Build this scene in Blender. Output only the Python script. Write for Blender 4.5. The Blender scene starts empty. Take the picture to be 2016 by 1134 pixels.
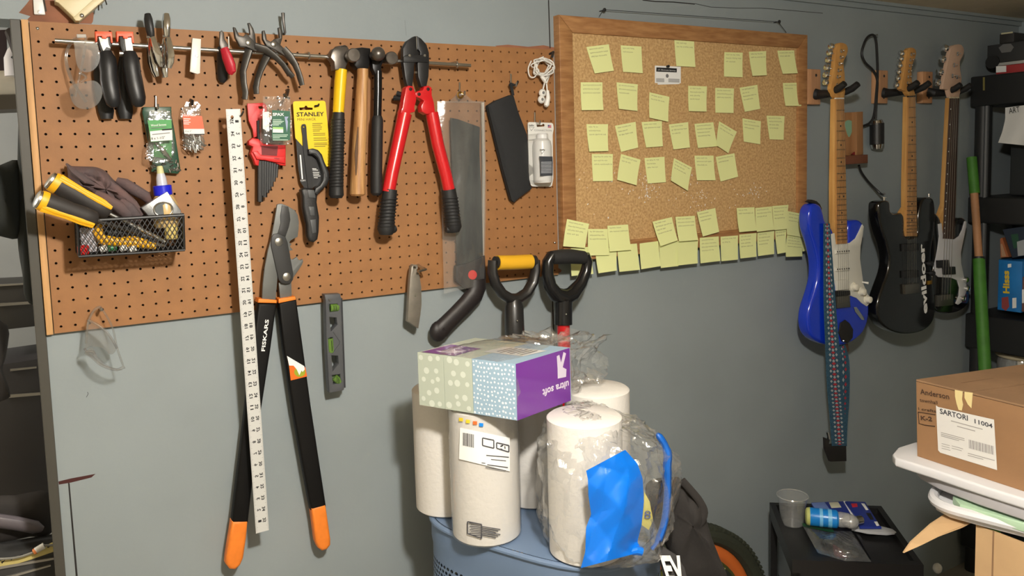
import bpy, bmesh, math, random
from mathutils import Vector, Matrix
from mathutils.geometry import tessellate_polygon

random.seed(7)
IN = 0.0254            # everything below is in inches: x along the wall, d out from the pegboard, z above its lower edge
FLOOR = -56.0
sc = bpy.context.scene
col = sc.collection

# ------------------------------------------------------------------ camera, light, exposure
CAM = Vector((-0.740027, -70.100013, 12.205817))
RX = Vector((0.8646309313, -0.5014690369, -0.0306945856))
RY = Vector((-0.0706492610, -0.0608705791, -0.9956422322))
RZ = Vector((0.4974153541, 0.8630316203, -0.0880590024))
FPX, CX, CY = 1558.4343, 965.8767, 459.8896
def w(x, y, z): return Vector((x, y, z - FLOOR)) * IN
cam_d = bpy.data.cameras.new('camera'); cam = bpy.data.objects.new('camera', cam_d); col.objects.link(cam)
m = Matrix((RX, -RY, -RZ)).transposed().to_4x4(); m.translation = w(*CAM); cam.matrix_world = m
cam_d.sensor_fit = 'HORIZONTAL'; cam_d.sensor_width = 36.0; cam_d.lens = FPX / 2016 * 36
cam_d.shift_x = (1008 - CX) / 2016; cam_d.shift_y = (CY - 567) / 2016; cam_d.clip_start = 0.02
sc.camera = cam
wd = bpy.data.worlds.new('world'); sc.world = wd; wd.use_nodes = True
wd.node_tree.nodes['Background'].inputs[0].default_value = (0.93, 0.96, 1.0, 1)
wd.node_tree.nodes['Background'].inputs[1].default_value = 0.03
LAMP = (15, -60, 28.0)
ld = bpy.data.lights.new('ceiling_lamp_light', 'AREA'); ld.shape = 'DISK'; ld.size = 4.2 * IN; ld.energy = 15.5; ld.color = (1.0, 0.955, 0.875)
lamp = bpy.data.objects.new('ceiling_lamp_light', ld); col.objects.link(lamp); lamp.location = w(*LAMP)
l2 = bpy.data.lights.new('ceiling_lamp_dome_light', 'POINT'); l2.shadow_soft_size = 2.0 * IN; l2.energy = 81.0; l2.color = (1.0, 0.955, 0.875)
l3 = bpy.data.lights.new('next_room_fill_light', 'POINT'); l3.shadow_soft_size = 3.0 * IN; l3.energy = 16.0; l3.color = (1.0, 0.96, 0.9)  # unseen fill light, added to brighten the space beyond the doorway
fill3 = bpy.data.objects.new('next_room_fill_light', l3); col.objects.link(fill3); fill3.location = w(-34, 12, 20)
lamp2 = bpy.data.objects.new('ceiling_lamp_dome_light', l2); col.objects.link(lamp2); lamp2.location = w(*LAMP)
sc.view_settings.view_transform = 'Standard'; sc.view_settings.look = 'None'
sc.view_settings.exposure = 0.0; sc.view_settings.gamma = 1.0; sc.view_settings.use_curve_mapping = False

# ------------------------------------------------------------------ pixel -> world (a ray met with a real plane)
def ray(u, v): return RX * ((u - CX) / FPX) + RY * ((v - CY) / FPX) + RZ
def at(u, v, d=0.0):
    r = ray(u, v); return CAM + r * ((-d - CAM.y) / r.y)
def atx(u, v, X):
    r = ray(u, v); return CAM + r * ((X - CAM.x) / r.x)
def atz(u, v, Z):
    r = ray(u, v); return CAM + r * ((Z - CAM.z) / r.z)
def far(u, v, s): return CAM + ray(u, v) * s
def crop(ox, oy, s): return lambda pts: [(ox + p[0] / s, oy + p[1] / s) + tuple(p[2:]) for p in pts]

# ------------------------------------------------------------------ materials
def lin(c):
    return tuple(((x / 255) / 12.92 if x / 255 <= 0.04045 else ((x / 255 + 0.055) / 1.055) ** 2.4) for x in c)
MATS = {}
def mat(name, rgb, rough=0.5, metal=0.0, var=0.0, vscale=8.0, bump=0.0, bscale=60.0, stretch=None, rgb2=None, alpha=None, spec=None, coat=0.0, trans=0.0):
    if name in MATS: return MATS[name]
    M = bpy.data.materials.new(name); M.use_nodes = True; nt = M.node_tree; b = nt.nodes['Principled BSDF']; L = nt.links.new
    c = lin(rgb) + (1,); b.inputs['Base Color'].default_value = c
    b.inputs['Roughness'].default_value = rough; b.inputs['Metallic'].default_value = metal
    if spec is not None: b.inputs['Specular IOR Level'].default_value = spec
    if coat: b.inputs['Coat Weight'].default_value = coat; b.inputs['Coat Roughness'].default_value = 0.08
    if trans: b.inputs['Transmission Weight'].default_value = trans
    if var or bump or rgb2:
        tc = nt.nodes.new('ShaderNodeTexCoord'); mp = nt.nodes.new('ShaderNodeMapping'); L(tc.outputs['Object'], mp.inputs[0])
        if stretch: mp.inputs['Scale'].default_value = stretch
    if var or rgb2:
        n = nt.nodes.new('ShaderNodeTexNoise'); n.inputs['Scale'].default_value = vscale; n.inputs['Detail'].default_value = 6; L(mp.outputs[0], n.inputs['Vector'])
        r = nt.nodes.new('ShaderNodeValToRGB'); L(n.outputs[0], r.inputs[0])
        lo = lin(rgb2) if rgb2 else tuple(x * (1 - var) for x in c[:3]); hi = tuple(c[:3]) if rgb2 else tuple(min(1, x * (1 + var)) for x in c[:3])
        r.color_ramp.elements[0].position = 0.36; r.color_ramp.elements[1].position = 0.64
        r.color_ramp.elements[0].color = lo + (1,); r.color_ramp.elements[1].color = hi + (1,); L(r.outputs[0], b.inputs['Base Color'])
    if bump:
        n2 = nt.nodes.new('ShaderNodeTexNoise'); n2.inputs['Scale'].default_value = bscale; n2.inputs['Detail'].default_value = 4; L(mp.outputs[0], n2.inputs['Vector'])
        bp = nt.nodes.new('ShaderNodeBump'); bp.inputs['Strength'].default_value = bump; bp.inputs['Distance'].default_value = 0.002
        L(n2.outputs[0], bp.inputs['Height']); L(bp.outputs[0], b.inputs['Normal'])
    MATS[name] = M; return M
def film(name, tint=(255, 255, 255), clear=0.8, rough=0.08, haze=0.12, bump=0.0, bscale=40.0, spec=0.05):
    if name in MATS: return MATS[name]
    M = bpy.data.materials.new(name); M.use_nodes = True; nt = M.node_tree; nt.nodes.clear(); N = nt.nodes.new; L = nt.links.new
    out = N('ShaderNodeOutputMaterial'); tr = N('ShaderNodeBsdfTransparent'); tr.inputs[0].default_value = lin(tint) + (1,)
    gl = N('ShaderNodeBsdfGlossy'); gl.inputs['Roughness'].default_value = rough
    df = N('ShaderNodeBsdfDiffuse'); df.inputs[0].default_value = lin((235, 235, 232)) + (1,)
    fr = N('ShaderNodeLayerWeight'); fr.inputs[0].default_value = 0.5
    a = N('ShaderNodeMixShader'); a.inputs[0].default_value = haze; L(tr.outputs[0], a.inputs[1]); L(df.outputs[0], a.inputs[2])
    pw = N('ShaderNodeMath'); pw.operation = 'POWER'; pw.inputs[1].default_value = 4.0; L(fr.outputs['Facing'], pw.inputs[0])
    mul = N('ShaderNodeMath'); mul.operation = 'MULTIPLY_ADD'; mul.inputs[1].default_value = 0.55; mul.inputs[2].default_value = max(spec, 0.9 - clear); L(pw.outputs[0], mul.inputs[0])
    bm_ = N('ShaderNodeMixShader'); L(mul.outputs[0], bm_.inputs[0]); L(a.outputs[0], bm_.inputs[1]); L(gl.outputs[0], bm_.inputs[2])
    if bump:
        tc = N('ShaderNodeTexCoord'); n = N('ShaderNodeTexNoise'); n.inputs['Scale'].default_value = bscale; n.inputs['Detail'].default_value = 3; L(tc.outputs['Object'], n.inputs['Vector'])
        bp = N('ShaderNodeBump'); bp.inputs['Strength'].default_value = bump; bp.inputs['Distance'].default_value = 0.006
        L(n.outputs[0], bp.inputs['Height']); L(bp.outputs[0], gl.inputs['Normal'])
    L(bm_.outputs[0], out.inputs[0]); MATS[name] = M; return M

BLACK = mat('black_plastic', (30, 30, 31), 0.45, bump=0.15, bscale=400)
RUBBER = mat('black_rubber', (27, 27, 28), 0.6)
STEEL = mat('steel', (190, 188, 182), 0.28, 1.0)
CHROME = mat('chrome', (225, 225, 225), 0.12, 1.0)
DARKSTEEL = mat('dark_steel', (86, 82, 78), 0.42, 0.8, var=0.15, vscale=60)
WHITE = mat('white_plastic', (226, 225, 220), 0.4)
INK = mat('black_ink', (24, 24, 26), 0.7)
WINK = mat('white_ink', (240, 240, 238), 0.6)
CLEAR = film('clear_plastic', clear=0.93, haze=0.05, rough=0.12, bump=0.5, bscale=60, spec=0.1)
BRASS = mat('brass', (190, 150, 80), 0.3, 1.0)
RED = mat('red_paint', (196, 26, 32), 0.3, coat=0.4)
CARD = mat('corrugated_board', (160, 116, 74), 0.85, var=0.08, vscale=30, bump=0.1, bscale=120)

# ------------------------------------------------------------------ geometry collector
WALLFRAME = (Vector((0, 0, 0)), Vector((1, 0, 0)), Vector((0, 0, 1)), Vector((0, -1, 0)))
def frame(O, ax, up):
    ax = Vector(ax).normalized(); up = Vector(up); up = (up - ax * up.dot(ax)).normalized(); return (Vector(O), ax, up, ax.cross(up))
class G:
    def __init__(s): s.v = []; s.f = []
    def add(s, vs, fs):
        k = len(s.v); s.v += [Vector(p) for p in vs]; s.f += [tuple(i + k for i in f) for f in fs]; return s
    def quad(s, a, b, c, d): return s.add([a, b, c, d], [(0, 1, 2, 3)])
    def hexa(s, p):   # p: 4 corners of one side, then the 4 opposite ones
        return s.add(p, [(3, 2, 1, 0), (4, 5, 6, 7), (0, 1, 5, 4), (1, 2, 6, 5), (2, 3, 7, 6), (3, 0, 4, 7)])
    def box(s, O, ax, ay, az, bev=0.0):
        O, ax, ay, az = map(Vector, (O, ax, ay, az))
        if not bev: return s.hexa([O, O + ax, O + ax + ay, O + ay, O + az, O + ax + az, O + ax + ay + az, O + ay + az])
        fr = (O, ax.normalized(), ay.normalized(), az.normalized())
        a, b, c = ax.length, ay.length, az.length
        return s.extr([(0, 0), (a, 0), (a, b), (0, b)], 0, c, bev, fr=fr, both=True, seg=2, rnd=bev)
    def bx(s, x0, x1, d0, d1, z0, z1, bev=0.0):    # box square to the wall
        return s.box((x0, -d0, z0), (x1 - x0, 0, 0), (0, 0, z1 - z0), (0, -(d1 - d0), 0), bev)
    def extr(s, pts, h0, h1, bev=0.0, holes=(), fr=WALLFRAME, both=False, seg=3, rnd=0.0, cap0=True):
        O, ax, ay, an = fr
        pts = [Vector((p[0], p[1])) for p in pts]
        if rnd: pts = roundc(pts, rnd)
        area = sum(pts[i].x * pts[(i + 1) % len(pts)].y - pts[(i + 1) % len(pts)].x * pts[i].y for i in range(len(pts)))
        if area < 0: pts.reverse()
        hs = []
        for h in holes:
            h = [Vector((p[0], p[1])) for p in h]
            if sum(h[i].x * h[(i + 1) % len(h)].y - h[(i + 1) % len(h)].x * h[i].y for i in range(len(h))) > 0: h.reverse()
            hs.append(h)
        loops = [pts] + hs
        prof = []
        if bev > 0:
            steps = [(bev * (1 - math.cos(t * math.pi / 2 / seg)), bev * math.sin(t * math.pi / 2 / seg)) for t in range(seg + 1)]
            if both: prof += [(bev - o_, h0 + bev - up) if 0 else (i_, h0 + bev - u_) for i_, u_ in reversed(steps)]
            else: prof.append((0, h0))
            prof += [(i_, h1 - bev + u_) for i_, u_ in steps]
        else: prof = [(0, h0), (0, h1)]
        rings = []
        for inset, h in prof:
            rings.append([inset_loop(l, inset) for l in loops])
        base = len(s.v)
        idx = []
        for (inset, h), r in zip(prof, rings):
            row = []
            for l in r:
                st = len(s.v)
                for p in l: s.v.append(O + ax * p.x + ay * p.y + an * h)
                row.append(st)
            idx.append(row)
        for k in range(len(prof) - 1):
            for li, l in enumerate(loops):
                n = len(l); a, b = idx[k][li], idx[k + 1][li]
                for i in range(n):
                    j = (i + 1) % n; s.f.append((a + i, a + j, b + j, b + i))
        for k, flip in ((len(prof) - 1, False),) + (((0, True),) if cap0 else ()):
            tl = [[Vector((p.x, p.y, 0)) for p in l] for l in rings[k]]
            flat = []
            for li, l in enumerate(tl): flat += [idx[k][li] + i for i in range(len(l))]
            fp = [p for l in tl for p in l]
            for t in tessellate_polygon(tl):
                a, b, c = t
                cr = (fp[b] - fp[a]).cross(fp[c] - fp[a]).z
                if abs(cr) < 1e-12: continue
                if (cr < 0) != flip: a, c = c, a
                s.f.append((flat[a], flat[b], flat[c]))
        return s
    def tube(s, path, r, n=10, closed=False, flat=None, fdir=None, cap=True):
        P = [Vector(p) for p in path]; m_ = len(P)
        R = list(r) if isinstance(r, (list, tuple)) else [r] * m_
        prevn = None; base = len(s.v)
        for i in range(m_):
            if closed: t = P[(i + 1) % m_] - P[i - 1]
            else: t = P[min(i + 1, m_ - 1)] - P[max(i - 1, 0)]
            if t.length < 1e-9: t = Vector((0, 0, 1))
            t.normalize()
            if fdir is not None:
                nn = Vector(fdir); nn = nn - t * nn.dot(t)
                if nn.length < 1e-6: nn = t.orthogonal()
            elif prevn is None: nn = t.orthogonal()
            else:
                nn = prevn - t * prevn.dot(t)
                if nn.length < 1e-6: nn = t.orthogonal()
            nn.normalize(); prevn = nn; bb = t.cross(nn)
            fl = (flat[i] if isinstance(flat, (list, tuple)) else flat) if flat else 1.0
            for k in range(n):
                a = 2 * math.pi * k / n
                s.v.append(P[i] + nn * (math.cos(a) * R[i] * fl) + bb * (math.sin(a) * R[i]))
        for i in range(m_ if closed else m_ - 1):
            a = base + i * n; b = base + ((i + 1) % m_) * n
            for k in range(n): s.f.append((a + k, a + (k + 1) % n, b + (k + 1) % n, b + k))
        if cap and not closed:
            s.f.append(tuple(base + k for k in reversed(range(n)))); s.f.append(tuple(base + (m_ - 1) * n + k for k in range(n)))
        return s
    def turn(s, O, ax, prof, n=20):     # solid of revolution: prof is (distance along ax, radius)
        O = Vector(O); ax = Vector(ax).normalized()
        return s.tube([O + ax * p[0] for p in prof], [max(p[1], 1e-4) for p in prof], n, fdir=ax.orthogonal())
    def ball(s, c, rx, ry=None, rz=None, n=14, m=8):
        c = Vector(c); ry = ry or rx; rz = rz or rx; b = len(s.v)
        for i in range(m + 1):
            t = math.pi * i / m
            for k in range(n):
                a = 2 * math.pi * k / n
                s.v.append(c + Vector((rx * math.sin(t) * math.cos(a), ry * math.sin(t) * math.sin(a), rz * math.cos(t))))
        for i in range(m):
            for k in range(n):
                s.f.append((b + i * n + k, b + (i + 1) * n + k, b + (i + 1) * n + (k + 1) % n, b + i * n + (k + 1) % n))
        return s
    def grid(s, fn, nu, nv, closed_u=False):
        b = len(s.v)
        for j in range(nv + 1):
            for i in range(nu + (0 if closed_u else 1)): s.v.append(Vector(fn(i / nu, j / nv)))
        row = nu if closed_u else nu + 1
        for j in range(nv):
            for i in range(nu):
                i2 = (i + 1) % nu if closed_u else i + 1
                s.f.append((b + j * row + i, b + j * row + i2, b + (j + 1) * row + i2, b + (j + 1) * row + i))
        return s
def inset_loop(l, d):
    if d == 0: return l
    n = len(l); out = []
    for i in range(n):
        a, b, c = l[i - 1], l[i], l[(i + 1) % n]
        e1 = (b - a); e2 = (c - b)
        if e1.length < 1e-9 or e2.length < 1e-9: out.append(b.copy()); continue
        e1.normalize(); e2.normalize()
        n1 = Vector((-e1.y, e1.x)); n2 = Vector((-e2.y, e2.x)); q = n1 + n2
        if q.length < 0.3: out.append(b + n1 * d); continue
        q.normalize(); out.append(b + q * (d / max(0.5, q.dot(n1))))
    return out
def roundc(pts, r, k=4):
    n = len(pts); out = []
    for i in range(n):
        a, b, c = pts[i - 1], pts[i], pts[(i + 1) % n]
        e1 = a - b; e2 = c - b; l1 = min(r, e1.length * 0.45); l2 = min(r, e2.length * 0.45)
        p = b + e1.normalized() * l1; q = b + e2.normalized() * l2
        for t in range(k + 1):
            t /= k; out.append(p * (1 - t) ** 2 + b * 2 * t * (1 - t) + q * t * t)
    return out
def sm(pts, k=4, closed=True):     # Catmull-Rom through the points
    P = [Vector(p) for p in pts]; n = len(P); out = []
    for i in range(n if closed else n - 1):
        if closed: a, b, c, d = P[i - 1], P[i], P[(i + 1) % n], P[(i + 2) % n]
        else: a, b, c, d = P[max(i - 1, 0)], P[i], P[i + 1], P[min(i + 2, n - 1)]
        for t in range(k):
            t /= k; out.append(0.5 * ((2 * b) + (c - a) * t + (2 * a - 5 * b + 4 * c - d) * t * t + (3 * b - 3 * c + d - a) * t ** 3))
    if not closed: out.append(P[-1])
    return out
def xz(pts, d): return [(q.x, q.z) for q in (at(p[0], p[1], d) for p in pts)]
def circ(c, r, n=16): return [(c[0] + r * math.cos(2 * math.pi * k / n), c[1] + r * math.sin(2 * math.pi * k / n)) for k in range(n)]

# ------------------------------------------------------------------ objects
ROOT = {}
def origin_of(o):
    while o.parent: o = o.parent
    return o.location
def thing(name, label, cat, base, group=None):
    o = bpy.data.objects.new(name, None); o.empty_display_size = 0.02; col.objects.link(o); o.location = w(*base)
    o['label'] = label; o['category'] = cat
    if group: o['group'] = group
    return o
def obj(name, g, material, parent=None, base=None, label=None, smooth=35, kind=None):
    me = bpy.data.meshes.new(name)
    org = origin_of(parent) if parent is not None else (w(*base) if base is not None else Vector((0, 0, 0)))
    me.from_pydata([w(*p) - org for p in g.v], [], g.f); me.update()
    if smooth:
        me.shade_smooth(); me.set_sharp_from_angle(angle=math.radians(smooth))
    me.materials.append(material)
    o = bpy.data.objects.new(name, me); col.objects.link(o)
    if parent is not None: o.parent = parent
    else: o.location = org
    if label: o['label'] = label
    if kind or name in ('small_print', 'frets', 'numerals', 'handwriting', 'position_dots', 'printed_lines', 'strings', 'barcode'): o['kind'] = kind or 'stuff'
    return o
def tag(o, label, cat, group=None):
    o['label'] = label; o['category'] = cat
    if group: o['group'] = group
    return o
def struct(name, g, material, smooth=None):
    o = obj(name, g, material, smooth=smooth); o['kind'] = 'structure'; return o
def textg(body, O, ax, up, width, height, lift=0.012, g=None, bold=0.0, align=None):
    """flat lettering: lower-left corner O, reading along ax, letters standing along up; sizes in inches"""
    cu = bpy.data.curves.new('lettering', 'FONT'); cu.body = body; cu.size = 1.0; cu.resolution_u = 2; cu.offset = bold
    o = bpy.data.objects.new('lettering', cu); col.objects.link(o); bpy.context.view_layer.update()
    me = o.to_mesh(); vs = [v.co.copy() for v in me.vertices]; fs = [tuple(p.vertices) for p in me.polygons]
    o.to_mesh_clear(); bpy.data.objects.remove(o); bpy.data.curves.remove(cu)
    g = g or G()
    if not vs: return g
    x0 = min(v.x for v in vs); x1 = max(v.x for v in vs); y0 = min(v.y for v in vs); y1 = max(v.y for v in vs)
    ax = Vector(ax).normalized(); up = Vector(up); up = (up - ax * up.dot(ax)).normalized(); an = ax.cross(up)
    sx = width / max(1e-6, x1 - x0); sy = height / max(1e-6, y1 - y0)
    return g.add([Vector(O) + ax * ((v.x - x0) * sx) + up * ((v.y - y0) * sy) + an * lift for v in vs], fs)
def textpx(body, p0, p1, hpx, d, g=None, bold=0.0):
    """lettering on a plane parallel to the wall: baseline p0-p1 and a letter-top point given in the photograph"""
    a, b, t = at(p0[0], p0[1], d), at(p1[0], p1[1], d), at(hpx[0], hpx[1], d)
    ax = (b - a); L_ = ax.length; ax.normalize(); up = (t - a) - ax * (t - a).dot(ax)
    return textg(body, a, ax, up, L_, up.length, g=g, bold=bold) if ax.cross(up).y < 0 else textg(body, a, ax, -up, L_, up.length, g=g, bold=bold)
def ext(name, pts, d0, d1, material, parent=None, base=None, bev=0.0, holes=(), smoothpts=0, label=None, both=False, seg=2):
    """outline as seen at depth d1, given solid depth back to d0"""
    p = xz(pts, d1)
    if smoothpts: p = [tuple(q) for q in sm([Vector((a, b)) for a, b in p], smoothpts)]
    return obj(name, G().extr(p, d0, d1, bev, [xz(h, d1) for h in holes], both=both, seg=seg), material, parent, base, label)
def bars(lines, d, g=None, th=None):    # printed lines of small type: (u0, v0, u1, v1, px height)
    g = g or G()
    for u0, v0, u1, v1, h in lines:
        a, b = at(u0, v0, d), at(u1, v1, d); c, e = at(u1, v1 - h, d), at(u0, v0 - h, d)
        o = Vector((0, -0.012, 0)); g.quad(a + o, b + o, c + o, e + o)
    return g
# ================================================================== the setting
WALLM = mat('blue_grey_wall_paint', (143, 152, 155), 0.62, var=0.045, vscale=3.0, bump=0.12, bscale=90)
WD = -0.5                                    # the wall stands half an inch behind the pegboard's face
g = G(); g.bx(-0.55, 141, WD - 4, WD, FLOOR, 33)
wall = struct('wall_back', g, WALLM)
g = G(); g.bx(-30, -0.55, WD - 4, WD, 24.15, 33); struct('wall_over_door', g, WALLM)
g = G(); g.bx(141, 145, WD - 4, 150, FLOOR, 33); struct('wall_right', g, WALLM)
g = G(); g.bx(-60, 145, 150, 154, FLOOR, 33); struct('wall_front', g, mat('cream_wall', (206, 198, 178), 0.8))
g = G(); g.bx(-64, -60, -60, 150, FLOOR, 33); struct('wall_left', g, mat('cream_wall', (206, 198, 178), 0.8))
g = G(); g.bx(-60, 145, -60, 150, FLOOR - 2, FLOOR)
FLOORM = mat('grey_concrete', (150, 146, 138), 0.8, var=0.15, vscale=4, bump=0.2, bscale=40); struct('floor', g, FLOORM)
CEILM = mat('textured_ceiling', (204, 190, 164), 0.9, var=0.08, vscale=6, bump=0.5, bscale=70)
g = G(); g.bx(-60, 145, -60, 150, 33, 35); struct('ceiling', g, CEILM)
g = G(); g.bx(48.2, 141, WD - 0.02, WD + 0.45, 31.9, 33); g.bx(48.2, 141, WD - 0.02, WD + 0.9, 32.55, 33); struct('trim_1', g, WALLM)
# panel joints, gaps and bare patches belong to the wall
GAP = mat('dark_joint', (36, 33, 32), 0.9); RAW = mat('bare_hardboard', (140, 92, 68), 0.8, var=0.2, vscale=14)
def onwall(name, pts, material, lift=0.015, smooth=0):
    return ext(name, pts, WD - 0.05, WD + lift, material, wall, smoothpts=smooth)
onwall('panel_joint', [(1079, 0), (1081, 0), (1084, 95), (1082, 95)], GAP)
onwall('panel_joint', [(1085, 545), (1087, 545), (1093, 700), (1091, 700)], GAP)
onwall('panel_joint', [(134, 951), (137, 951), (153, 1134), (149, 1134)], GAP)
onwall('bare_gap', [(115, 948), (140, 942), (188, 933), (180, 940), (140, 950), (116, 954)], mat('red_brown_gap', (70, 34, 32), 0.9))
onwall('bare_patch', [(37, 25), (52, 8), (58, 0), (112, 0), (185, 25), (183, 42), (180, 47), (120, 45), (50, 42), (60, 32)], RAW, 0.012)
onwall('bare_patch', [(975, 90), (1000, 88), (1040, 92), (1070, 89), (1098, 95), (1098, 100), (1040, 98), (985, 96)], RAW, 0.012)
onwall('bare_patch', [(1090, 530), (1100, 528), (1106, 532), (1104, 536), (1092, 541)], RAW, 0.012)
def crack(pts, wd_):
    a = [(u, v - wd_) for u, v in pts] + [(u, v + wd_) for u, v in reversed(pts)]; return onwall('wall_crack', a, GAP)
crack([(1265, 0), (1290, 3), (1325, 4), (1368, 8)], 1.0); crack([(1368, 7), (1400, 14), (1450, 16), (1500, 16), (1550, 20), (1620, 26)], 0.5)
crack([(702 + 95, 40), (798, 52), (800, 70)], 0.5); crack([(172, 772), (174, 775), (170, 782)], 0.8)
# doorway at the left: jamb and the dim space beyond
JAMB = mat('dark_jamb_paint', (70, 68, 62), 0.5)
g = G(); g.bx(-1.28, -0.55, WD - 4, -0.3, FLOOR, 24.15, 0.06); dr = struct('door_1', g, JAMB)
g = G(); g.bx(-60, 0.4, WD - 38, WD - 36, FLOOR, 33); struct('wall_beyond_door', g, mat('pale_grey_wall', (176, 180, 182), 0.8, var=0.05))
g = G(); g.bx(0.4, 1.4, WD - 38, WD - 4, FLOOR, 33); struct('wall_beside_door', g, mat('pale_grey_wall', (176, 180, 182)))

# ================================================================== pegboard with real holes
PEG = mat('brown_hardboard', (150, 104, 62), 0.62, var=0.06, vscale=25, bump=0.08, bscale=300)
g = G(); NH = 8; hr = 0.105
skip = set()
for cx_ in range(48):
    for rz_ in range(24):
        x, z = cx_ + 0.5, 23.5 - rz_; b = len(g.v)
        sq = [(x + .5, z), (x + .5, z + .5), (x, z + .5), (x - .5, z + .5), (x - .5, z), (x - .5, z - .5), (x, z - .5), (x + .5, z - .5)]
        for p in sq: g.v.append(Vector((p[0], 0, p[1])))
        for k in range(NH): a = 2 * math.pi * k / NH; g.v.append(Vector((x + hr * math.cos(a), 0, z + hr * math.sin(a))))
        for k in range(NH): a = 2 * math.pi * k / NH; g.v.append(Vector((x + hr * math.cos(a), 0.25, z + hr * math.sin(a))))
        for k in range(8):
            j = (k + 1) % 8; g.f.append((b + k, b + j, b + 8 + j, b + 8 + k)); g.f.append((b + 8 + k, b + 8 + j, b + 16 + j, b + 16 + k))
for a, b_, c, d_ in (((0, 0, 0), (48, 0, 0), (48, .25, 0), (0, .25, 0)), ((0, 0, 24), (0, .25, 24), (48, .25, 24), (48, 0, 24)), ((0, 0, 0), (0, .25, 0), (0, .25, 24), (0, 0, 24)), ((48, 0, 0), (48, 0, 24), (48, .25, 24), (48, .25, 0))):
    g.quad(a, b_, c, d_)
pb = thing('pegboard', 'brown pegboard fixed to the blue grey wall with tools hung on it', 'pegboard', (24, 0.3, 0))
obj('perforated_panel', g, PEG, pb, smooth=None)
g = G(); g.bx(0, 48, -0.45, -0.4, 0, 24); obj('gap_shade_sheet', g, mat('painted_gap_shade', (60, 42, 30), 0.9), pb, smooth=None)  # dark sheet added behind the holes, the gap's shade put into its colour
g = G(); g.bx(-0.53, -0.06, -0.46, 0.05, -0.05, 24.1, 0.03); obj('edge_strip', g, mat('pine_strip', (196, 150, 98), 0.6, var=0.15, vscale=20, stretch=(4, 4, .3)), pb, label='pale wooden edge strip')
for u, v in ((74, 56), (1093, 478)):
    p = at(u, v); g = G(); g.turn(p + Vector((0, .05, 0)), (0, -1, 0), [(0, .12), (.07, .12), (.11, .07), (.12, 0)], 12); obj('screw', g, STEEL, pb)


# ================================================================== cork board and its notes
CORK = mat('cork', (208, 172, 120), 0.9, rgb2=(178, 140, 92), vscale=150, bump=0.3, bscale=300)
FRM = mat('cherry_frame', (174, 128, 82), 0.5, rgb2=(148, 102, 62), vscale=18, stretch=(1, 1, 6))
cb = thing('cork_board', 'framed cork board on the blue grey wall covered in yellow sticky notes', 'cork board', (68, 0.3, 2.3))
FD = 0.55
oc = [at(u, v, FD) for u, v in ((1099, 29), (1587, 68), (1592, 462), (1113, 520))]
x0, x1, z1, z0 = (oc[0].x + oc[3].x) / 2, (oc[1].x + oc[2].x) / 2, (oc[0].z + oc[1].z) / 2, (oc[2].z + oc[3].z) / 2
CBX = (x0, x1, z0, z1); fw = 1.75
def member(a, b, c, d_): return G().extr([a, b, c, d_], WD, FD, 0.12, seg=2)
for nm, q in (('frame_rail', ((x0, z1), (x1, z1), (x1 - fw, z1 - fw), (x0 + fw, z1 - fw))), ('frame_rail', ((x0, z0), (x1, z0), (x1 - fw, z0 + fw), (x0 + fw, z0 + fw))),
              ('frame_stile', ((x0, z0), (x0, z1), (x0 + fw, z1 - fw), (x0 + fw, z0 + fw))), ('frame_stile', ((x1, z0), (x1, z1), (x1 - fw, z1 - fw), (x1 - fw, z0 + fw)))):
    obj(nm, member(*q), FRM, cb)
CD = 0.2
g = G(); g.bx(x0 + 1.2, x1 - 1.2, WD, CD, z0 + 1.2, z1 - 1.2); cork = obj('cork_sheet', g, CORK, cb, smooth=None)
g = G(); rr = random.Random(3)
for k in range(170):
    if k < 40: u, v = rr.gauss(1275, 12), rr.gauss(375, 14)
    elif k < 70: u, v = rr.gauss(1485, 10), rr.gauss(376, 8)
    elif k < 100: u, v = rr.gauss(1378, 10), rr.gauss(395, 14)
    else: u, v = rr.uniform(1140, 1460), rr.uniform(330, 440)
    p = at(u, v, CD + .01)
    if not (x0 + 2 < p.x < x1 - 2 and z0 + 2 < p.z < z1 - 2): continue
    s_ = rr.uniform(.04, .12); a = rr.uniform(0, 3.14); e = Vector((math.cos(a) * s_, 0, math.sin(a) * s_)); f_ = Vector((-math.sin(a) * s_ * .4, 0, math.cos(a) * s_ * .4))
    g.quad(p - e - f_, p + e - f_, p + e + f_, p - e + f_)
obj('torn_paper_scraps', g, WINK, cork, kind='stuff', smooth=None)
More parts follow.
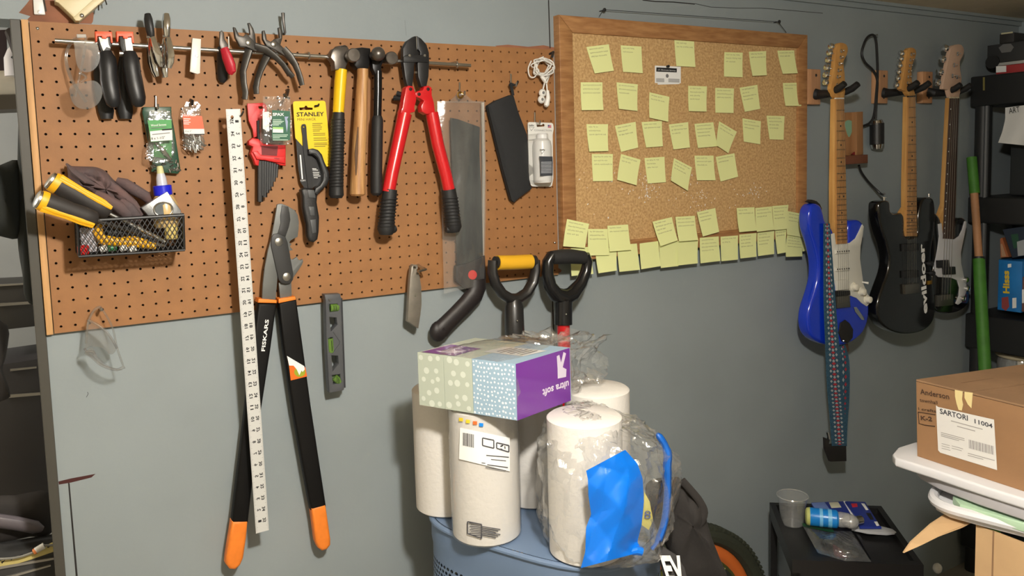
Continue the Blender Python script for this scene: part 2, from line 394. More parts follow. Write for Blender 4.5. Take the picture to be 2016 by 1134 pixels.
# hanging string on two nails
for k, (u, v) in enumerate(((1188, 20), (1532, 43))):
    p = at(u, v, 0.2); g = G(); g.turn((p.x, -WD, p.z), (0, -1, 0), [(0, .05), (.8, .05), (.82, .2), (.95, .2), (1.0, .1)], 10)
    tag(obj('nail', g, BLACK, base=(p.x, 0.5, p.z)), ('left' if k == 0 else 'right') + ' black nail in the wall above the cork board', 'nail')
sp = [at(1180, 32, .1), at(1188, 19, .25), at(1532, 43, .25), at(1548, 64, .1)]
obj('hanging_string', G().tube([sp[0]] + sm(sp[1:3], 8, False) + [sp[3]], .035, 6), BLACK, cb)
c6, c7 = crop(1080, 0, 3.7333), crop(1080, 200, 3.15)
rows = [('top row', [c6(q) for q in ([(278,345),(443,325),(480,520),(340,540)], [(530,333),(683,342),(693,538),(548,528)], [(925,295),(1070,305),(1080,493),(940,485)], [(1293,383),(1427,387),(1427,568),(1290,563)], [(1472,380),(1600,375),(1605,553),(1500,558)], [(1682,372),(1805,370),(1832,538),(1722,543)])]),
 ('second row', [c6(q) for q in ([(237,605),(396,605),(404,808),(244,810)], [(500,605),(656,620),(654,816),(518,800)], [(742,678),(889,712),(880,895),(742,865)], [(1027,630),(1165,635),(1162,820),(1031,817)], [(1226,645),(1363,650),(1360,831),(1227,828)], [(1404,645),(1535,623),(1556,800),(1443,822)], [(1722,610),(1852,607),(1858,779),(1742,778)])]),
 ('third row', [c7(q) for q in ([(235,140),(369,140),(371,307),(253,310)], [(412,150),(540,125),(556,285),(450,312)], [(577,127),(703,120),(709,277),(606,285)], [(746,142),(866,127),(877,285),(775,297)], [(905,138),(1022,128),(1048,277),(927,288)], [(1058,122),(1168,187),(1115,320),(1040,270)], [(1203,103),(1317,122),(1313,265),(1211,248)], [(1352,87),(1464,90),(1458,237),(1371,234)])]),
 ('fourth row', [c7(q) for q in ([(268,325),(399,325),(399,492),(276,494)], [(450,325),(571,360),(546,519),(426,485)], [(595,350),(719,342),(728,500),(615,508)], [(778,350),(890,408),(864,553),(760,490)], [(905,335),(1023,335),(1036,488),(921,488)], [(1037,343),(1153,320),(1176,466),(1067,496)])]),
 ('row along the bottom frame', [c7(q) for q in ([(115,728),(252,758),(226,908),(90,897)], [(245,790),(365,790),(378,953),(245,955)], [(365,770),(493,762),(513,920),(380,930)], [(645,745),(765,716),(802,860),(695,897)], [(787,715),(907,708),(928,858),(810,868)], [(920,686),(1034,660),(1058,808),(957,837)], [(1167,660),(1277,655),(1292,800),(1183,810)], [(1282,660),(1385,650),(1402,795),(1293,808)], [(1387,648),(1488,640),(1478,790),(1402,798)], [(1480,678),(1600,702),(1600,847),(1478,825)])]),
 ('row hanging below the board', [c7(q) for q in ([(138,910),(262,900),(278,1068),(143,1082)], [(290,920),(425,905),(423,1048),(310,1065)], [(425,890),(548,880),(567,1043),(440,1056)], [(565,880),(680,865),(697,1020),(575,1040)], [(685,880),(800,860),(805,1020),(697,1032)], [(800,865),(928,858),(925,1003),(805,1016)], [(938,845),(1055,836),(1066,988),(943,1003)], [(1067,838),(1175,830),(1175,980),(1072,990)], [(1183,825),(1290,815),(1290,962),(1190,973)], [(1295,812),(1400,800),(1400,945),(1300,958)], [(1405,800),(1475,790),(1475,935),(1420,945)], [(1480,825),(1575,845),(1575,960),(1472,963)], [(1572,848),(1640,850),(1645,912),(1575,930)])])]
ORD = 'first second third fourth fifth sixth seventh eighth ninth tenth eleventh twelfth thirteenth'.split()
NOTE = mat('yellow_note_paper', (232, 237, 168), 0.8); PENC = mat('pencil_grey', (140, 140, 100), 0.9)
rn = random.Random(11)
for ri, (rname, qs) in enumerate(rows):
    for k, q in enumerate(qs):
        low = ri >= 4
        dt = (FD + 0.06 + (0.06 if ri == 5 else 0.12)) if low else CD + 0.04
        if ri == 5: dt = FD + 0.05 + 0.02 * (k % 3)
        if ri == 4: dt = FD + 0.16 + 0.03 * (k % 3)
        if ri == 4 and k in (0, 3, 5): dt += .05
        curl = rn.uniform(.12, .4)
        TL, TR, BR, BL = (at(q[0][0], q[0][1], dt), at(q[1][0], q[1][1], dt), at(q[2][0], q[2][1], dt + curl), at(q[3][0], q[3][1], dt + curl * rn.uniform(.8, 1.2)))
        def sheet(a, b, off=0.0, TL=TL, TR=TR, BR=BR, BL=BL, curl=curl):
            p = TL.lerp(TR, a).lerp(BL.lerp(BR, a), b); p.y += curl * (b - b ** 2) * 0.8 - off; return p
        g = G(); g.grid(lambda a, b: sheet(a, b), 2, 5); g.grid(lambda a, b: sheet(1 - a, b, -0.012), 2, 5)
        c0 = sheet(.5, 0)
        n = obj('sticky_note', g, NOTE, base=(c0.x, c0.y, c0.z), smooth=60)
        lab = ('yellow sticky note, %s from left in the cork board\'s %s' % (ORD[k], rname)) if ri < 4 else ('yellow sticky note, %s from left in the %s' % (ORD[k], rname if ri == 5 else 'row covering the bottom frame'))
        tag(n, lab, 'note', 'yellow sticky notes on the cork board')
        g = G(); nl = rn.choice((2, 2, 3, 3, 4))
        for li in range(nl):
            b0 = .1 + .14 * li; a = .1; end = rn.uniform(.5, .92)
            while a < end:
                wl = rn.uniform(.07, .2); a2 = min(a + wl, .95); st = max(3, int((a2 - a) / .022))
                prev = None
                for s_ in range(st + 1):
                    aa = a + (a2 - a) * s_ / st; bb = b0 + (.024 if s_ % 2 else -.024) * rn.uniform(.4, 1.3)
                    if prev:
                        p, p2 = sheet(prev[0], prev[1], .012), sheet(aa, bb, .012); e = Vector((.012, 0, .02))
                        g.quad(p - e, p2 - e, p2 + e, p + e)
                    prev = (aa, bb)
                a = a2 + .035
        if ri != 5 or k > 5: obj('handwriting', g, PENC, n, smooth=None)
# business cards pinned among the notes
q = c6([(782, 482), (972, 490), (972, 612), (782, 610)])
bc = ext('business_card', c6([(800, 500), (968, 500), (962, 618), (803, 622)]), CD + .02, CD + .05, WINK, base=tuple(at(1310, 130, CD))); tag(bc, 'white business card mostly hidden behind another pinned card', 'card')
bc = thing('business_card', 'white business card with black heading bar pinned on the cork', 'card', tuple(at(1312, 165, CD)))
ext('card', q, CD + .06, CD + .09, WINK, bc)
ext('heading_bar', c6([(793, 495), (943, 503), (942, 532), (792, 526)]), CD + .09, CD + .1, INK, bc)
obj('lettering', textpx('J.C. Electronic Services', c6([(803, 520)])[0], c6([(933, 527)])[0], c6([(803, 507)])[0], CD + .1), WINK, bc, smooth=None)
obj('emblem', G().extr(circ((at(1312.5, 149.5, CD).x, at(1312.5, 149.5, CD).z), .22), CD + .09, CD + .1), mat('grey_ink', (120, 120, 120), .8), bc)
obj('small_print', bars([c6([(790, 580 + 7 * i), (850, 582 + 7 * i)])[0] + c6([(790, 580 + 7 * i), (850, 582 + 7 * i)])[1] + (1,) for i in range(4)] + [c6([(880, 582 + 7 * i), (962, 585 + 7 * i)])[0] + c6([(880, 582 + 7 * i), (962, 585 + 7 * i)])[1] + (1,) for i in range(4)], CD + .09), mat('grey_ink', (120, 120, 120), .8), bc, smooth=None)
p = at(1312, 131, CD + .1); g = G(); g.turn(p, (0, -1, 0), [(0, .03), (.1, .03), (.12, .15), (.3, .1), (.34, .16), (.42, .14)], 12)
tag(obj('push_pin', g, BLACK, base=tuple(p)), 'black push pin holding the business cards on the cork board', 'pin')
# ================================================================== things on and above the pegboard
def base_at(u, v, d=0): return tuple(at(u, v, d))
def pin(name, label, u, v, dlen, tip=None, material=STEEL, r=0.09, group='peg hooks', d0=-0.3):
    """a wire hook standing out of the board at a pixel; tip rises or bends"""
    p = at(u, v, 0.0); path = [p + Vector((0, -d0, 0)), p + Vector((0, -dlen, 0))]
    if tip: path += [path[1] + Vector(t) for t in tip]
    return tag(obj(name, G().tube(path, r, 8), material, base=tuple(p)), label, 'hook', group)
# rail
t = thing('tool_rail', 'long steel rod held along the pegboard top carrying clamps, pliers and hammers', 'rail', base_at(500, 106, 1))
RD = 1.5
ra, rb = at(108, 80, RD), at(926, 129, RD)
g = G(); g.tube([ra, rb], 0.17, 12); obj('rod', g, STEEL, t)
for u in (275, 556, 640, 892):
    f_ = (u - 108) / 818; p = ra.lerp(rb, f_)
    g = G(); g.tube([(p.x, 0.2, p.z + .32), (p.x, -RD + .25, p.z + .32), (p.x, -RD - .1, p.z + .24), (p.x, -RD - .25, p.z), (p.x, -RD - .1, p.z - .24), (p.x, -RD + .1, p.z - .24)], .075, 8)
    obj('eye_hook', g, STEEL, t)
# beige box and white plate above the pegboard
BEIGE = mat('beige_enamel', (214, 200, 160), 0.45)
t = thing('door_chime_box', 'beige metal box tilted on bare wall above pegboard left corner', 'box', base_at(145, 40, -.4))
c = crop(40, 0, 10.08)
ext('cover', c([(680, -60), (690, 30), (760, 60), (1060, 350), (1100, 410), (1180, 412), (1640, 20), (1720, -60)]), WD, 0.9, BEIGE, t, bev=.1)
ext('edge_flange', c([(1050, 350), (1100, 410), (1180, 412), (1640, 20), (1720, -60), (1500, -60)]), 0.9, 1.05, BEIGE, t, bev=.05)
p = at(*c([(1220, 310)])[0], 1.05); obj('screw', G().turn(p, (0, -1, 0), [(0, .16), (.05, .16), (.1, .1), (.11, 0)], 12), STEEL, t)
t = thing('hinge_plate', 'small white hinge plate with one screw above pegboard corner', 'hinge', base_at(76, 28, -.4))
ext('plate', c([(250, -60), (270, 270), (290, 285), (480, 292), (498, 280), (470, 100), (450, -60)]), WD, -.2, WHITE, t, bev=.06)
p = at(*c([(378, 235)])[0], -.2); obj('screw', G().turn(p, (0, -1, 0), [(0, .14), (.05, .12), (.06, 0)], 10), STEEL, t)
obj('hinge_pin', G().tube([at(*c([(455, -60)])[0], -.1), at(*c([(510, 225)])[0], -.2)], .06, 8), DARKSTEEL, t)
for (u0, v0, u1, v1, dsc) in ((194, 0, 194, 20, 'left'), (206, -4, 210, 9, 'right')):
    a, b = at(u0, v0, .6), at(u1, v1, .9)
    tag(obj('nail', G().tube([(a.x, .52, a.z), a, b], .05, 6), DARKSTEEL, base=tuple(a)), 'thin bent nail on the %s side by the beige box corner' % dsc, 'nail')
# ---- clear safety glasses on the rail
LENS = film('clear_lens', clear=0.92, haze=0.05, tint=(236, 236, 236), spec=0.09)
t = thing('safety_glasses', 'clear safety glasses hanging from the left end of rail', 'glasses', base_at(165, 200, 2))
c = crop(0, 0, 3.78)
ext('lens', c([(560, 305), (555, 350), (562, 430), (580, 500), (620, 535), (680, 530), (725, 490), (745, 430), (735, 370), (705, 310)]), 2.6, 2.68, LENS, t, smoothpts=3)
ext('lens', c([(525, 640), (520, 700), (545, 770), (600, 808), (680, 805), (735, 765), (762, 700), (750, 640), (700, 600), (620, 610)]), 2.6, 2.68, LENS, t, smoothpts=3)
def pxtube(pts, r, n=8, k=0, **kw):
    P = [at(*p) for p in pts]
    return G().tube(sm(P, k, False) if k else P, r, n, **kw)
obj('bridge', pxtube(c([(590, 545, 2.7), (620, 555, 2.9), (640, 580, 2.9), (600, 610, 2.7)]), .09, 8, 3), LENS, t)
obj('temple_arm', pxtube(c([(640, 270, 1.7), (625, 400, 1.8), (600, 530, 1.7), (585, 600, 1.2), (560, 720, .9)]), .13, 8, 3, flat=.3), LENS, t)
obj('temple_arm', pxtube(c([(590, 270, 1.7), (525, 320, 1.1), (490, 430, 1.0), (520, 560, 1.2), (560, 640, 1.6), (640, 760, 2.4)]), .12, 8, 3, flat=.3), LENS, t)
obj('hinge_bar', pxtube(c([(572, 268, 1.85), (640, 268, 1.85)]), .14, 8), film('frosted_plastic', clear=.7, haze=.5, rough=.3), t)
# ---- spring clamps with orange pads
ORG = mat('orange_plastic', (238, 86, 40), 0.45); GRIP = mat('black_vinyl_grip', (24, 24, 26), 0.42)
def spring_clamp(lbl, off, front, rear):
    t = thing('spring_clamp', lbl, 'clamp', base_at(front[-1][0], front[-1][1], 2), 'spring clamps with orange pads')
    u0 = off
    for dd in (0,):
        pad = c([(u0, 232), (u0 + 125, 236), (u0 + 132, 320), (u0 + 118, 318), (u0 + 112, 270), (u0 + 88, 275), (u0 + 82, 288), (u0 + 52, 285), (u0 + 48, 268), (u0 + 18, 268), (u0 + 14, 310), (u0 + 4, 310)])
        ext('pad', pad, 1.55, 2.35, ORG, t, bev=.04)
    ext('jaw', c([(u0 + 22, 262), (u0 + 115, 270), (u0 + 125, 330), (u0 + 110, 400), (u0 + 50, 400), (u0 + 28, 340)]), 1.9, 2.15, BLACK, t, bev=.05)
    ext('jaw', c([(u0 + 22, 262), (u0 + 115, 270), (u0 + 110, 420), (u0 + 30, 420)]), .7, .9, BLACK, t, bev=.05)
    ext('worn_plate', c([(u0 + 26, 275), (u0 + 75, 290), (u0 + 95, 280), (u0 + 100, 330), (u0 + 115, 360), (u0 + 85, 350), (u0 + 62, 380), (u0 + 42, 330)]) if off < 800 else c([(u0 + 62, 285), (u0 + 112, 280), (u0 + 126, 385), (u0 + 75, 385)]), 2.15, 2.2, mat('worn_steel', (200, 196, 186), 0.5, 0.3, var=.2, vscale=60), t)
    obj('handle', pxtube(c(front), [.42, .62, .66, .62, .66, .64, .6, .5, .25], 14, flat=.75, fdir=(0, 1, 0)), GRIP, t)
    obj('handle', pxtube(c(rear), [.4, .55, .6, .58, .45], 12, flat=.6, fdir=(0, 1, 0)), GRIP, t)
    obj('spring', G().turn(at(*c([(u0 + 75, 400)])[0], 1.9) + Vector((-.5, 0, 0)), (1, 0, 0), [(0, .25), (1.0, .25)], 12), STEEL, t)
spring_clamp('black spring clamp with orange pad, left one of the pair on rail', 708, [(785, 385, 2.1), (800, 440, 2.2), (805, 500, 2.3), (808, 540, 2.35), (812, 600, 2.4), (825, 670, 2.5), (838, 730, 2.5), (845, 775, 2.5), (848, 800, 2.5)], [(765, 400, .9), (750, 550, .6), (770, 700, .5), (790, 830, .5), (795, 885, .5)])
spring_clamp('black spring clamp with orange pad, right one of the pair on rail', 866, [(965, 385, 2.1), (972, 440, 2.2), (978, 500, 2.3), (985, 540, 2.35), (995, 600, 2.4), (1010, 670, 2.5), (1025, 730, 2.5), (1030, 775, 2.5), (1033, 796, 2.5)], [(935, 400, .9), (920, 550, .6), (925, 700, .5), (932, 830, .5), (935, 885, .5)])
# ---- two small nickel clamps
def nick(lbl, tipm, tip, fr, bk, joint):
    t = thing('metal_clip', lbl, 'clamp', base_at(*c([fr[-1][:2]])[0], 2), 'nickel spring clips')
    obj('jaw_tip', pxtube(c(tip), [.25, .34, .36, .33, .28], 12, flat=.8), tipm, t)
    obj('handle', pxtube(c(fr), [.3, .36, .42, .4, .25], 12, 2 if 0 else 0, flat=.5), CHROME, t)
    obj('handle', pxtube(c(bk), [.3, .36, .4, .38, .25], 12, flat=.5), CHROME, t)
    obj('pivot', pxtube(c(joint), .1, 8), CHROME, t)
nick('small nickel clip with a black tip, hung over rail beside the spring clamps', BLACK, [(1098, 105, 1.9), (1103, 140, 2), (1110, 190, 2.1), (1120, 240, 2.1), (1125, 275, 2)], [(1130, 280, 2.1), (1150, 350, 2.3), (1170, 410, 2.4), (1182, 460, 2.4), (1190, 495, 2.3)], [(1120, 290, 1.6), (1122, 380, 1.7), (1132, 460, 1.8), (1150, 530, 1.9), (1165, 572, 1.9)], [(1090, 275, 2.1), (1150, 275, 2.1)])
nick('small nickel clip with a bright silver tip, hung over rail', CHROME, [(1236, 105, 1.9), (1238, 140, 2), (1238, 180, 2.1), (1238, 230, 2.1), (1240, 270, 2)], [(1245, 285, 2.1), (1258, 350, 2.3), (1265, 410, 2.4), (1262, 460, 2.4), (1255, 505, 2.3)], [(1232, 290, 1.6), (1222, 380, 1.7), (1215, 460, 1.8), (1220, 530, 1.9), (1228, 578, 1.9)], [(1210, 270, 2.1), (1262, 270, 2.1)])
# ---- white bar clip
t = thing('bracket_clip', 'white slotted metal bracket standing on the rail', 'bracket', base_at(384, 145, 2))
c5 = crop(380, 0, 3.78)
ext('plate', [(379, 75), (396, 77), (394, 144), (389, 146), (374, 141), (376, 110)], 1.75, 1.95, mat('white_enamel', (225, 222, 214), 0.35), t, bev=.05)
ext('foot', [(379, 75), (396, 77), (395, 84), (379, 82)], 1.2, 1.75, mat('white_enamel', (225, 222, 214), 0.35), t)
p = at(387.5, 110, 1.95); obj('rivet', G().turn(p, (0, -1, 0), [(0, .13), (.04, .1), (.05, 0)], 10), STEEL, t)
# ---- red handled cutter
t = thing('flush_cutter', 'small cutting pliers with one red and one black handle on rail', 'pliers', base_at(452, 145, 2))
ext('jaw', c5([(200, 235), (215, 225), (232, 245), (235, 290), (262, 330), (262, 380), (215, 380), (195, 330)]), 1.75, 2.0, DARKSTEEL, t, bev=.06)
obj('handle', pxtube([(441, 95, 2.1), (447, 112, 2.2), (453, 128, 2.2), (455, 140, 2.2), (453, 146, 2.1)], [.36, .46, .48, .42, .2], 12, flat=.7), mat('red_grip', (176, 24, 44), .45), t)
obj('handle', pxtube([(436, 95, 1.7), (437, 115, 1.0), (438, 135, .6), (438, 155, .5), (437, 163, .5)], [.34, .46, .5, .46, .2], 12, flat=.7), GRIP, t)
obj('return_spring', pxtube([(450, 72, 2.0), (451, 95, 2.0)], .06, 6), STEEL, t)
# ---- two slip joint pliers
PLI = mat('worn_plier_steel', (74, 71, 67), 0.42, 0.55, var=.2, vscale=50)
def pliers(lbl, jawA, jawB, hA, hB, piv):
    t = thing('slip_joint_pliers', lbl, 'pliers', base_at(hA[-1][0] / 3.78 + 380, hA[-1][1] / 3.78, 2), 'slip joint pliers on the rail')
    ext('jaw', c5(jawA), 1.85, 2.25, PLI, t, bev=.08)
    ext('jaw', c5(jawB), 1.5, 1.85, PLI, t, bev=.08)
    obj('handle', pxtube(c5(hA), [.42, .38, .3, .27, .28, .24], 10, flat=.6), PLI, t)
    obj('handle', pxtube(c5(hB), [.42, .36, .3, .28, .29, .25], 10, flat=.6), PLI, t)
    p = at(*c5([piv])[0], 2.25); obj('pivot_bolt', G().turn(p, (0, -1, 0), [(0, .24), (.08, .22), (.12, .12), (.13, 0)], 12), STEEL, t)
pliers('dark steel slip joint pliers with open jaws, left pair on the rail', [(302, 200), (318, 205), (335, 240), (345, 262), (375, 270), (400, 250), (440, 290), (490, 350), (470, 385), (400, 350), (350, 345), (315, 280)], [(410, 170), (425, 168), (450, 210), (465, 260), (470, 320), (430, 350), (395, 340), (390, 270), (425, 255), (420, 215)],
       [(460, 350, 2.1), (540, 370, 2.3), (610, 420, 2.4), (670, 480, 2.4), (710, 540, 2.4), (745, 572, 2.4)], [(420, 350, 1.7), (395, 440, 1.7), (372, 530, 1.7), (378, 620, 1.8), (390, 690, 1.8), (386, 740, 1.8)], (412, 318))
pliers('dark steel slip joint pliers with open jaws, right pair on the rail', [(518, 228), (535, 225), (545, 260), (550, 295), (580, 310), (610, 290), (650, 330), (720, 400), (690, 420), (610, 370), (550, 345), (520, 290)], [(635, 205), (650, 200), (668, 240), (665, 290), (650, 340), (600, 355), (575, 320), (610, 290), (645, 280)],
       [(670, 370, 2.1), (720, 420, 2.3), (760, 480, 2.4), (785, 540, 2.4), (800, 590, 2.4), (812, 635, 2.4)], [(560, 400, 1.7), (525, 470, 1.8), (500, 530, 1.9), (480, 590, 2.0), (468, 650, 2.0), (472, 700, 2.0)], (600, 330))
p = at(557, 60, 0); tag(obj('bent_nail', G().tube([at(560, 66, WD), at(561, 64, .7), at(558, 40, .9), at(557, 26, .8)], [.11, .11, .12, .17], 8), DARKSTEEL, base=tuple(p)), 'dark bent nail sticking up above the pegboard behind the pliers', 'nail')
# ---- hammers
HAM = mat('hammer_steel', (104, 98, 92), 0.36, 0.75, var=.15, vscale=40); YEL = mat('yellow_fibreglass', (232, 188, 22), 0.4)
c8 = crop(580, 60, 5.67)
WOODH = mat('hickory', (196, 152, 100), 0.5, rgb2=(160, 112, 66), vscale=16, stretch=(6, 6, .4)); 
def head_turn(name, u0, v0, d0_, d1_, prof, material, parent):
    p = at(u0, v0, (d0_ + d1_) / 2); return obj(name, G().turn((p.x, -d0_, p.z), (0, -1, 0), prof, 20), material, parent)
def handle(name, pts, radii, flat, material, parent, label=None):
    return obj(name, pxtube(pts, radii, 16, flat=flat, fdir=(0, 1, 0)), material, parent, label=label)
t = thing('claw_hammer', 'claw hammer with yellow shaft and black rubber grip', 'hammer', base_at(665, 388, 2))
ext('head', c8([(440, 200), (480, 185), (560, 185), (605, 190), (620, 240), (610, 330), (580, 400), (570, 440), (450, 440), (440, 350), (400, 300), (420, 230)]), 1.6, 2.6, HAM, t, bev=.15)
obj('claw', G().tube([at(676, 101, 1.8), at(664, 103, 1.0), at(655, 112, .5), at(650, 124, .2)], [.45, .5, .4, .1], 10, flat=1.5), HAM, t)
head_turn('striking_face', 690.5, 110.6, 2.2, 3.9, [(0, .38), (.5, .42), (.9, .45), (1.2, .6), (1.6, .6), (1.68, .54), (1.7, 0)], HAM, t)
handle('shaft', [(672, 137, 2.15), (670, 160, 2.15), (668, 190, 2.15), (666, 222, 2.15)], [.5, .52, .5, .48], 1.2, YEL, t)
handle('grip', [(667, 221, 2.15), (665, 240, 2.15), (664, 290, 2.1), (663, 330, 2.05), (662, 370, 2.0), (662, 384, 2.0), (662, 390, 2.0)], [.5, .58, .58, .6, .62, .66, .5], 1.15, RUBBER, t)
gr = G()
for k in range(22):
    v = 236 + k * 6.2; p = at(665 - (v - 236) * .02, v, 2.1); gr.tube([(p.x + .6 * math.cos(a), p.y + .68 * math.sin(a), p.z) for a in [2 * math.pi * i / 16 for i in range(16)]], .05, 5, closed=True)
obj('grip_ribs', gr, RUBBER, t)
t = thing('wooden_hammer', 'hammer with plain wooden handle and black steel head, hung from the rail', 'hammer', base_at(708, 385, 2))
BLKST = mat('blackened_steel', (34, 33, 33), 0.4, 0.5)
ext('head', c8([(640, 230), (680, 195), (760, 185), (850, 195), (856, 220), (852, 330), (840, 400), (820, 430), (705, 430), (660, 380), (640, 300)]), 1.2, 2.15, BLKST, t, bev=.2)
head_turn('ball_peen', 741.6, 107.3, 2.45, 4.0, [(0, .4), (.5, .42), (.7, .5), (1.0, .62), (1.3, .6), (1.55, .42), (1.65, .2), (1.68, 0)], HAM, t)
handle('handle', [(714, 136, 2.0), (714, 150, 2.0), (712, 180, 2.0), (710, 230, 2.0), (707, 280, 2.0), (705, 330, 2.0), (704, 365, 2.0), (704, 382, 2.0), (704, 386, 2.0)], [.5, .5, .52, .58, .62, .64, .68, .7, .5], 1.15, WOODH, t)
obj('handle_wear', pxtube([(705, 250, 2.62), (702, 300, 2.68), (701, 345, 2.7)], [.05, .16, .05], 6, flat=.2, fdir=(0, 1, 0)), mat('dark_wear', (86, 58, 34), .6), t)
t = thing('tubular_hammer', 'hammer with black steel shaft and black rubber grip, right of the three', 'hammer', base_at(742, 385, 2))
ext('head', c8([(860, 260), (900, 225), (960, 215), (1000, 240), (1000, 340), (975, 400), (975, 480), (900, 490), (870, 420)]), 1.5, 2.2, BLKST, t, bev=.18)
head_turn('striking_face', 765.5, 116.2, 2.0, 3.6, [(0, .38), (.5, .42), (.9, .42), (1.15, .58), (1.55, .58), (1.6, .52), (1.62, 0)], HAM, t)
handle('shaft', [(744, 140, 1.9), (744, 180, 1.9), (743, 229, 1.9)], [.38, .38, .38], 1.0, mat('polished_black_steel', (40, 40, 40), .18, .6), t)
handle('grip', [(743, 228, 1.9), (743, 236, 1.9), (742, 280, 1.9), (741, 330, 1.9), (741, 365, 1.9), (741, 380, 1.9), (741, 385, 1.9)], [.4, .52, .53, .53, .55, .52, .32], 1.1, RUBBER, t)
# ---- bolt cutter
t = thing('bolt_cutter', 'large bolt cutter with red arms and black grips hung open', 'bolt cutter', base_at(830, 465, 2))
JAW = mat('black_oxide_steel', (42, 42, 43), 0.42, 0.4)
c = crop(700, 40, 3.78)
ext('jaw', c([(440, 118), (452, 120), (455, 215), (470, 235), (475, 300), (440, 320), (435, 400), (425, 490), (385, 490), (370, 420), (355, 300), (355, 210), (385, 155)]), 1.7, 2.3, JAW, t, bev=.08)
ext('jaw', c([(462, 118), (490, 135), (530, 180), (548, 240), (550, 310), (545, 420), (530, 490), (490, 495), (468, 420), (462, 320), (480, 290), (482, 235), (466, 215)]), 1.7, 2.3, JAW, t, bev=.08)
ext('cutting_edge', c([(441, 118), (462, 118), (468, 215), (455, 220)]), 1.75, 2.15, mat('bright_edge', (150, 150, 148), .25, 1), t)
ext('link_plate', c([(385, 255), (540, 258), (540, 312), (360, 312), (358, 270)]), 2.3, 2.45, JAW, t, bev=.05)
for q in ((402, 262), (515, 262)):
    p = at(*c([q])[0], 2.45); obj('jaw_bolt', G().turn(p, (0, -1, 0), [(0, .14), (.05, .12), (.06, 0)], 10), STEEL, t)
obj('stop_bolt', pxtube(c([(440, 388, 2.0), (468, 388, 2.0)]), .12, 8), STEEL, t)
ext('arm_bracket', c([(375, 500), (395, 485), (430, 490), (440, 520), (450, 550), (455, 590), (440, 650), (445, 680), (410, 690), (400, 710), (335, 690), (350, 650), (360, 590)]), 1.75, 2.6, RED, t, bev=.1)
ext('arm_bracket', c([(445, 540), (465, 525), (500, 520), (515, 490), (545, 485), (568, 500), (570, 560), (585, 610), (595, 690), (530, 700), (495, 680), (490, 640), (510, 600), (480, 580), (450, 570)]), 1.75, 2.6, RED, t, bev=.1)
for q in ((410, 512), (540, 512), (473, 550)):
    p = at(*c([q])[0], 2.6); obj('bracket_bolt', G().turn(p, (0, -1, 0), [(0, .17), (.06, .15), (.08, 0)], 10), mat('dark_bolt', (60, 40, 40), .4, .6), t)
handle('arm', [(797, 224, 2.1), (784, 285, 2.2), (771, 345, 2.3), (765, 378, 2.3)], [.66, .62, .6, .6], 1.0, RED, t)
handle('arm', [(850, 222, 2.1), (862, 285, 2.2), (878, 345, 2.3), (885, 378, 2.3)], [.62, .6, .58, .58], 1.0, RED, t)
handle('grip', [(768, 373, 2.3), (765, 400, 2.3), (762, 430, 2.3), (760, 452, 2.3), (760, 462, 2.3)], [.66, .7, .7, .82, .6], 1.0, RUBBER, t)
handle('grip', [(883, 373, 2.3), (887, 400, 2.3), (891, 430, 2.3), (893, 448, 2.3), (894, 457, 2.3)], [.7, .74, .74, .8, .55], 1.0, RUBBER, t)
for gx, pts in (('a', [(766, 392), (760, 445)]), ('b', [(886, 390), (892, 442)])):
    gr = G()
    for k in range(9):
        f_ = k / 8; p = at(pts[0][0] + (pts[1][0] - pts[0][0]) * f_, pts[0][1] + (pts[1][1] - pts[0][1]) * f_, 2.3)
        gr.tube([(p.x + .77 * math.cos(a), p.y + .77 * math.sin(a), p.z) for a in [2 * math.pi * i / 16 for i in range(16)]], .06, 5, closed=True)
    obj('grip_ribs', gr, RUBBER, t)
obj('grip_lug', pxtube([(763, 456, 2.3), (776, 450, 2.4), (779, 449, 2.4)], [.4, .38, .3], 10), RUBBER, t)
obj('grip_lug', pxtube([(892, 450, 2.3), (881, 452, 2.3), (878, 452, 2.3)], [.4, .36, .28], 10), RUBBER, t)
obj('adjusting_screw', pxtube(c([(310, 545, 1.2), (355, 555, 1.6)]), [.26, .2], 10), BLACK, t); obj('adjusting_screw', pxtube(c([(288, 578, 1.0), (350, 585, 1.6)]), [.26, .2], 10), BLACK, t)
# ---- hooks in the board
HK = 'straight peg hooks on the pegboard'
for (u, v0, v1, dl, lab) in ((307, 190, 212, 1.4, 'steel peg hook carrying the green screw packets'), (905, 163, 185, 1.3, 'steel peg hook carrying the clear saw sleeve'), (1006, 146, 168, 1.3, 'steel peg hook carrying the black pouch'), (1053, 222, 242, 1.2, 'steel peg hook carrying the white bottle card')):
    a = at(u, v0, .12); b = at(u, v1, .3); e = at(u + 6, v1 + 4, dl)
    g = G().tube([(a.x, .1, a.z), a, b, (b.x, -dl, b.z - .15), (b.x, -dl - .1, b.z + .2)], .09, 8)
    tag(obj('peg_hook', g, STEEL, base=tuple(a)), lab, 'hook', HK)
a = at(375, 196, 0); g = G().tube([(a.x, .1, a.z), (a.x, -.5, a.z - .1), (a.x - .1, -1.2, a.z - .5), (a.x - .1, -1.5, a.z - .2)], .1, 8); tag(obj('peg_hook', g, BLACK, base=tuple(a)), 'black peg hook carrying the orange nail packet', 'hook', HK)
a = at(564, 178, 0); g = G().tube([(a.x, .1, a.z), (a.x, -.6, a.z), (a.x - .6, -2.0, a.z - .8), (a.x - .9, -2.4, a.z - .6)], .12, 8); tag(obj('peg_hook', g, DARKSTEEL, base=tuple(a)), 'dark peg hook carrying the clear screw box over the red key set', 'hook', HK)
a = at(626, 200, 0); g = G().tube([(a.x, .1, a.z), (a.x, -.5, a.z), (a.x - .35, -1.1, a.z - .45), (a.x - .7, -1.25, a.z - .5)], .09, 8); tag(obj('peg_hook', g, BLACK, base=tuple(a)), 'black peg hook carrying the yellow saw card', 'hook', HK)
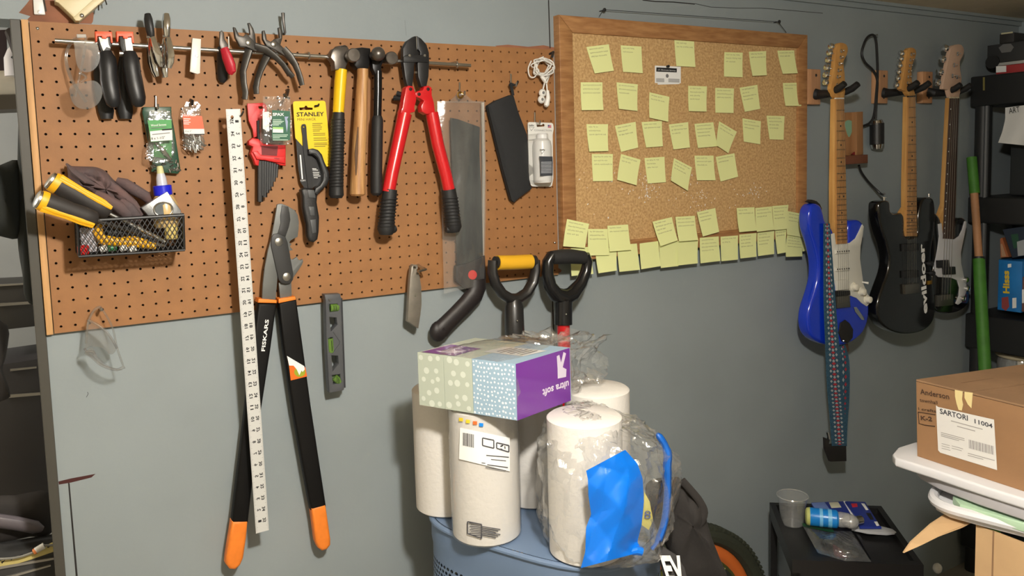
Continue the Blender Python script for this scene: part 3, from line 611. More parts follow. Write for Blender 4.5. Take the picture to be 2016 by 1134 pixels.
a = at(1083, 106, 0); g = G().tube([(a.x, .1, a.z), (a.x, -.6, a.z + .1), (a.x - .7, -1.4, a.z - .5)], .13, 8); tag(obj('peg_hook', g, BLACK, base=tuple(a)), 'black peg hook carrying the white earphones', 'hook', HK)
a = at(1068, 519, 0); g = G().tube([(a.x, .1, a.z), (a.x, -1.2, a.z), (a.x, -1.25, a.z + .15)], .1, 8); tag(obj('peg_hook', g, STEEL, base=tuple(a)), 'steel peg between the two shovel handles', 'hook', HK)
# ---- green screw packets
c = crop(100, 180, 4.2)
DGRN = mat('dark_green_bag', (22, 66, 46), 0.35, coat=.5); GRN = mat('green_label', (42, 140, 54), 0.5); SCREW = mat('zinc_screws', (170, 170, 165), .3, 1.0)
NOTCH = mat('white_label', (226, 226, 222), .55)
t = thing('screw_packet', 'dark green packet of nuts and screws hanging behind the clear one', 'packet', base_at(320, 340, 1), 'fastener packets')
ext('bag', c([(765, 128), (998, 126), (1000, 200), (1020, 300), (1040, 420), (1075, 655), (1050, 682), (830, 665), (840, 600), (800, 400), (755, 170)]), .5, .75, DGRN, t, bev=.08)
rr = random.Random(5); gg = G()
for k in range(26):
    u, v = rr.uniform(845, 1060), rr.uniform(575, 665); p = at(100 + u / 4.2, 180 + v / 4.2, .8); a = rr.uniform(0, 6.28); gg.tube([p, p + Vector((math.cos(a) * .3, -.05, math.sin(a) * .3))], [.09, .07], 6)
obj('nuts_and_screws', gg, SCREW, t, kind='stuff')
t = thing('screw_packet', 'clear blister packet of wood screws with green label hanging in front', 'packet', base_at(318, 310, 1.3), 'fastener packets')
ext('blister', c([(815, 195), (830, 160), (985, 160), (1000, 200), (1010, 300), (1030, 500), (985, 580), (880, 595), (795, 560), (800, 440), (820, 400)]), 1.0, 1.9, CLEAR, t, bev=.15)
ext('backing_card', c([(820, 240), (1000, 235), (1000, 560), (850, 540), (850, 420), (830, 400)]), .95, 1.0, GRN, t)
ext('label_panel', c([(800, 238), (995, 232), (1003, 335), (1006, 402), (828, 418)]), 1.9, 1.93, GRN, t)
ext('white_panel', c([(820, 330), (1003, 312), (1006, 402), (828, 414)]), 1.93, 1.95, NOTCH, t)
ext('black_band', c([(918, 312), (1002, 306), (1003, 318), (920, 324)]), 1.95, 1.96, INK, t)
obj('lettering', textpx('Wood Screws', c([(828, 290)])[0], c([(955, 282)])[0], c([(828, 272)])[0], 1.94, bold=.01), WINK, t, smooth=None)
obj('lettering', textpx('8 x 1-1/2"', c([(832, 400)])[0], c([(945, 390)])[0], c([(832, 380)])[0], 1.96, bold=.01), INK, t, smooth=None)
obj('small_print', bars([c([(828, 306), (945, 298)])[0] + c([(828, 306), (945, 298)])[1] + (1.2,), c([(838, 360), (985, 345)])[0] + c([(838, 360), (985, 345)])[1] + (1.5,)], 1.96), mat('grey_ink', (120, 120, 120), .8), t, smooth=None)
gg = G()
for k in range(7):
    p, q = at(100 + (865 + 10 * k) / 4.2, 180 + (425 + 6 * k) / 4.2, 1.3), at(100 + (950 + 8 * k) / 4.2, 180 + (530 + 6 * k) / 4.2, 1.25); gg.tube([p, q], [.05, .07], 6)
obj('screws', gg, SCREW, t, kind='stuff')
# ---- orange nail packet
t = thing('nail_packet', 'clear packet of nails with an orange and white label', 'packet', base_at(380, 298, 1), 'fastener packets')
ext('blister', c([(1100, 125), (1225, 130), (1240, 150), (1250, 250), (1278, 440), (1265, 480), (1230, 490), (1135, 488), (1112, 465), (1088, 200)]), .6, 1.5, CLEAR, t, bev=.15)
ext('hang_tab', c([(1120, 85), (1215, 85), (1240, 110), (1235, 160), (1095, 150)]), .55, .6, CLEAR, t)
ORL = mat('orange_label', (236, 84, 28), .5)
ext('label_panel', c([(1090, 190), (1250, 205), (1268, 310), (1100, 310)]), 1.5, 1.53, ORL, t)
ext('white_panel', c([(1100, 310), (1268, 310), (1272, 352), (1104, 350)]), 1.5, 1.53, NOTCH, t)
ext('black_band', c([(1190, 352), (1270, 350), (1271, 358), (1191, 360)]), 1.5, 1.53, INK, t)
obj('lettering', textpx('Wire Nails', c([(1095, 207)])[0], c([(1198, 205)])[0], c([(1095, 192)])[0], 1.55, bold=.01), WINK, t, smooth=None)
obj('lettering', textpx('2 x 1"', c([(1112, 335)])[0], c([(1165, 335)])[0], c([(1112, 322)])[0], 1.55), INK, t, smooth=None)
obj('small_print', bars([c([(1098, 228 + 14 * i), (1155 - 12 * (i % 2), 230 + 14 * i)])[0] + c([(1098, 228 + 14 * i), (1155 - 12 * (i % 2), 230 + 14 * i)])[1] + (1.2,) for i in range(4)], 1.55), WINK, t, smooth=None)
gg = G()
for k in range(40):
    u, v = rr.uniform(1135, 1255), rr.uniform(375, 470); p = at(100 + u / 4.2, 180 + v / 4.2, rr.uniform(.8, 1.3)); a = rr.gauss(-.9, .5); q = Vector((math.cos(a) * .4, 0, math.sin(a) * .4)); gg.tube([p - q, p + q], [.05, .05], 5)
obj('nails', gg, SCREW, t, kind='stuff')
# ---- yardstick
RUL = mat('ruler_paint', (206, 206, 203), .35)
t = thing('yardstick', 'white metal yardstick hanging from a nail in front of the lopper', 'ruler', base_at(515, 1048, 2))
YD = 2.9
q = [(444.5, 215), (473, 214.5), (529.5, 1043.5), (504, 1050.5)]
hole = [(457 + 3.2 * math.cos(a), 231 + 4 * math.sin(a)) for a in [2 * math.pi * i / 14 for i in range(14)]]
ext('rule', q, YD - .05, YD, RUL, t, holes=[hole])
TL, TR, BR, BL = [at(p[0], p[1], YD) for p in q]
def rp(a, b): return TL.lerp(TR, a).lerp(BL.lerp(BR, a), b) + Vector((0, -.015, 0))
g = G()
for k in range(1, 36 * 8):
    b = k / 288; ln = .25 if k % 8 == 0 else .17 if k % 4 == 0 else .1; hw = .00022
    for s0, s1 in ((0, ln), (1 - ln, 1)): g.quad(rp(s0, b - hw), rp(s1, b - hw), rp(s1, b + hw), rp(s0, b + hw))
obj('tick_marks', g, mat('tick_grey', (110, 110, 108), .7), t, kind='stuff', smooth=None)
g = G(); dn = (BL - TL).normalized(); rt = (TR - TL).normalized()
for k in range(1, 36):
    for num, aa, sgn in ((36 - k, .34, 1), (k, .72, -1)):
        s_ = str(num); wd_ = .2 * len(s_)
        if sgn > 0: o = rp(aa - .11, k / 36) + dn * (wd_ / 2); textg(s_, o, -dn, rt, wd_, .28, 0.01, g, .03)
        else: o = rp(aa + .11, k / 36) - dn * (wd_ / 2); textg(s_, o, dn, -rt, wd_, .28, 0.01, g, .03)
obj('numerals', g, INK, t, smooth=None)
a = at(458, 233, 0); tag(obj('nail', G().tube([(a.x, .1, a.z), (a.x, -YD - .3, a.z + .02), (a.x + .15, -YD - .5, a.z + .35)], .08, 8), DARKSTEEL, base=tuple(a)), 'nail through the hole at the top of yardstick', 'nail')
# ---- lopper
LG = mat('lopper_grey', (104, 106, 104), .5, .3); LB = mat('lopper_black', (46, 46, 46), .5); LORG = mat('lopper_orange', (240, 132, 44), .5, var=.06, vscale=40)
LBK = mat('lopper_handle', (10, 9, 9), .6, spec=.25)
c = crop(420, 380, 5.04)
t = thing('lopper', 'long lopper with orange ended black handles hanging by its head', 'lopper', base_at(550, 1100, 1.5))
ext('lower_jaw', c([(690, 880), (750, 640), (785, 660), (800, 655), (830, 633), (845, 662), (868, 668), (885, 655), (893, 680), (880, 715), (850, 760), (800, 830), (775, 890), (780, 1045), (665, 1060), (650, 890)]), .9, 1.15, LG, t, bev=.04)
ext('upper_jaw', c([(635, 115), (660, 107), (682, 106), (740, 130), (810, 172), (838, 220), (850, 290), (848, 350), (838, 435), (795, 455), (770, 470), (755, 490), (778, 510), (760, 530), (790, 565), (755, 575), (765, 620), (745, 645), (640, 700), (636, 870), (618, 1060), (485, 1060), (492, 900), (510, 740), (545, 560), (578, 440), (600, 320)]), 1.15, 1.4, LG, t, bev=.04)
ext('blade_cover', c([(683, 122), (745, 138), (758, 200), (765, 265), (750, 340), (718, 430), (690, 425), (640, 400), (655, 350), (668, 300), (665, 230)]), 1.4, 1.5, LB, t, bev=.03)
ext('link_plate', c([(578, 440), (600, 410), (640, 400), (715, 432), (738, 490), (795, 800), (792, 860), (765, 895), (725, 903), (680, 895), (650, 865), (600, 640), (572, 520)]), 1.4, 1.58, LB, t, bev=.05)
for q in ((650, 485), (728, 832)):
    p = at(*c([q])[0], 1.58); obj('pivot_bolt', G().turn(p, (0, -1, 0), [(0, .37), (.06, .36), (.1, .28), (.11, 0)], 18), STEEL, t)
def flatarm(name, pts, d0, d1, m_, bev=.12): return ext(name, pts, d0, d1, m_, t, bev=bev, both=True, seg=3)
flatarm('handle', [(509, 597), (545.5, 598), (533, 690), (510, 840), (489, 1030), (457, 1030), (475, 880), (494, 720)], .5, 1.5, LBK, .22)
flatarm('handle', [(549, 597), (584, 588), (594, 660), (613, 800), (628, 900), (643, 998), (613, 1006), (597, 920), (576, 800), (558, 680)], .5, 1.5, LBK, .22)
flatarm('collar', [(509.5, 588), (545, 591), (545, 597), (508, 596)], .4, 1.62, LORG, .05); flatarm('collar', [(548.5, 589), (581, 583.5), (583, 590), (549, 597)], .4, 1.62, LORG, .05)
flatarm('grip_end', [(457, 1027), (489, 1026), (486, 1060), (480, 1100), (474, 1114), (464, 1123), (453, 1122), (445, 1112), (446, 1098), (452, 1060)], .42, 1.58, LORG, .3)
flatarm('grip_end', [(613, 1001), (642, 993), (646, 1020), (652, 1062), (652, 1074), (645, 1083), (635, 1086), (627, 1080), (622, 1068), (617, 1030)], .42, 1.58, LORG, .3)
ca = crop(400, 560, 4.725)
a0, a1, tp = (521.5, 691.5), (529.5, 629), (514.2, 690.5)
obj('lettering', textpx('FISKARS', a0, a1, tp, 1.51, bold=.025), WINK, t, smooth=None)
ext('sticker', ca([(790, 715), (940, 770), (950, 770), (968, 855), (815, 893), (800, 760)]), 1.5, 1.515, mat('sticker_orange', (232, 110, 30), .45), t)
obj('sticker_emblem', G().extr([(q.x, q.z) for q in [at(*ca([(898 + 52 * math.cos(k * .314), 815 + 45 * math.sin(k * .314))])[0], 1.52) for k in range(20)]], 1.515, 1.525), mat('sticker_green', (150, 160, 40), .5), t)
ext('torn_paper', ca([(780, 665), (940, 760), (945, 790), (925, 815), (915, 800), (895, 845), (870, 790), (840, 755), (800, 755)]), 1.52, 1.54, WINK, t)
a = at(545, 425, 0); tag(obj('peg_hook', G().tube([(a.x, .1, a.z), (a.x, -1.3, a.z)], .1, 8), STEEL, base=tuple(a)), 'peg behind the lopper head', 'hook', HK)
# ---- red hex key set
c = crop(460, 180, 5.04); HEXR = mat('red_plastic', (206, 34, 34), .45)
t = thing('hex_key_set', 'red folding holder of black hex keys half hidden by screw box', 'hex keys', base_at(525, 395, 1))
ext('hanger_card', c([(135, 120), (300, 112), (330, 140), (330, 340), (300, 420), (200, 460), (190, 380), (150, 290)]), .6, .8, HEXR, t, bev=.03, holes=[c([(245, 150), (280, 145), (300, 165), (255, 178)])])
ext('holder_body', c([(150, 490), (190, 460), (250, 470), (300, 520), (520, 530), (520, 740), (470, 735), (400, 705), (330, 690), (260, 680), (250, 740), (215, 730), (200, 680), (170, 620), (190, 550), (150, 530)]), .7, 1.3, HEXR, t, bev=.12)
ext('clip_band', c([(190, 600), (240, 590), (270, 630), (430, 650), (510, 640), (510, 715), (400, 700), (300, 680), (230, 675)]), 1.3, 1.5, HEXR, t, bev=.06)
obj('lettering', textpx('Allen', c([(400, 672)])[0], c([(455, 674)])[0], c([(400, 655)])[0], 1.51), INK, t, smooth=None)
ext('painted_shade', c([(275, 540), (440, 540), (430, 640), (280, 630)]), 1.3, 1.34, mat('dark_red_shadow', (110, 22, 24), .6), t)  # darker red patch, shade on the holder put into the colour
for k in range(8):
    u0, u1, v1 = 262 + 25 * k, 262 + 23 * k, 1095 - (0, 60, 45, 90, 120, 150, 200, 240)[k]
    obj('hex_key', pxtube(c([(u0, 690, 1.0), (u1, v1, 1.0)]), (.26, .24, .22, .2, .18, .16, .14, .12)[k], 6), JAW, t)
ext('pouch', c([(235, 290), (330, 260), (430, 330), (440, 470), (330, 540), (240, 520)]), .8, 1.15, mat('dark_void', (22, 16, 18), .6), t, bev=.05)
# ---- clear screw box
t = thing('screw_box', 'clear plastic box of screws with dark green label', 'packet', base_at(545, 285, 2), 'fastener packets')
ext('hang_tab', c([(292, 50), (560, 45), (570, 200), (290, 200)]), 2.1, 2.16, CLEAR, t)
ext('blister', c([(290, 200), (575, 195), (585, 250), (580, 500), (540, 530), (440, 535), (300, 510), (288, 380)]), 1.6, 2.7, CLEAR, t, bev=.18)
ext('label', c([(382, 185), (560, 195), (560, 480), (520, 490), (390, 488), (380, 450)]), 2.7, 2.73, mat('spruce_label', (24, 88, 62), .5), t)
ext('side_label', c([(288, 205), (350, 200), (352, 400), (290, 370)]), 2.66, 2.69, NOTCH, t)
obj('lettering', textpx('SPAX', c([(388, 243)])[0], c([(500, 243)])[0], c([(388, 213)])[0], 2.74, bold=.03), WINK, t, smooth=None)
ext('white_panel', c([(388, 372), (492, 376), (492, 410), (388, 408)]), 2.73, 2.745, NOTCH, t); ext('lime_panel', c([(388, 352), (492, 355), (492, 376), (388, 372)]), 2.73, 2.745, mat('lime_label', (150, 200, 110), .5), t)
obj('small_print', bars([c([(388, y), (388 + ln, y)])[0] + c([(388, y), (388 + ln, y)])[1] + (1.3,) for y, ln in ((285, 85), (300, 110), (312, 95), (325, 80), (338, 60), (435, 150), (450, 140), (464, 70), (484, 150))], 2.74), mat('pale_green_ink', (190, 214, 196), .8), t, smooth=None)
ext('screw_picture', c([(505, 250), (545, 250), (530, 275), (538, 300), (536, 350), (528, 405), (520, 350), (514, 300)]), 2.73, 2.745, mat('steel_ink', (150, 160, 190), .5), t)
# ---- yellow saw card
c = crop(460, 180, 5.04); YC = mat('yellow_card', (240, 204, 6), .45)
t = thing('carded_saw', 'small black hacksaw on a yellow hanging card', 'saw', base_at(615, 478, 1))
ext('card', [tuple(q) for q in roundc([Vector(p) for p in c([(588, 98), (910, 92), (972, 745), (860, 745), (640, 500), (612, 470)])], 5)], .9, .96, YC, t, holes=[c([(650, 160), (700, 158), (710, 142), (725, 142), (735, 158), (785, 162), (785, 182), (655, 186)])])
obj('lettering', textpx('STANLEY', c([(626, 250)])[0], c([(898, 245)])[0], c([(624, 207)])[0], .97, bold=.02), INK, t, smooth=None)
obj('lettering', textpx('MINI HACK', c([(632, 292)])[0], c([(818, 288)])[0], c([(631, 265)])[0], .97), mat('olive_ink', (110, 96, 20), .6), t, smooth=None)
obj('small_print', bars([c([(x, y), (x + ln, y - 2)])[0] + c([(x, y), (x + ln, y - 2)])[1] + (1.2,) for x, y, ln in ((780, 322, 100), (780, 340, 85), (782, 358, 95), (784, 378, 90), (785, 396, 70), (788, 420, 120), (789, 437, 120), (792, 467, 125), (793, 487, 135), (797, 517, 130), (798, 532, 130), (799, 549, 110))], .97), mat('olive_ink', (110, 96, 20), .6), t, smooth=None)
ext('lower_card', c([(618, 470), (700, 560), (745, 625), (760, 600), (800, 640), (850, 700), (895, 850), (880, 900), (830, 935), (750, 965), (700, 955), (665, 900), (640, 750), (625, 560)]), .94, 1.05, mat('black_card', (30, 30, 32), .4), t)
ext('blade', c([(672, 350), (680, 328), (700, 322), (716, 330), (722, 355), (728, 460), (745, 600), (790, 960), (740, 960), (720, 800), (690, 560), (684, 440)]), 1.1, 1.2, JAW, t, holes=[c(circ((698, 350), 9, 10))])
ext('frame_bow', c([(745, 575), (790, 565), (840, 580), (880, 625), (905, 700), (950, 800), (955, 870), (930, 930), (870, 985), (835, 1030), (800, 1010), (815, 960), (860, 930), (890, 880), (892, 810), (860, 720), (835, 660), (790, 625), (750, 625)]), 1.05, 1.75, BLACK, t, bev=.12, both=True)
ext('bow_rib', c([(760, 585), (800, 578), (840, 600), (868, 645), (890, 715), (925, 800), (930, 850), (912, 850), (905, 800), (870, 715), (850, 660), (815, 615), (762, 610)]), 1.75, 1.82, mat('grey_rubber', (70, 72, 74), .5), t, bev=.02)
ext('handle', c([(670, 980), (700, 955), (790, 965), (835, 1030), (830, 1100), (855, 1250), (850, 1390), (838, 1470), (800, 1500), (755, 1490), (735, 1440), (730, 1320), (690, 1150), (685, 1040)]), .95, 1.9, BLACK, t, bev=.22, both=True, seg=3)
for q in ([(745, 1140), (800, 1145), (805, 1230), (760, 1235)], [(760, 1275), (815, 1270), (820, 1400), (780, 1410)], [(735, 975), (800, 980), (815, 1060), (745, 1050)]):
    ext('grip_pad', c(q), 1.9, 1.96, mat('grey_rubber', (70, 72, 74), .5), t, bev=.03)
obj('lettering', textpx('TURN', c([(660, 895)])[0], c([(712, 890)])[0], c([(660, 880)])[0], 1.06), WINK, t, smooth=None)
ext('arrow', c([(655, 630), (668, 630), (688, 870), (676, 872)]), 1.05, 1.065, WINK, t)
obj('small_print', bars([c([(x, y), (x + ln, y + 2)])[0] + c([(x, y), (x + ln, y + 2)])[1] + (1.2,) for x, y, ln in ((780, 770, 40), (782, 782, 55), (785, 805, 65), (788, 822, 60), (790, 840, 70), (795, 858, 40))], 1.06), WINK, t, smooth=None)
# ---- torpedo level
c = crop(400, 560, 4.725); LV = mat('level_grey', (78, 80, 84), .45); VIAL = mat('green_vial', (112, 150, 66), .12, trans=.35, coat=.5)
t = thing('torpedo_level', 'grey torpedo level with three green vials hanging on a nail', 'level', base_at(655, 782, 1))
ext('body', c([(1130, 95), (1275, 88), (1285, 130), (1315, 960), (1308, 985), (1175, 1010), (1150, 560), (1140, 150)]), .6, 1.5, LV, t, bev=.06, both=True,
    holes=[c([(1175, 305), (1240, 310), (1250, 375), (1190, 440)]), c([(1195, 660), (1255, 665), (1262, 740), (1205, 810)]), c([(1168, 185), (1250, 180), (1258, 250), (1180, 258)]), c([(1200, 845), (1275, 835), (1280, 920), (1210, 930)]), c([(1162, 495), (1205, 492), (1210, 630), (1172, 632)])])
obj('vial', pxtube(c([(1178, 218, 1.2), (1255, 212, 1.2)]), .38, 14), VIAL, t); obj('vial', pxtube(c([(1180, 500, 1.2), (1190, 630, 1.2)]), .34, 14), VIAL, t); obj('vial', pxtube(c([(1215, 860, 1.2), (1270, 905, 1.2)]), .34, 14), VIAL, t)
for q in ((1205, 216), (1225, 214), (1183, 540), (1187, 590), (1235, 875), (1250, 888)):
    p = at(*c([q])[0], 1.2); obj('vial_line', G().tube([p + Vector((0, -.32, -.24)), p + Vector((0, -.40, .0)), p + Vector((0, -.32, .24))], .025, 5), INK, t)
ext('raised_rib', c([(1210, 440), (1220, 440), (1290, 525), (1285, 560), (1215, 645), (1205, 640), (1268, 555), (1270, 530)]), 1.5, 1.58, LV, t)
ext('groove', c([(1285, 130), (1296, 130), (1326, 960), (1315, 962)]), .6, 1.35, mat('level_edge', (52, 54, 58), .5), t)
a = at(634, 586, 0); tag(obj('nail', G().tube([(a.x, .1, a.z), (a.x + .2, -1.7, a.z)], .1, 8), STEEL, base=tuple(a)), 'nail head at the top of the torpedo level', 'nail')
# ---- utility knife
c = crop(720, 330, 3.15)
t = thing('utility_knife', 'grey metal utility knife hanging from a peg at board edge', 'knife', base_at(815, 655, 1.2))
ext('body', c([(285, 615), (295, 603), (315, 605), (330, 650), (345, 740), (347, 850), (340, 910), (327, 998), (310, 990), (260, 955), (268, 800), (275, 690)]), 1.1, 1.75, mat('cast_zinc', (134, 128, 118), .45, .5, var=.1, vscale=40), t, bev=.14, both=True, holes=[c(circ((307, 618), 8, 10))])
ext('body_half', c([(330, 650), (345, 740), (347, 850), (340, 910), (327, 998), (318, 994), (326, 900), (334, 780)]), .75, 1.1, mat('cast_zinc', (134, 128, 118), .45), t)
p = at(*c([(308, 792)])[0], 1.75); obj('screw', G().turn(p, (0, -1, 0), [(0, .12), (.05, .1), (.06, 0)], 10), STEEL, t)
a = at(817, 526, 0); tag(obj('peg_hook', G().tube([(a.x + .3, .1, a.z + .2), (a.x + .2, -.8, a.z + .1), (a.x + .1, -2.2, a.z), (a.x - .8, -2.4, a.z - .1)], .13, 8), STEEL, base=tuple(a)), 'steel peg hook with utility knife', 'hook', HK)
# ---- hand saw in a clear sleeve
SAWB = mat('saw_blade', (92, 96, 96), .35, .75, var=.35, vscale=14, rgb2=None, stretch=(2, 2, .5)); SAWH = mat('saw_handle', (33, 28, 29), .5)
c = crop(700, 40, 3.78); cb_ = crop(720, 330, 3.15)
t = thing('pruning_saw', 'long black handled saw with grey blade inside clear sleeve', 'saw', base_at(905, 668, 1))
ext('blade', c([(705, 725)])+c([(760, 735), (925, 795)])+[(944, 300), (949, 420), (951, 510), (900, 530), (897, 430), (890, 330)], .9, .96, SAWB, t)
ext('handle_scale', cb_([(560, 610), (640, 590), (742, 545), (748, 690), (735, 760), (640, 760), (560, 700)]), .7, 1.15, SAWH, t, bev=.1)
obj('red_badge', G().extr([(q.x, q.z) for q in [at(*cb_([(662 + 27 * math.cos(k * .349), 665 + 29 * math.sin(k * .349))])[0], 1.16) for k in range(18)]], 1.15, 1.19), mat('red_badge', (214, 52, 48), .45), t)
obj('handle', pxtube(cb_([(690, 690, .95), (690, 740, .95), (672, 790, .98), (620, 850, 1.05), (560, 910, 1.1), (500, 970, 1.1), (462, 1010, 1.1), (445, 1035, 1.1)]), [.95, 1.0, .98, .92, .88, .9, .98, .7], 16, 0, flat=.7, fdir=(0, 1, 0)), SAWH, t)
obj('handle_knob', G().ball(at(*cb_([(452, 1015)])[0], 1.1), .95, .62, 1.05), SAWH, t)
obj('hang_hole', G().turn(at(*cb_([(482, 1002)])[0], 1.75), (0, -1, 0), [(0, .16), (.02, .16), (.03, 0)], 10), mat('dark_void', (22, 16, 18), .6), t)
t = thing('saw_sleeve', 'long clear plastic sleeve with brass eyelet around the saw', 'sleeve', base_at(910, 575, 1.4))
SLV = film('clear_sleeve', clear=.9, haze=.06, bump=.5, bscale=18, rough=.14, spec=.12)
sl = [(861, 199), (955, 200), (957, 340), (955, 515), (953, 560), (874, 578), (869, 400), (864, 300)]
def sleeve(d, wob):
    L_, R_ = [(861, 199), (864, 300), (869, 400), (872, 500), (874, 578)], [(955, 200), (957, 330), (957, 420), (955, 500), (953, 560)]
    def fn(a, b):
        k = b * 4; i = min(3, int(k)); f_ = k - i
        l = (L_[i][0] + (L_[i + 1][0] - L_[i][0]) * f_, L_[i][1] + (L_[i + 1][1] - L_[i][1]) * f_); r = (R_[i][0] + (R_[i + 1][0] - R_[i][0]) * f_, R_[i][1] + (R_[i + 1][1] - R_[i][1]) * f_)
        u, v = l[0] + (r[0] - l[0]) * a, l[1] + (r[1] - l[1]) * a
        return at(u, v, d + wob * math.sin(math.pi * a) * (.8 + .3 * math.sin(a * 9 + b * 7)))
    return G().grid(fn, 16, 24)
obj('front_film', sleeve(1.25, .5), SLV, t); obj('back_film', sleeve(.45, .0), film('clear_back', clear=.93, haze=.05), t)
ext('top_tab', c([(615, 605), (700, 600), (745, 560), (760, 525), (800, 530), (830, 560), (870, 598), (960, 605), (960, 615), (615, 612)]), .68, .74, SLV, t)
obj('side_seam', pxtube([(950, 202, .8), (952, 330, .8), (951, 430, .8), (949, 560, .8)], .16, 8, flat=.4), film('seam_film', clear=.6, haze=.4, tint=(250, 244, 220)), t)
p = at(*c([(778, 556)])[0], .74); obj('eyelet', G().tube([(p.x + .27 * math.cos(a), p.y - .04, p.z + .27 * math.sin(a)) for a in [2 * math.pi * i / 18 for i in range(18)]], .1, 8, closed=True), BRASS, t)
# ---- black fabric pouch
FAB = mat('black_canvas', (30, 31, 33), .8, bump=.3, bscale=300)
t = thing('fabric_sheath', 'black fabric sheath hanging askew by its loop', 'sheath', base_at(1015, 398, 1))
ext('sleeve', c([(985, 635), (1040, 600), (1155, 555), (1180, 560), (1215, 680), (1280, 850), (1290, 1000)])+cb_([(1012, 0), (1022, 105), (1035, 130), (960, 185), (922, 216), (905, 200), (850, 0)]), .5, 1.0, FAB, t, bev=.15)
ext('hem', c([(985, 635), (1005, 650), (1110, 990)])+cb_([(870, 0), (930, 205), (922, 216), (905, 200), (850, 0)]), 1.0, 1.06, FAB, t)
obj('loop', pxtube([(1010, 188, .8), (1007, 172, .9), (1004, 165, 1.0), (1015, 168, 1.0), (1020, 160, .9)], .16, 8, 3, flat=.5), FAB, t)
# ---- earphones
EAR = mat('white_cable', (226, 224, 218), .4)
t = thing('earphones', 'coil of white wired earphones hanging at the pegboard corner', 'earphones', base_at(1068, 205, 1))
pts = []; rr = random.Random(21)
for k in range(70):
    a = k * .55; rad = 18 + 5 * math.sin(k * 1.7); pts.append((1068 + rad * math.cos(a) * (1.1 if k % 9 < 5 else .7), 132 + 15 * math.sin(a) + 3 * math.sin(k), 1.0 + .35 * math.sin(k * .9)))
pts += [(1070, 150, 1.1), (1072, 160, 1.1)]
obj('cable', pxtube(pts, .07, 6, 3), EAR, t)
obj('cable', pxtube([(1046, 120, .8), (1040, 135, .8), (1043, 150, .8), (1052, 152, .8), (1058, 140, .9), (1056, 120, 1), (1070, 112, 1)], .07, 6, 4), EAR, t)
obj('wrap', pxtube([(1066, 150, 1.2), (1072, 158, 1.2), (1078, 150, 1.2), (1074, 164, 1.2)], [.2, .32, .28, .2], 8, 2 and 0), EAR, t)
obj('cable', pxtube([(1072, 164, 1.1), (1070, 172, 1.1), (1068, 180, 1.1)], .08, 6), EAR, t); obj('cable', pxtube([(1076, 164, 1.1), (1077, 175, 1.1), (1078, 190, 1.1)], .08, 6), EAR, t)
for (u, v, a_) in ((1068, 183, 0), (1066, 196, 0)):
    p = at(u, v, 1.2); obj('earbud', G().ball(p, .42, .35, .42, 12, 8), EAR, t); obj('mesh_grille', G().ball(p + Vector((-.08, -.3, 0)), .16, .08, .16, 8, 6), mat('grey_mesh', (120, 120, 120), .6), t)
obj('stem', pxtube([(1078, 178, 1.1), (1079, 192, 1.1), (1076, 206, 1.1), (1074, 209, 1.1)], [.16, .24, .3, .2], 10), EAR, t)
# ---- white bottle on a card
c = crop(850, 70, 4.535); c3 = crop(900, 320, 4.724)
t = thing('carded_bottle', 'small white bottle in clear blister on white hanging card', 'bottle', base_at(1064, 368, 1))
ext('card', [tuple(q) for q in roundc([Vector(p) for p in c([(858, 772), (1082, 780), (1090, 830), (1080, 880), (1082, 1100)])+c3([(893, 0), (895, 150), (880, 225), (690, 222), (670, 150)])+c([(862, 950)])], 4)], .5, .56, WHITE, t, holes=[c([(935, 800), (985, 798), (995, 785), (1010, 798), (1005, 812), (940, 815)])])
obj('bottle_body', G().turn(at(1069, 361, 1.2), (0, 0, 1), [(0, .8), (.1, .95), (.3, 1.0), (3.9, 1.0), (4.4, .9), (4.65, .62), (4.7, .5)], 20), mat('bottle_white', (216, 216, 214), .3), t)
obj('cap', G().turn(at(1068, 290, 1.2) + Vector((0, 0, 0)), (0, 0, 1), [(-.25, .62), (1.35, .6), (1.45, .5), (1.46, 0)], 18), mat('cap_white', (232, 232, 232), .35), t)
ext('label', c([(960, 1078), (1078, 1080)])+c3([(890, 0), (888, 120), (775, 126), (772, 0)]), 2.2, 2.24, mat('navy_label', (46, 50, 60), .5), t)
obj('small_print', bars([c3([(780, y), (880, y - 2)])[0] + c3([(780, y), (880, y - 2)])[1] + (1.1,) for y in (0, 14, 28, 42, 56, 70, 84, 98)], 2.25), mat('pale_ink', (196, 200, 206), .7), t, smooth=None)
def tri(name, cpts, d, th_, m_):
    P = [at(*p, d) for p in cpts]; return obj(name, G().tube(P, th_, 5, closed=True), m_, t)
GI = mat('grey_ink', (120, 120, 120), .8)
tri('emblem', c([(868, 815), (915, 818), (888, 850)]), .57, .03, GI); tri('emblem', c([(965, 1020), (1010, 1022), (985, 1052)]), 2.22, .03, GI)
obj('lettering', textpx('hello', c([(868, 808)])[0], c([(912, 808)])[0], c([(868, 794)])[0], .58, bold=.02), INK, t, smooth=None)
obj('lettering', textpx('CONNECTION', c([(915, 852)])[0], c([(1070, 856)])[0], c([(915, 838)])[0], .58), GI, t, smooth=None)
obj('lettering', textpx('hello', c([(968, 1022)])[0], c([(1008, 1022)])[0], c([(968, 1012)])[0], 2.23, bold=.02), INK, t, smooth=None)
ext('flag_print', c([(1037, 798), (1066, 799), (1067, 825), (1038, 824)]), .56, .575, mat('flag_red', (196, 120, 130), .6), t); ext('flag_canton', c([(1037, 798), (1050, 798), (1050, 811), (1037, 811)]), .575, .585, mat('flag_blue', (70, 76, 130), .6), t)
ext('blister', c([(900, 960), (940, 930), (940, 875), (1050, 872), (1060, 940), (1080, 980)])+c3([(895, 130), (890, 165), (870, 175), (740, 172), (725, 150)])+c([(905, 1100)]), .56, 2.4, film('blister', clear=.94, haze=.03), t, bev=.3)
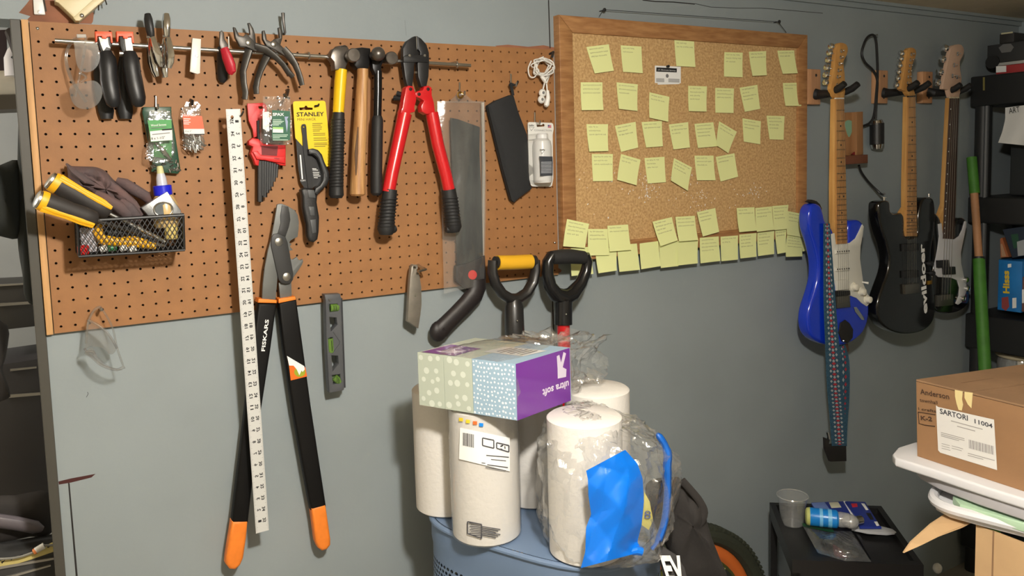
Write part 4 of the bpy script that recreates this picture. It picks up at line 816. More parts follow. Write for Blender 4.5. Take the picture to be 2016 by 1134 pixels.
# ---- lower clear safety glasses
c = crop(0, 560, 3.78)
t = thing('safety_glasses', 'clear safety glasses hanging below the pegboard lower left corner', 'glasses', base_at(195, 740, 1))
L1 = [(650, 270), (700, 290), (770, 330), (820, 390), (860, 470), (850, 500), (830, 520)]
def lens_surface(ring, d0, dd): return G().grid(lambda a, b: at(*[ring[0][i] + (ring[1][i] - ring[0][i]) * 0 for i in (0, 1)], d0), 1, 1)
ext('lens', c([(650, 265), (720, 300), (790, 350), (835, 410), (865, 470), (850, 510), (815, 520), (760, 470), (680, 465), (640, 480), (625, 495), (640, 440), (648, 350)]), 1.6, 1.66, LENS, t, smoothpts=2)
ext('lens', c([(640, 500), (690, 470), (720, 530), (770, 580), (840, 620), (915, 635), (870, 640), (800, 620), (740, 590), (690, 550), (650, 520)]), 2.0, 2.1, LENS, t, smoothpts=2)
obj('brow_rim', pxtube(c([(655, 265, 1.7), (720, 295, 2.0), (790, 350, 2.2), (840, 420, 2.3), (870, 475, 2.2)]), .1, 8, 3), LENS, t)
obj('lower_rim', pxtube(c([(635, 505, 1.8), (690, 545, 2.2), (740, 590, 2.5), (800, 620, 2.6), (870, 635, 2.6), (925, 612, 2.5)]), [.12] * 15 + [.17], 8, 3), LENS, t)
obj('nose_piece', pxtube(c([(630, 480, 1.6), (650, 500, 2.0), (690, 500, 2.3), (705, 520, 2.2)]), .1, 8, 3), LENS, t)
obj('temple_arm', pxtube(c([(640, 440, 1.3), (645, 350, 1.0), (660, 270, .9), (700, 190, .9), (745, 165, 1.0)]), .12, 8, 3, flat=.35), LENS, t)
obj('temple_arm', pxtube(c([(745, 165, 1.0), (790, 230, 1.3), (840, 330, 1.6), (870, 470, 1.9), (915, 600, 2.3)]), .11, 8, 3, flat=.35), LENS, t)
a = at(197, 606, 0); tag(obj('peg_hook', G().tube([(a.x, .1, a.z), (a.x, -1.3, a.z), (a.x, -1.35, a.z + .2)], .1, 8), STEEL, base=tuple(a)), 'steel peg hook carrying the lower safety glasses', 'hook', HK)
# ---- wire basket and what lies in it
c = crop(0, 280, 3.78)
BW = mat('black_wire', (22, 22, 23), .4)
t = thing('wire_basket', 'black wire mesh basket hung on pegboard full of small tools', 'basket', base_at(255, 505, 2))
bd = 3.9
A, B = at(153, 436, bd), at(361, 423, bd); A2, B2 = at(156, 505, bd), at(363, 492, bd)
def bp(a, d, h):     # a across, d depth, h 0 bottom 1 top
    p = A2.lerp(B2, a).lerp(A.lerp(B, a), h); return Vector((p.x, -d, p.z))
def rim(h, r, nm): obj(nm, G().tube([bp(0, .25, h), bp(0, bd, h), bp(1, bd, h), bp(1, .25, h)], r, 8, closed=True), BW, t)
rim(1, .14, 'top_rim'); rim(0, .11, 'base_rim')
for a in (0, 1):
    for d in (.25, bd): obj('corner_post', G().tube([bp(a, d, 0), bp(a, d, 1)], .09, 6), BW, t)
def mesh_panel(fn, W_, H_):
    g = G(); sp = .36; n = int((W_ + H_ * .7) / sp) + 1
    for s_ in (1, -1):
        for k in range(-int(H_ * .7 / sp) - 1, n):
            x0 = k * sp; lo = None; P = []
            for i in range(13):
                y = H_ * i / 12; x = x0 + s_ * (y * .62) + (0 if s_ > 0 else H_ * .62)
                if 0 <= x <= W_: P.append(fn(x / W_, y / H_))
            if len(P) > 1: g.tube(P, .04, 4, cap=False)
    return g
wB = (B - A).length; hB = (A - A2).length
obj('front_mesh', mesh_panel(lambda a, h: bp(a, bd, h), wB, hB), BW, t, smooth=None)
obj('side_mesh', mesh_panel(lambda a, h: bp(0, .25 + (bd - .25) * a, h), bd, hB), BW, t, smooth=None); obj('side_mesh', mesh_panel(lambda a, h: bp(1, .25 + (bd - .25) * a, h), bd, hB), BW, t, smooth=None)
obj('base_mesh', mesh_panel(lambda a, h: bp(a, .25 + (bd - .25) * h, 0.0), wB, bd), BW, t, smooth=None); obj('back_mesh', mesh_panel(lambda a, h: bp(a, .25, h), wB, hB), BW, t, smooth=None)
YG = mat('yellow_grip', (238, 176, 24), .45)
def chisel(lbl, p0, p1, blade_end, w0, d0, d1, side):
    t = thing('screwdriver', lbl, 'screwdriver', base_at(*c([p1])[0], 3), 'yellow and black handled tools in the basket')
    a, b = at(*c([p0])[0], d0), at(*c([p1])[0], d1); e = (b - a); L_ = e.length; e.normalize()
    n = Vector((0, -1, 0)); n = (n - e * n.dot(e)).normalized(); s_ = e.cross(n)
    prof = [(0, .95), (.05, 1.0), (.35, 1.05), (.55, .95), (.8, 1.0), (.95, .9), (1, .6)]
    obj('handle', G().tube([a + e * (f_ * L_) for f_, _ in prof], [w0 * r for _, r in prof], 18, fdir=n, flat=.8), mat('black_rubber_grip', (44, 40, 38), .6), t)
    obj('collar', G().tube([a + e * (f_ * L_) for f_ in (.02, .06, .13)], [w0 * 1.04, w0 * 1.1, w0 * 1.08], 18, fdir=n, flat=.82), YG, t)
    obj('striking_cap', G().tube([a - e * .18, a - e * .1, a + e * .05], [w0 * .7, w0 * .95, w0 * .98], 18, fdir=n, flat=.85), STEEL, t)
    obj('side_stripe', G().tube([a + e * (f_ * L_) + (s_ * side * w0 * .72 + n * w0 * .42) for f_ in (.08, .3, .5, .75, .97)], [.3, .24, .2, .24, .18], 10, fdir=n, flat=.6), YG, t)
    obj('front_stripe', G().tube([a + e * (f_ * L_) + (n * w0 * .62 + s_ * side * w0 * .55) for f_ in (.08, .3, .5, .75, .97)], [.16, .2, .14, .2, .1], 10, fdir=n, flat=.6), YG, t)
    q = at(*c([blade_end])[0], 2.6); obj('shank', G().tube([b - e * .3, b + e * .2, q], [.22, .18, .16], 10), STEEL if side < 0 else DARKSTEEL, t)
chisel('yellow and black handled driver, the upper one in the basket', (378, 285), (815, 530), (1230, 740), .7, 3.3, 2.9, -1)
chisel('yellow and black handled driver, the lower one poking left out of basket', (285, 425), (720, 580), (1080, 690), .68, 4.7, 3.9, 1)
# glove
GLV = mat('grey_glove_knit', (90, 80, 82), .95, var=.15, vscale=14, bump=.5, bscale=160, rgb2=(104, 80, 78))
t = thing('work_glove', 'crumpled dark grey work glove draped in the wire basket', 'glove', base_at(250, 425, 2))
gp = c([(498, 160), (520, 175), (640, 180), (720, 185), (790, 215), (840, 270), (900, 320), (960, 370), (1020, 440), (1050, 500), (1060, 560), (940, 575), (860, 530), (780, 480), (700, 400), (600, 350), (520, 310), (505, 230)])
def lump(gp, d0, amp, seed, nr=7):
    P = [Vector((q.x, q.z)) for q in (at(u, v, d0 + .6) for u, v in gp)]; P = sm(P, 3); n = len(P); cc = sum(P, Vector((0, 0))) / n; rr = random.Random(seed)
    g = G()
    for j in range(nr + 1):
        f_ = j / nr; s_ = math.cos(f_ * math.pi / 2) ** .7 if j < nr else .02; h = math.sin(f_ * math.pi / 2)
        for i, p in enumerate(P):
            q = cc + (p - cc) * s_; wv = .22 * math.sin(q.x * 3.1 + q.y * 2.2) + .16 * math.sin(q.x * 6 - q.y * 4.3)
            g.v.append(Vector((q.x, -(d0 + amp * h * (1 + wv)), q.y)))
    for j in range(nr):
        for i in range(n): g.f.append((j * n + i, j * n + (i + 1) % n, (j + 1) * n + (i + 1) % n, (j + 1) * n + i))
    b = len(g.v); g.v.append(Vector((cc.x, -d0, cc.y)))
    for i in range(n): g.f.append(((i + 1) % n, i, b))
    return g
obj('palm', lump(gp, .6, 1.9, 1), GLV, t, smooth=70)
obj('cuff_fold', pxtube(c([(500, 165, 1.4), (560, 230, 2.4), (640, 290, 2.6), (700, 310, 2.4)]), [.15, .4, .45, .2], 10, 0, flat=.6), GLV, t)
for k, pts in enumerate(([(870, 285, 1.4), (930, 310, 1.6), (1010, 360, 1.7), (1080, 400, 1.6), (1105, 440, 1.4)], [(720, 380, 2.4), (800, 430, 2.9), (870, 470, 3.0), (940, 530, 2.8), (960, 590, 2.4)], [(900, 440, 2.5), (960, 490, 2.8), (1000, 540, 2.6), (1020, 600, 2.2)], [(800, 300, 2.3), (900, 390, 2.5), (980, 460, 2.3), (1050, 540, 2.0)])):
    obj('finger', pxtube(c(pts), ([.3, .5, .52, .48, .3] if len(pts) == 5 else [.35, .5, .48, .3]), 12, 0, flat=.8), GLV, t)
# glue bottle
t = thing('glue_bottle', 'glue bottle with a blue collar and pale nozzle standing in basket', 'bottle', base_at(320, 440, 1.8))
p = at(*c([(1215, 390)])[0], 2.0); up = (at(*c([(1190, 195)])[0], 2.0) - p).normalized()
obj('body', G().turn(p - up * 2.6, up, [(0, .9), (.2, 1.0), (1.8, 1.0), (2.3, .8), (2.6, .6)], 18), mat('amber_glue', (206, 176, 120), .3), t)
obj('collar', G().turn(p - up * .05, up, [(0, .66), (.05, .7), (.75, .7), (.8, .62)], 20), mat('blue_cap', (24, 32, 196), .35), t)
obj('nozzle', G().turn(p + up * .75, up, [(0, .42), (.6, .38), (.95, .28)], 14), mat('frosted_nozzle', (196, 198, 210), .3), t)
obj('tip', G().turn(p + up * 1.7, up, [(0, .28), (.5, .24), (.6, .18)], 12), mat('dried_glue', (206, 204, 150), .5), t)
# silver pack
t = thing('tape_pack', 'square silver foil pack with a round clear window in the basket', 'packet', base_at(318, 440, 3))
SIL = mat('silver_foil', (176, 178, 180), .3, .7, var=.12, vscale=30, bump=.3, bscale=60)
ext('pack', c([(1050, 488), (1245, 365), (1350, 510), (1345, 560), (1130, 580)]), 2.2, 2.9, SIL, t, bev=.12)
cc = at(*c([(1215, 500)])[0], 2.92); obj('window_ring', G().tube([(cc.x + .68 * math.cos(a), cc.y, cc.z + .55 * math.sin(a)) for a in [2 * math.pi * i / 24 for i in range(24)]], .08, 8, closed=True), STEEL, t)
obj('window', G().extr(circ((cc.x, cc.z), .6, 20), 2.9, 2.95), mat('grey_window', (96, 102, 106), .15), t)
obj('printed_lines', bars([c([(1075 + 9 * k, 505 - 5 * k), (1095 + 9 * k, 535 - 5 * k)])[0] + c([(1075 + 9 * k, 505 - 5 * k), (1095 + 9 * k, 535 - 5 * k)])[1] + (1,) for k in range(6)], 2.91), mat('grey_ink', (120, 120, 120), .8), t, smooth=None)
# inside
t = thing('tin_snips', 'yellow handled snips lying inside the wire basket', 'snips', base_at(255, 490, 3))
obj('handle', pxtube(c([(745, 620, 2.6), (725, 660, 2.8), (760, 725, 3.0), (860, 740, 3.1), (1000, 750, 3.1), (1160, 775, 3.1)]), [.25, .38, .42, .36, .34, .25], 12, flat=.8), YG, t)
obj('handle', pxtube(c([(880, 730, 2.6), (1000, 720, 2.6), (1090, 745, 2.6)]), [.25, .3, .25], 10), YG, t)
obj('blade', pxtube(c([(1090, 745, 2.6), (1230, 770, 2.4)]), [.25, .1], 8), STEEL, t)
t = thing('pocket_knife', 'black folding tool lying inside the wire basket', 'knife', base_at(225, 470, 2)); obj('body', pxtube(c([(780, 650, 2.2), (830, 680, 2.3), (960, 660, 2.4), (1150, 720, 2.4)]), [.45, .55, .5, .35], 14), BLACK, t); obj('clip', pxtube(c([(820, 640, 2.75), (980, 650, 2.85)]), .08, 6), DARKSTEEL, t)
p = at(*c([(620, 800)])[0], 3.1); tag(obj('red_cap', G().turn(p - Vector((0, 0, .35)), (0, 0, 1), [(0, .35), (.1, .4), (.6, .4), (.7, .3)], 14), mat('red_plastic', (206, 34, 34), .45), base=tuple(p)), 'red screw cap in the left front corner of the wire basket', 'cap')
tag(obj('card_box', (lambda g: g.bx(at(*c([(600, 650)])[0], 2.6).x, at(*c([(712, 650)])[0], 2.6).x, 1.6, 2.6, bp(.1, 3, 0.06).z, bp(.1, 3, .75).z, .05) and g)(G()), mat('lilac_box', (190, 188, 196), .6), base=base_at(170, 490, 2)), 'small pale box standing at the left inside the wire basket', 'box')
tag(obj('wood_plug', (lambda g: g.turn(at(*c([(1275, 720)])[0], 2.6), (0.05, 0, 1), [(0, .45), (.1, .5), (1.0, .5), (1.15, .4)], 14))(G()), mat('pale_yellow_wood', (214, 190, 110), .5), base=base_at(337, 470, 2)), 'pale yellow plug standing at the right inside the wire basket', 'plug')
tag(obj('green_cap', G().turn(at(*c([(800, 790)])[0], 2.9), (1, 0, .05), [(0, .2), (.05, .28), (.6, .28), (.65, .2)], 12), mat('green_plastic', (40, 120, 70), .4), base=base_at(212, 495, 2.9)), 'green plastic plug on the floor of the wire basket', 'plug')
for k, (u, v, lb) in enumerate(((740, 800, 'left'), (890, 795, 'middle'), (960, 800, 'right'))):
    tag(obj('white_plug', G().turn(at(*c([(u, v)])[0], 3.2), (.9, 0, .2), [(0, .2), (.05, .26), (.5, .26), (.55, .18)], 12), WHITE, base=base_at(200, 495, 2.9)), '%s one of three small white plugs on the wire basket floor' % lb, 'plug', 'white plugs in the basket')
# ---- shovels
c = crop(720, 330, 3.15); GB = mat('black_nylon', (34, 33, 33), .4, coat=.2); YB = mat('yellow_sleeve', (226, 172, 40), .4)
t = thing('shovel', 'shovel with black D handle and yellow grip sleeve leaning on wall', 'shovel', base_at(1012, 690, 2))
obj('grip_bar', pxtube(c([(800, 588, 2.6), (920, 585, 2.6), (1050, 580, 2.6)]), [.62, .62, .62], 14), GB, t)
obj('grip_sleeve', pxtube(c([(816, 590, 2.6), (920, 588, 2.6), (1024, 583, 2.6)]), .74, 18), YB, t)
obj('yoke', pxtube(c([(788, 575, 2.6), (786, 650, 2.6), (805, 720, 2.6), (845, 780, 2.6), (895, 812, 2.6), (945, 812, 2.6), (1000, 775, 2.6), (1038, 710, 2.6), (1052, 640, 2.6), (1052, 572, 2.6)]), [.45, .48, .5, .52, .55, .55, .52, .5, .48, .45], 12, 0, flat=1.3, fdir=(0, 1, 0)), GB, t)
S1 = at(*c([(925, 1100)])[0], 3.0)
obj('socket', pxtube(c([(920, 800, 2.6), (920, 860, 2.7), (923, 1000, 2.9), (928, 1088, 3.0)]), [.6, .95, 1.0, 1.02], 18), GB, t)
p = at(*c([(940, 950)])[0], 3.9); obj('rivet', G().ball(p, .11), STEEL, t)
obj('shaft', G().tube([S1 + Vector((0, 0, .2)), (S1.x + .3, -2.0, -47)], .75, 14), YB, t)
obj('blade', G().grid(lambda a, b: (S1.x + .3 + (a - .5) * 7 * (1 - .3 * b ** 3), -(0.4 + 0.6 * math.cos((a - .5) * 2.4) + b * .4), -45 - b * 10.8), 8, 8), mat('shovel_steel', (90, 90, 92), .4, .8), t, smooth=60)
c = crop(1000, 480, 5.153)
t = thing('snow_shovel', 'snow shovel with glossy black D handle on a red shaft', 'shovel', base_at(1108, 690, 3))
GB2 = mat('glossy_black_nylon', (26, 26, 27), .22)
obj('grip_bar', pxtube(c([(440, 140, 3.0), (540, 130, 3.0), (640, 128, 3.0), (770, 140, 3.0)]), [.7, .78, .78, .7], 16), mat('matte_black_nylon', (34, 34, 35), .65), t)
obj('yoke', pxtube(c([(450, 110, 3.0), (405, 180, 3.0), (400, 300, 3.0), (425, 420, 3.0), (480, 510, 3.0), (570, 545, 3.0), (650, 510, 3.0), (740, 400, 3.0), (790, 280, 3.0), (808, 180, 3.0), (780, 110, 3.0)]), [.55, .58, .6, .66, .8, .9, .8, .62, .55, .52, .5], 14, 0, flat=1.15, fdir=(0, 1, 0)), GB2, t)
obj('socket', pxtube(c([(570, 520, 3.0), (563, 600, 3.0), (562, 700, 3.1), (562, 820, 3.2)]), [1.0, .95, .94, .94], 18), GB2, t)
p = at(*c([(592, 715)])[0], 4.05); obj('rivet', G().ball(p, .1), STEEL, t)
S2 = at(*c([(562, 830)])[0], 3.2); obj('shaft', G().tube([S2 + Vector((0, 0, .5)), (S2.x + .2, -3.6, -48)], .68, 14), RED, t)
obj('blade', G().grid(lambda a, b: (S2.x + .2 + (a - .5) * 18, -(2.9 + 1.0 * math.sin(b * 2)), -42 - b * 13.8), 6, 8), RED, t, smooth=60)
# ================================================================== guitars on their hangers
HT = mat('maple_neck', (206, 160, 96), .35, rgb2=(190, 140, 78), vscale=14, stretch=(5, 5, .5)); HEADM = mat('maple_headstock', (200, 150, 84), .4, rgb2=(182, 130, 70), vscale=14, stretch=(4, 4, .6)); FRET = mat('maple_fretboard', (188, 138, 82), .4, rgb2=(168, 118, 66), vscale=14, stretch=(5, 5, .6)); DFRET = mat('rosewood', (70, 52, 44), .5, var=.2, vscale=14, stretch=(5, 5, .5))
STR = mat('string_steel', (190, 184, 170), .3, 1.0); PICKG = mat('white_pickguard', (218, 216, 206), .3); PALEW = mat('pale_headstock', (206, 172, 148), .4)
PINEB = mat('hanger_block', (196, 146, 106), .5, var=.12, vscale=12, stretch=(5, 5, .5))
cu, cl = crop(1560, 40, 3.149), crop(1560, 360, 3.149)
def hanger(lbl, blk, xc, z, reach):
    """wood block screwed to the wall with a padded yoke that holds a headstock"""
    t = thing('guitar_hanger', lbl, 'hanger', base_at(*blk, 0), 'wall hangers for guitars')
    b = at(blk[0], blk[1], .4); x0, x1 = b.x - 1.25, b.x + 1.25
    obj('block', G().bx(x0, x1, WD, .45, b.z - 2.3, b.z + 2.3, .12), PINEB, t)
    for s_ in (-1, 1): obj('screw', G().turn((b.x + .3, -.45, b.z + 1.5 * s_), (0, -1, 0), [(0, .2), (.04, .18), (.05, 0)], 10), DARKSTEEL, t)
    arm = G().tube([(b.x + .2, -.4, z), (b.x + .4, -1.0, z - .1), (xc - .2, -reach + .9, z - .2), (xc, -reach + .8, z - .3)], [.75, .6, .42, .42], 12)
    obj('stem', arm, RUBBER, t)
    for s_ in (-1, 1):
        obj('prong', G().tube([(xc, -reach + .8, z - .3), (xc + .9 * s_, -reach + .7, z - .2), (xc + 1.25 * s_, -reach, z), (xc + 1.3 * s_, -reach - .9, z + .3), (xc + 1.3 * s_, -reach - 1.7, z + .8)], [.4, .42, .45, .45, .4], 12), RUBBER, t)
    return t
def strings(name, n, top, bot, w0, w1, d0, d1, r, parent):
    g = G()
    a, b = at(*top, d0), at(*bot, d1)
    for k in range(n):
        f_ = k / (n - 1) - .5; g.tube([a + Vector((f_ * w0, 0, 0)), b + Vector((f_ * w1, 0, 0))], r, 5)
    return obj(name, g, STR, parent, smooth=None)
def frets(parent, TL, TR, BR, BL, d, nf, last):
    """metal fret bars and black position dots on a fretboard given by its corners"""
    q = [at(*p, d) for p in (TL, TR, BR, BL)]; g = G(); dots = G()
    pos = [1 - 2 ** (-k / 12) for k in range(nf + 1)]; s_ = 1 / pos[nf]
    for k in range(1, nf + 1):
        b = pos[k] * s_ * last; l, r_ = q[0].lerp(q[3], b), q[1].lerp(q[2], b); e = Vector((0, -.03, .05)); g.quad(l - Vector((0, .03, .05)), r_ - Vector((0, .03, .05)), r_ + e, l + e)
        if k in (3, 5, 7, 9, 12, 15, 17, 19):
            m_ = (pos[k] + pos[k - 1]) / 2 * s_ * last
            for off in ((.5,) if k != 12 else (.28, .72)):
                p = q[0].lerp(q[3], m_).lerp(q[1].lerp(q[2], m_), off); dots.turn(p, (0, -1, 0), [(0, .12), (.03, .12), (.031, 0)], 8)
    obj('frets', g, mat('fret_wire', (120, 96, 70), .4, .6) , parent, smooth=None); obj('position_dots', dots, INK, parent)
def tuners(parent, pts, d, n_post, posts, big=1.0):
    for p in pts:
        a = at(p[0], p[1], d); obj('tuner', G().turn(a + Vector((1.0 * big, 0, -.15)), (-1, 0, .1), [(0, .1), (.7 * big, .1), (.75 * big, .2), (.85 * big, .38 * big), (1.15 * big, .38 * big), (1.25 * big, .2)], 12), CHROME, parent)
    for p in posts:
        a = at(p[0], p[1], d + .4); obj('tuning_post', G().turn(a, (0, -1, 0), [(0, .22 * big), (.1, .22 * big), (.12, .12), (.45, .12), (.5, .08)], 10), CHROME, parent)
def body(name, outline, d0, d1, m_, parent, r=.4): return ext(name, outline, d0, d1, m_, parent, bev=r, smoothpts=3, both=True, seg=4)
# ---------------- blue guitar
BF = 4.6
BLUE = mat('blue_gloss', (14, 52, 190), .18, coat=.6)
t = thing('electric_guitar', 'blue electric guitar with white pickguard and woven strap on wall hanger', 'guitar', base_at(1650, 690, 3), 'guitars hanging on the wall')
obody = cl([(152, 128), (180, 142), (196, 185), (206, 230), (222, 250), (258, 300), (264, 372), (342, 372), (345, 310), (355, 250), (385, 232), (420, 232), (443, 258), (440, 300), (424, 360), (415, 430), (418, 520), (430, 590), (455, 670), (477, 740), (478, 820), (462, 890), (425, 950), (350, 1000), (260, 1012), (180, 995), (120, 950), (98, 880), (104, 790), (135, 690), (160, 590), (160, 480), (138, 380), (108, 280), (106, 190), (125, 140)])
body('body', obody, BF - 1.75, BF, BLUE, t, .45)
pg = cl([(240, 318), (262, 312), (270, 376), (342, 374), (358, 372), (392, 345), (415, 300), (434, 258), (443, 270), (438, 320), (424, 390), (420, 470), (432, 560), (442, 630), (468, 690), (487, 720), (482, 745), (462, 766), (430, 745), (400, 715), (362, 700), (276, 700), (264, 620), (250, 500), (246, 420)])
ext('pickguard', pg, BF, BF + .1, PICKG, t, bev=.03)
for y in (428, 537): ext('pickup', cl([(272, y - 12), (355, y - 18), (356, y + 6), (273, y + 12)]), BF + .1, BF + .35, PICKG, t, bev=.06); 
gg = G()
for y in (428, 537):
    for k in range(6):
        u, v = cl([(280 + 14 * k, y - 1 - k)])[0]; gg.turn(at(u, v, BF + .35), (0, -1, 0), [(0, .1), (.05, .09), (.06, 0)], 8)
obj('pole_pieces', gg, DARKSTEEL, t)
ext('humbucker', cl([(276, 605), (352, 598), (355, 660), (277, 668)]), BF + .1, BF + .4, PICKG, t, bev=.08)
ext('humbucker_ring', cl([(268, 672), (358, 668), (360, 695), (270, 702)]), BF + .1, BF + .3, INK, t)
ext('bridge', cl([(276, 705), (358, 698), (362, 770), (280, 778)]), BF, BF + .45, mat('bridge_steel', (128, 124, 116), .35, .9), t, bev=.08)
for k, q in enumerate(((378, 645), (424, 674), (460, 722))):
    a = at(*cl([q])[0], BF + .1); obj('knob', G().turn(a, (0, -1, 0), [(0, .62), (.08, .62), (.14, .5), (.6, .42), (.65, .3), (.66, 0)], 18), mat('cream_knob', (226, 222, 208), .35), t)
a = at(*cl([(432, 615)])[0], BF + .1); obj('selector_switch', G().tube([a, a + Vector((.35, -.7, -.1))], [.09, .16], 8), WHITE, t)
ext('jack_plate', cl([(380, 770), (400, 770), (445, 835), (447, 852), (430, 850), (390, 800)]), BF - .02, BF + .12, CHROME, t, bev=.06)
NF = BF + .25
ext('neck', cu([(268, 485), (322, 485), (332, 1134)]) + cl([(338, 378), (272, 380), (258, 240), (258, 10)]) , NF - .95, NF - .2, HT, t, bev=.25)
fb = [cu([(272, 486)])[0], cu([(322, 486)])[0], cl([(340, 376)])[0], cl([(276, 380)])[0]]
ext('fretboard', fb, NF - .2, NF, FRET, t, bev=.03); frets(t, fb[0], fb[1], fb[2], fb[3], NF + .01, 21, .97)
ext('nut', [cu([(272, 480)])[0], cu([(322, 480)])[0], cu([(322, 487)])[0], cu([(272, 487)])[0]], NF - .2, NF + .08, WHITE, t)
hs = cu([(302, 138), (335, 148), (346, 180), (338, 215), (322, 245), (318, 275), (325, 330), (328, 400), (322, 482), (270, 482), (255, 450), (240, 425), (248, 370), (262, 280), (272, 190), (282, 150)])
ext('headstock', hs, NF - .75, NF - .2, HEADM, t, bev=.08, smoothpts=2)
tuners(t, cu([(240, 158), (230, 198), (222, 242), (212, 290), (207, 335), (206, 382)]), NF - .5, 6, cu([(300, 190), (297, 230), (290, 270), (283, 310), (278, 350), (275, 400)]))
obj('lettering', textpx('Squire', cu([(298, 200)])[0], cu([(326, 172)])[0], cu([(291, 190)])[0], NF - .18), INK, t, smooth=None) if 0 else None
strings('strings', 6, cu([(297, 480)])[0], cl([(320, 740)])[0], 1.35, 2.1, NF + .1, BF + .5, .016, t)
a = at(*cl([(130, 118)])[0], BF - .9); obj('strap_button', G().turn(a - Vector((0, 0, .2)), (0, 0, 1), [(0, .15), (.3, .12), (.35, .28), (.45, .26)], 10), CHROME, t)
BLTH = mat('black_leather', (30, 27, 26), .55); TEAL = mat('woven_teal', (44, 82, 104), .9, var=.25, vscale=160); WPAT = mat('woven_red', (168, 44, 56), .9); WPALE = mat('woven_pale', (170, 176, 178), .9); BRN = mat('brown_leather', (92, 64, 50), .6)
st = thing('guitar_strap', 'woven blue strap with red and white zigzag hanging from the blue guitar', 'strap', base_at(1650, 905, 3))
def band(name, pts, wpx, m_, th=.08, lift=0.0):
    g = G(); L_ = []
    for (u, v, d), hw in zip(pts, wpx): L_.append((at(u - hw, v, d + lift), at(u + hw, v, d + lift)))
    LL = sm([p[0] for p in L_], 5, False); RR_ = sm([p[1] for p in L_], 5, False); n = len(LL); o = Vector((0, th, 0))
    for i in range(n - 1): g.quad(LL[i], RR_[i], RR_[i + 1], LL[i + 1]); g.quad(LL[i] + o, LL[i + 1] + o, RR_[i + 1] + o, RR_[i] + o); g.quad(LL[i], LL[i + 1], LL[i + 1] + o, LL[i] + o); g.quad(RR_[i], RR_[i] + o, RR_[i + 1] + o, RR_[i + 1])
    return obj(name, g, m_, st, smooth=60), LL, RR_
sp = [(1628, 440, 4.95), (1631, 520, 4.98), (1634, 600, 5.0), (1639, 680, 5.0), (1644, 760, 4.7), (1649, 820, 4.3), (1653, 878, 4.1)]
o_, LL, RR_ = band('front_band', sp, [6, 9, 11.5, 13.5, 15, 15, 14.5], TEAL)
def pattern(LL, RR_, a0, a1, nseg, m_, off):
    g = G(); n = len(LL) - 1
    def P(a, b):
        k = min(b * n, n - 1e-6); i = int(k); f_ = k - i; l = LL[i].lerp(LL[i + 1], f_); r_ = RR_[i].lerp(RR_[i + 1], f_); return l.lerp(r_, a) + Vector((0, -.02, 0))
    for k in range(nseg):
        b0, b1 = (k + off) / nseg, (k + off + .62) / nseg
        if b1 > 1: break
        bm_ = (b0 + b1) / 2; g.add([P((a0 + a1) / 2, b0), P(a1, bm_), P((a0 + a1) / 2, b1), P(a0, bm_)], [(0, 1, 2, 3)])
    return obj('woven_motif', g, m_, st, smooth=None, kind=None)
pattern(LL, RR_, .34, .66, 46, WPAT, 0); pattern(LL, RR_, .18, .36, 46, WPALE, .4); pattern(LL, RR_, .64, .82, 46, WPALE, .4); pattern(LL, RR_, .40, .60, 46, WPALE, .55)
o2, L2, R2 = band('rear_band', [(1656, 668, 3.9), (1664, 710, 3.9), (1664, 780, 3.8), (1661, 830, 3.7), (1657, 872, 3.7)], [4, 8, 8.5, 8, 10], TEAL)
pattern(L2, R2, .35, .65, 20, WPAT, 0); pattern(L2, R2, .1, .35, 20, WPALE, .4)
ext('leather_end', [(1632, 876), (1666, 872), (1667, 908), (1636, 909), (1626, 884), (1625, 862), (1634, 866)], 3.6, 4.0, BLTH, st, bev=.05)
obj('slide_buckle', pxtube([(1629, 850, 4.0), (1632, 864, 4.0)], .22, 8), CHROME, st)
ext('leather_tab', cl([(300, 870), (330, 850), (355, 870), (378, 910), (375, 960), (345, 995), (310, 985), (290, 930)]), BF + .02, BF + .16, BLTH, st, bev=.04)
ext('brown_tab', [(1655, 672), (1668, 668), (1672, 690), (1664, 702), (1655, 698)], 3.7, 3.9, BRN, st, bev=.03)
ext('leather_end', cl([(100, 118), (120, 104), (150, 112), (172, 132), (185, 160), (178, 175), (160, 142), (130, 128)]), BF - 1.2, BF - .6, BLTH, st, bev=.05)
obj('snap', G().turn(at(1661, 671, BF + .16), (0, -1, 0), [(0, .14), (.06, .1), (.07, 0)], 10), CHROME, st)
# ---------------- black guitar
KF = 5.2; KBLK = mat('black_gloss', (12, 12, 13), .16, coat=.6)
t = thing('electric_guitar', 'black electric guitar with white evildoer lettering hanging on the wall', 'guitar', base_at(1780, 662, 3), 'guitars hanging on the wall')
ob = cl([(552, 114), (596, 110), (608, 130), (612, 175), (640, 192), (696, 196), (702, 330), (776, 330), (782, 230), (794, 150), (812, 100), (845, 90), (874, 98), (886, 140), (888, 215), (884, 300), (868, 400), (862, 490), (868, 580), (882, 680), (890, 780), (874, 860), (830, 910), (760, 935), (690, 938), (620, 920), (560, 880), (530, 820), (532, 740), (560, 650), (592, 560), (604, 480), (590, 390), (556, 290), (538, 200), (538, 135)])
body('body', ob, KF - 1.7, KF, KBLK, t, .35)
NK = KF + .2
ext('neck', cu([(718, 472), (764, 470), (770, 1134)]) + cl([(774, 330), (704, 330), (676, 195), (706, 150), (706, 30)]), NK - .95, NK - .2, HT, t, bev=.22)
fk = [cu([(722, 474)])[0], cu([(764, 472)])[0], cl([(774, 330)])[0], cl([(706, 332)])[0]]
ext('fretboard', fk, NK - .2, NK, FRET, t, bev=.03); frets(t, fk[0], fk[1], fk[2], fk[3], NK + .01, 22, .97)
ext('nut', [cu([(722, 468)])[0], cu([(764, 466)])[0], cu([(764, 474)])[0], cu([(722, 476)])[0]], NK - .2, NK + .08, INK, t)
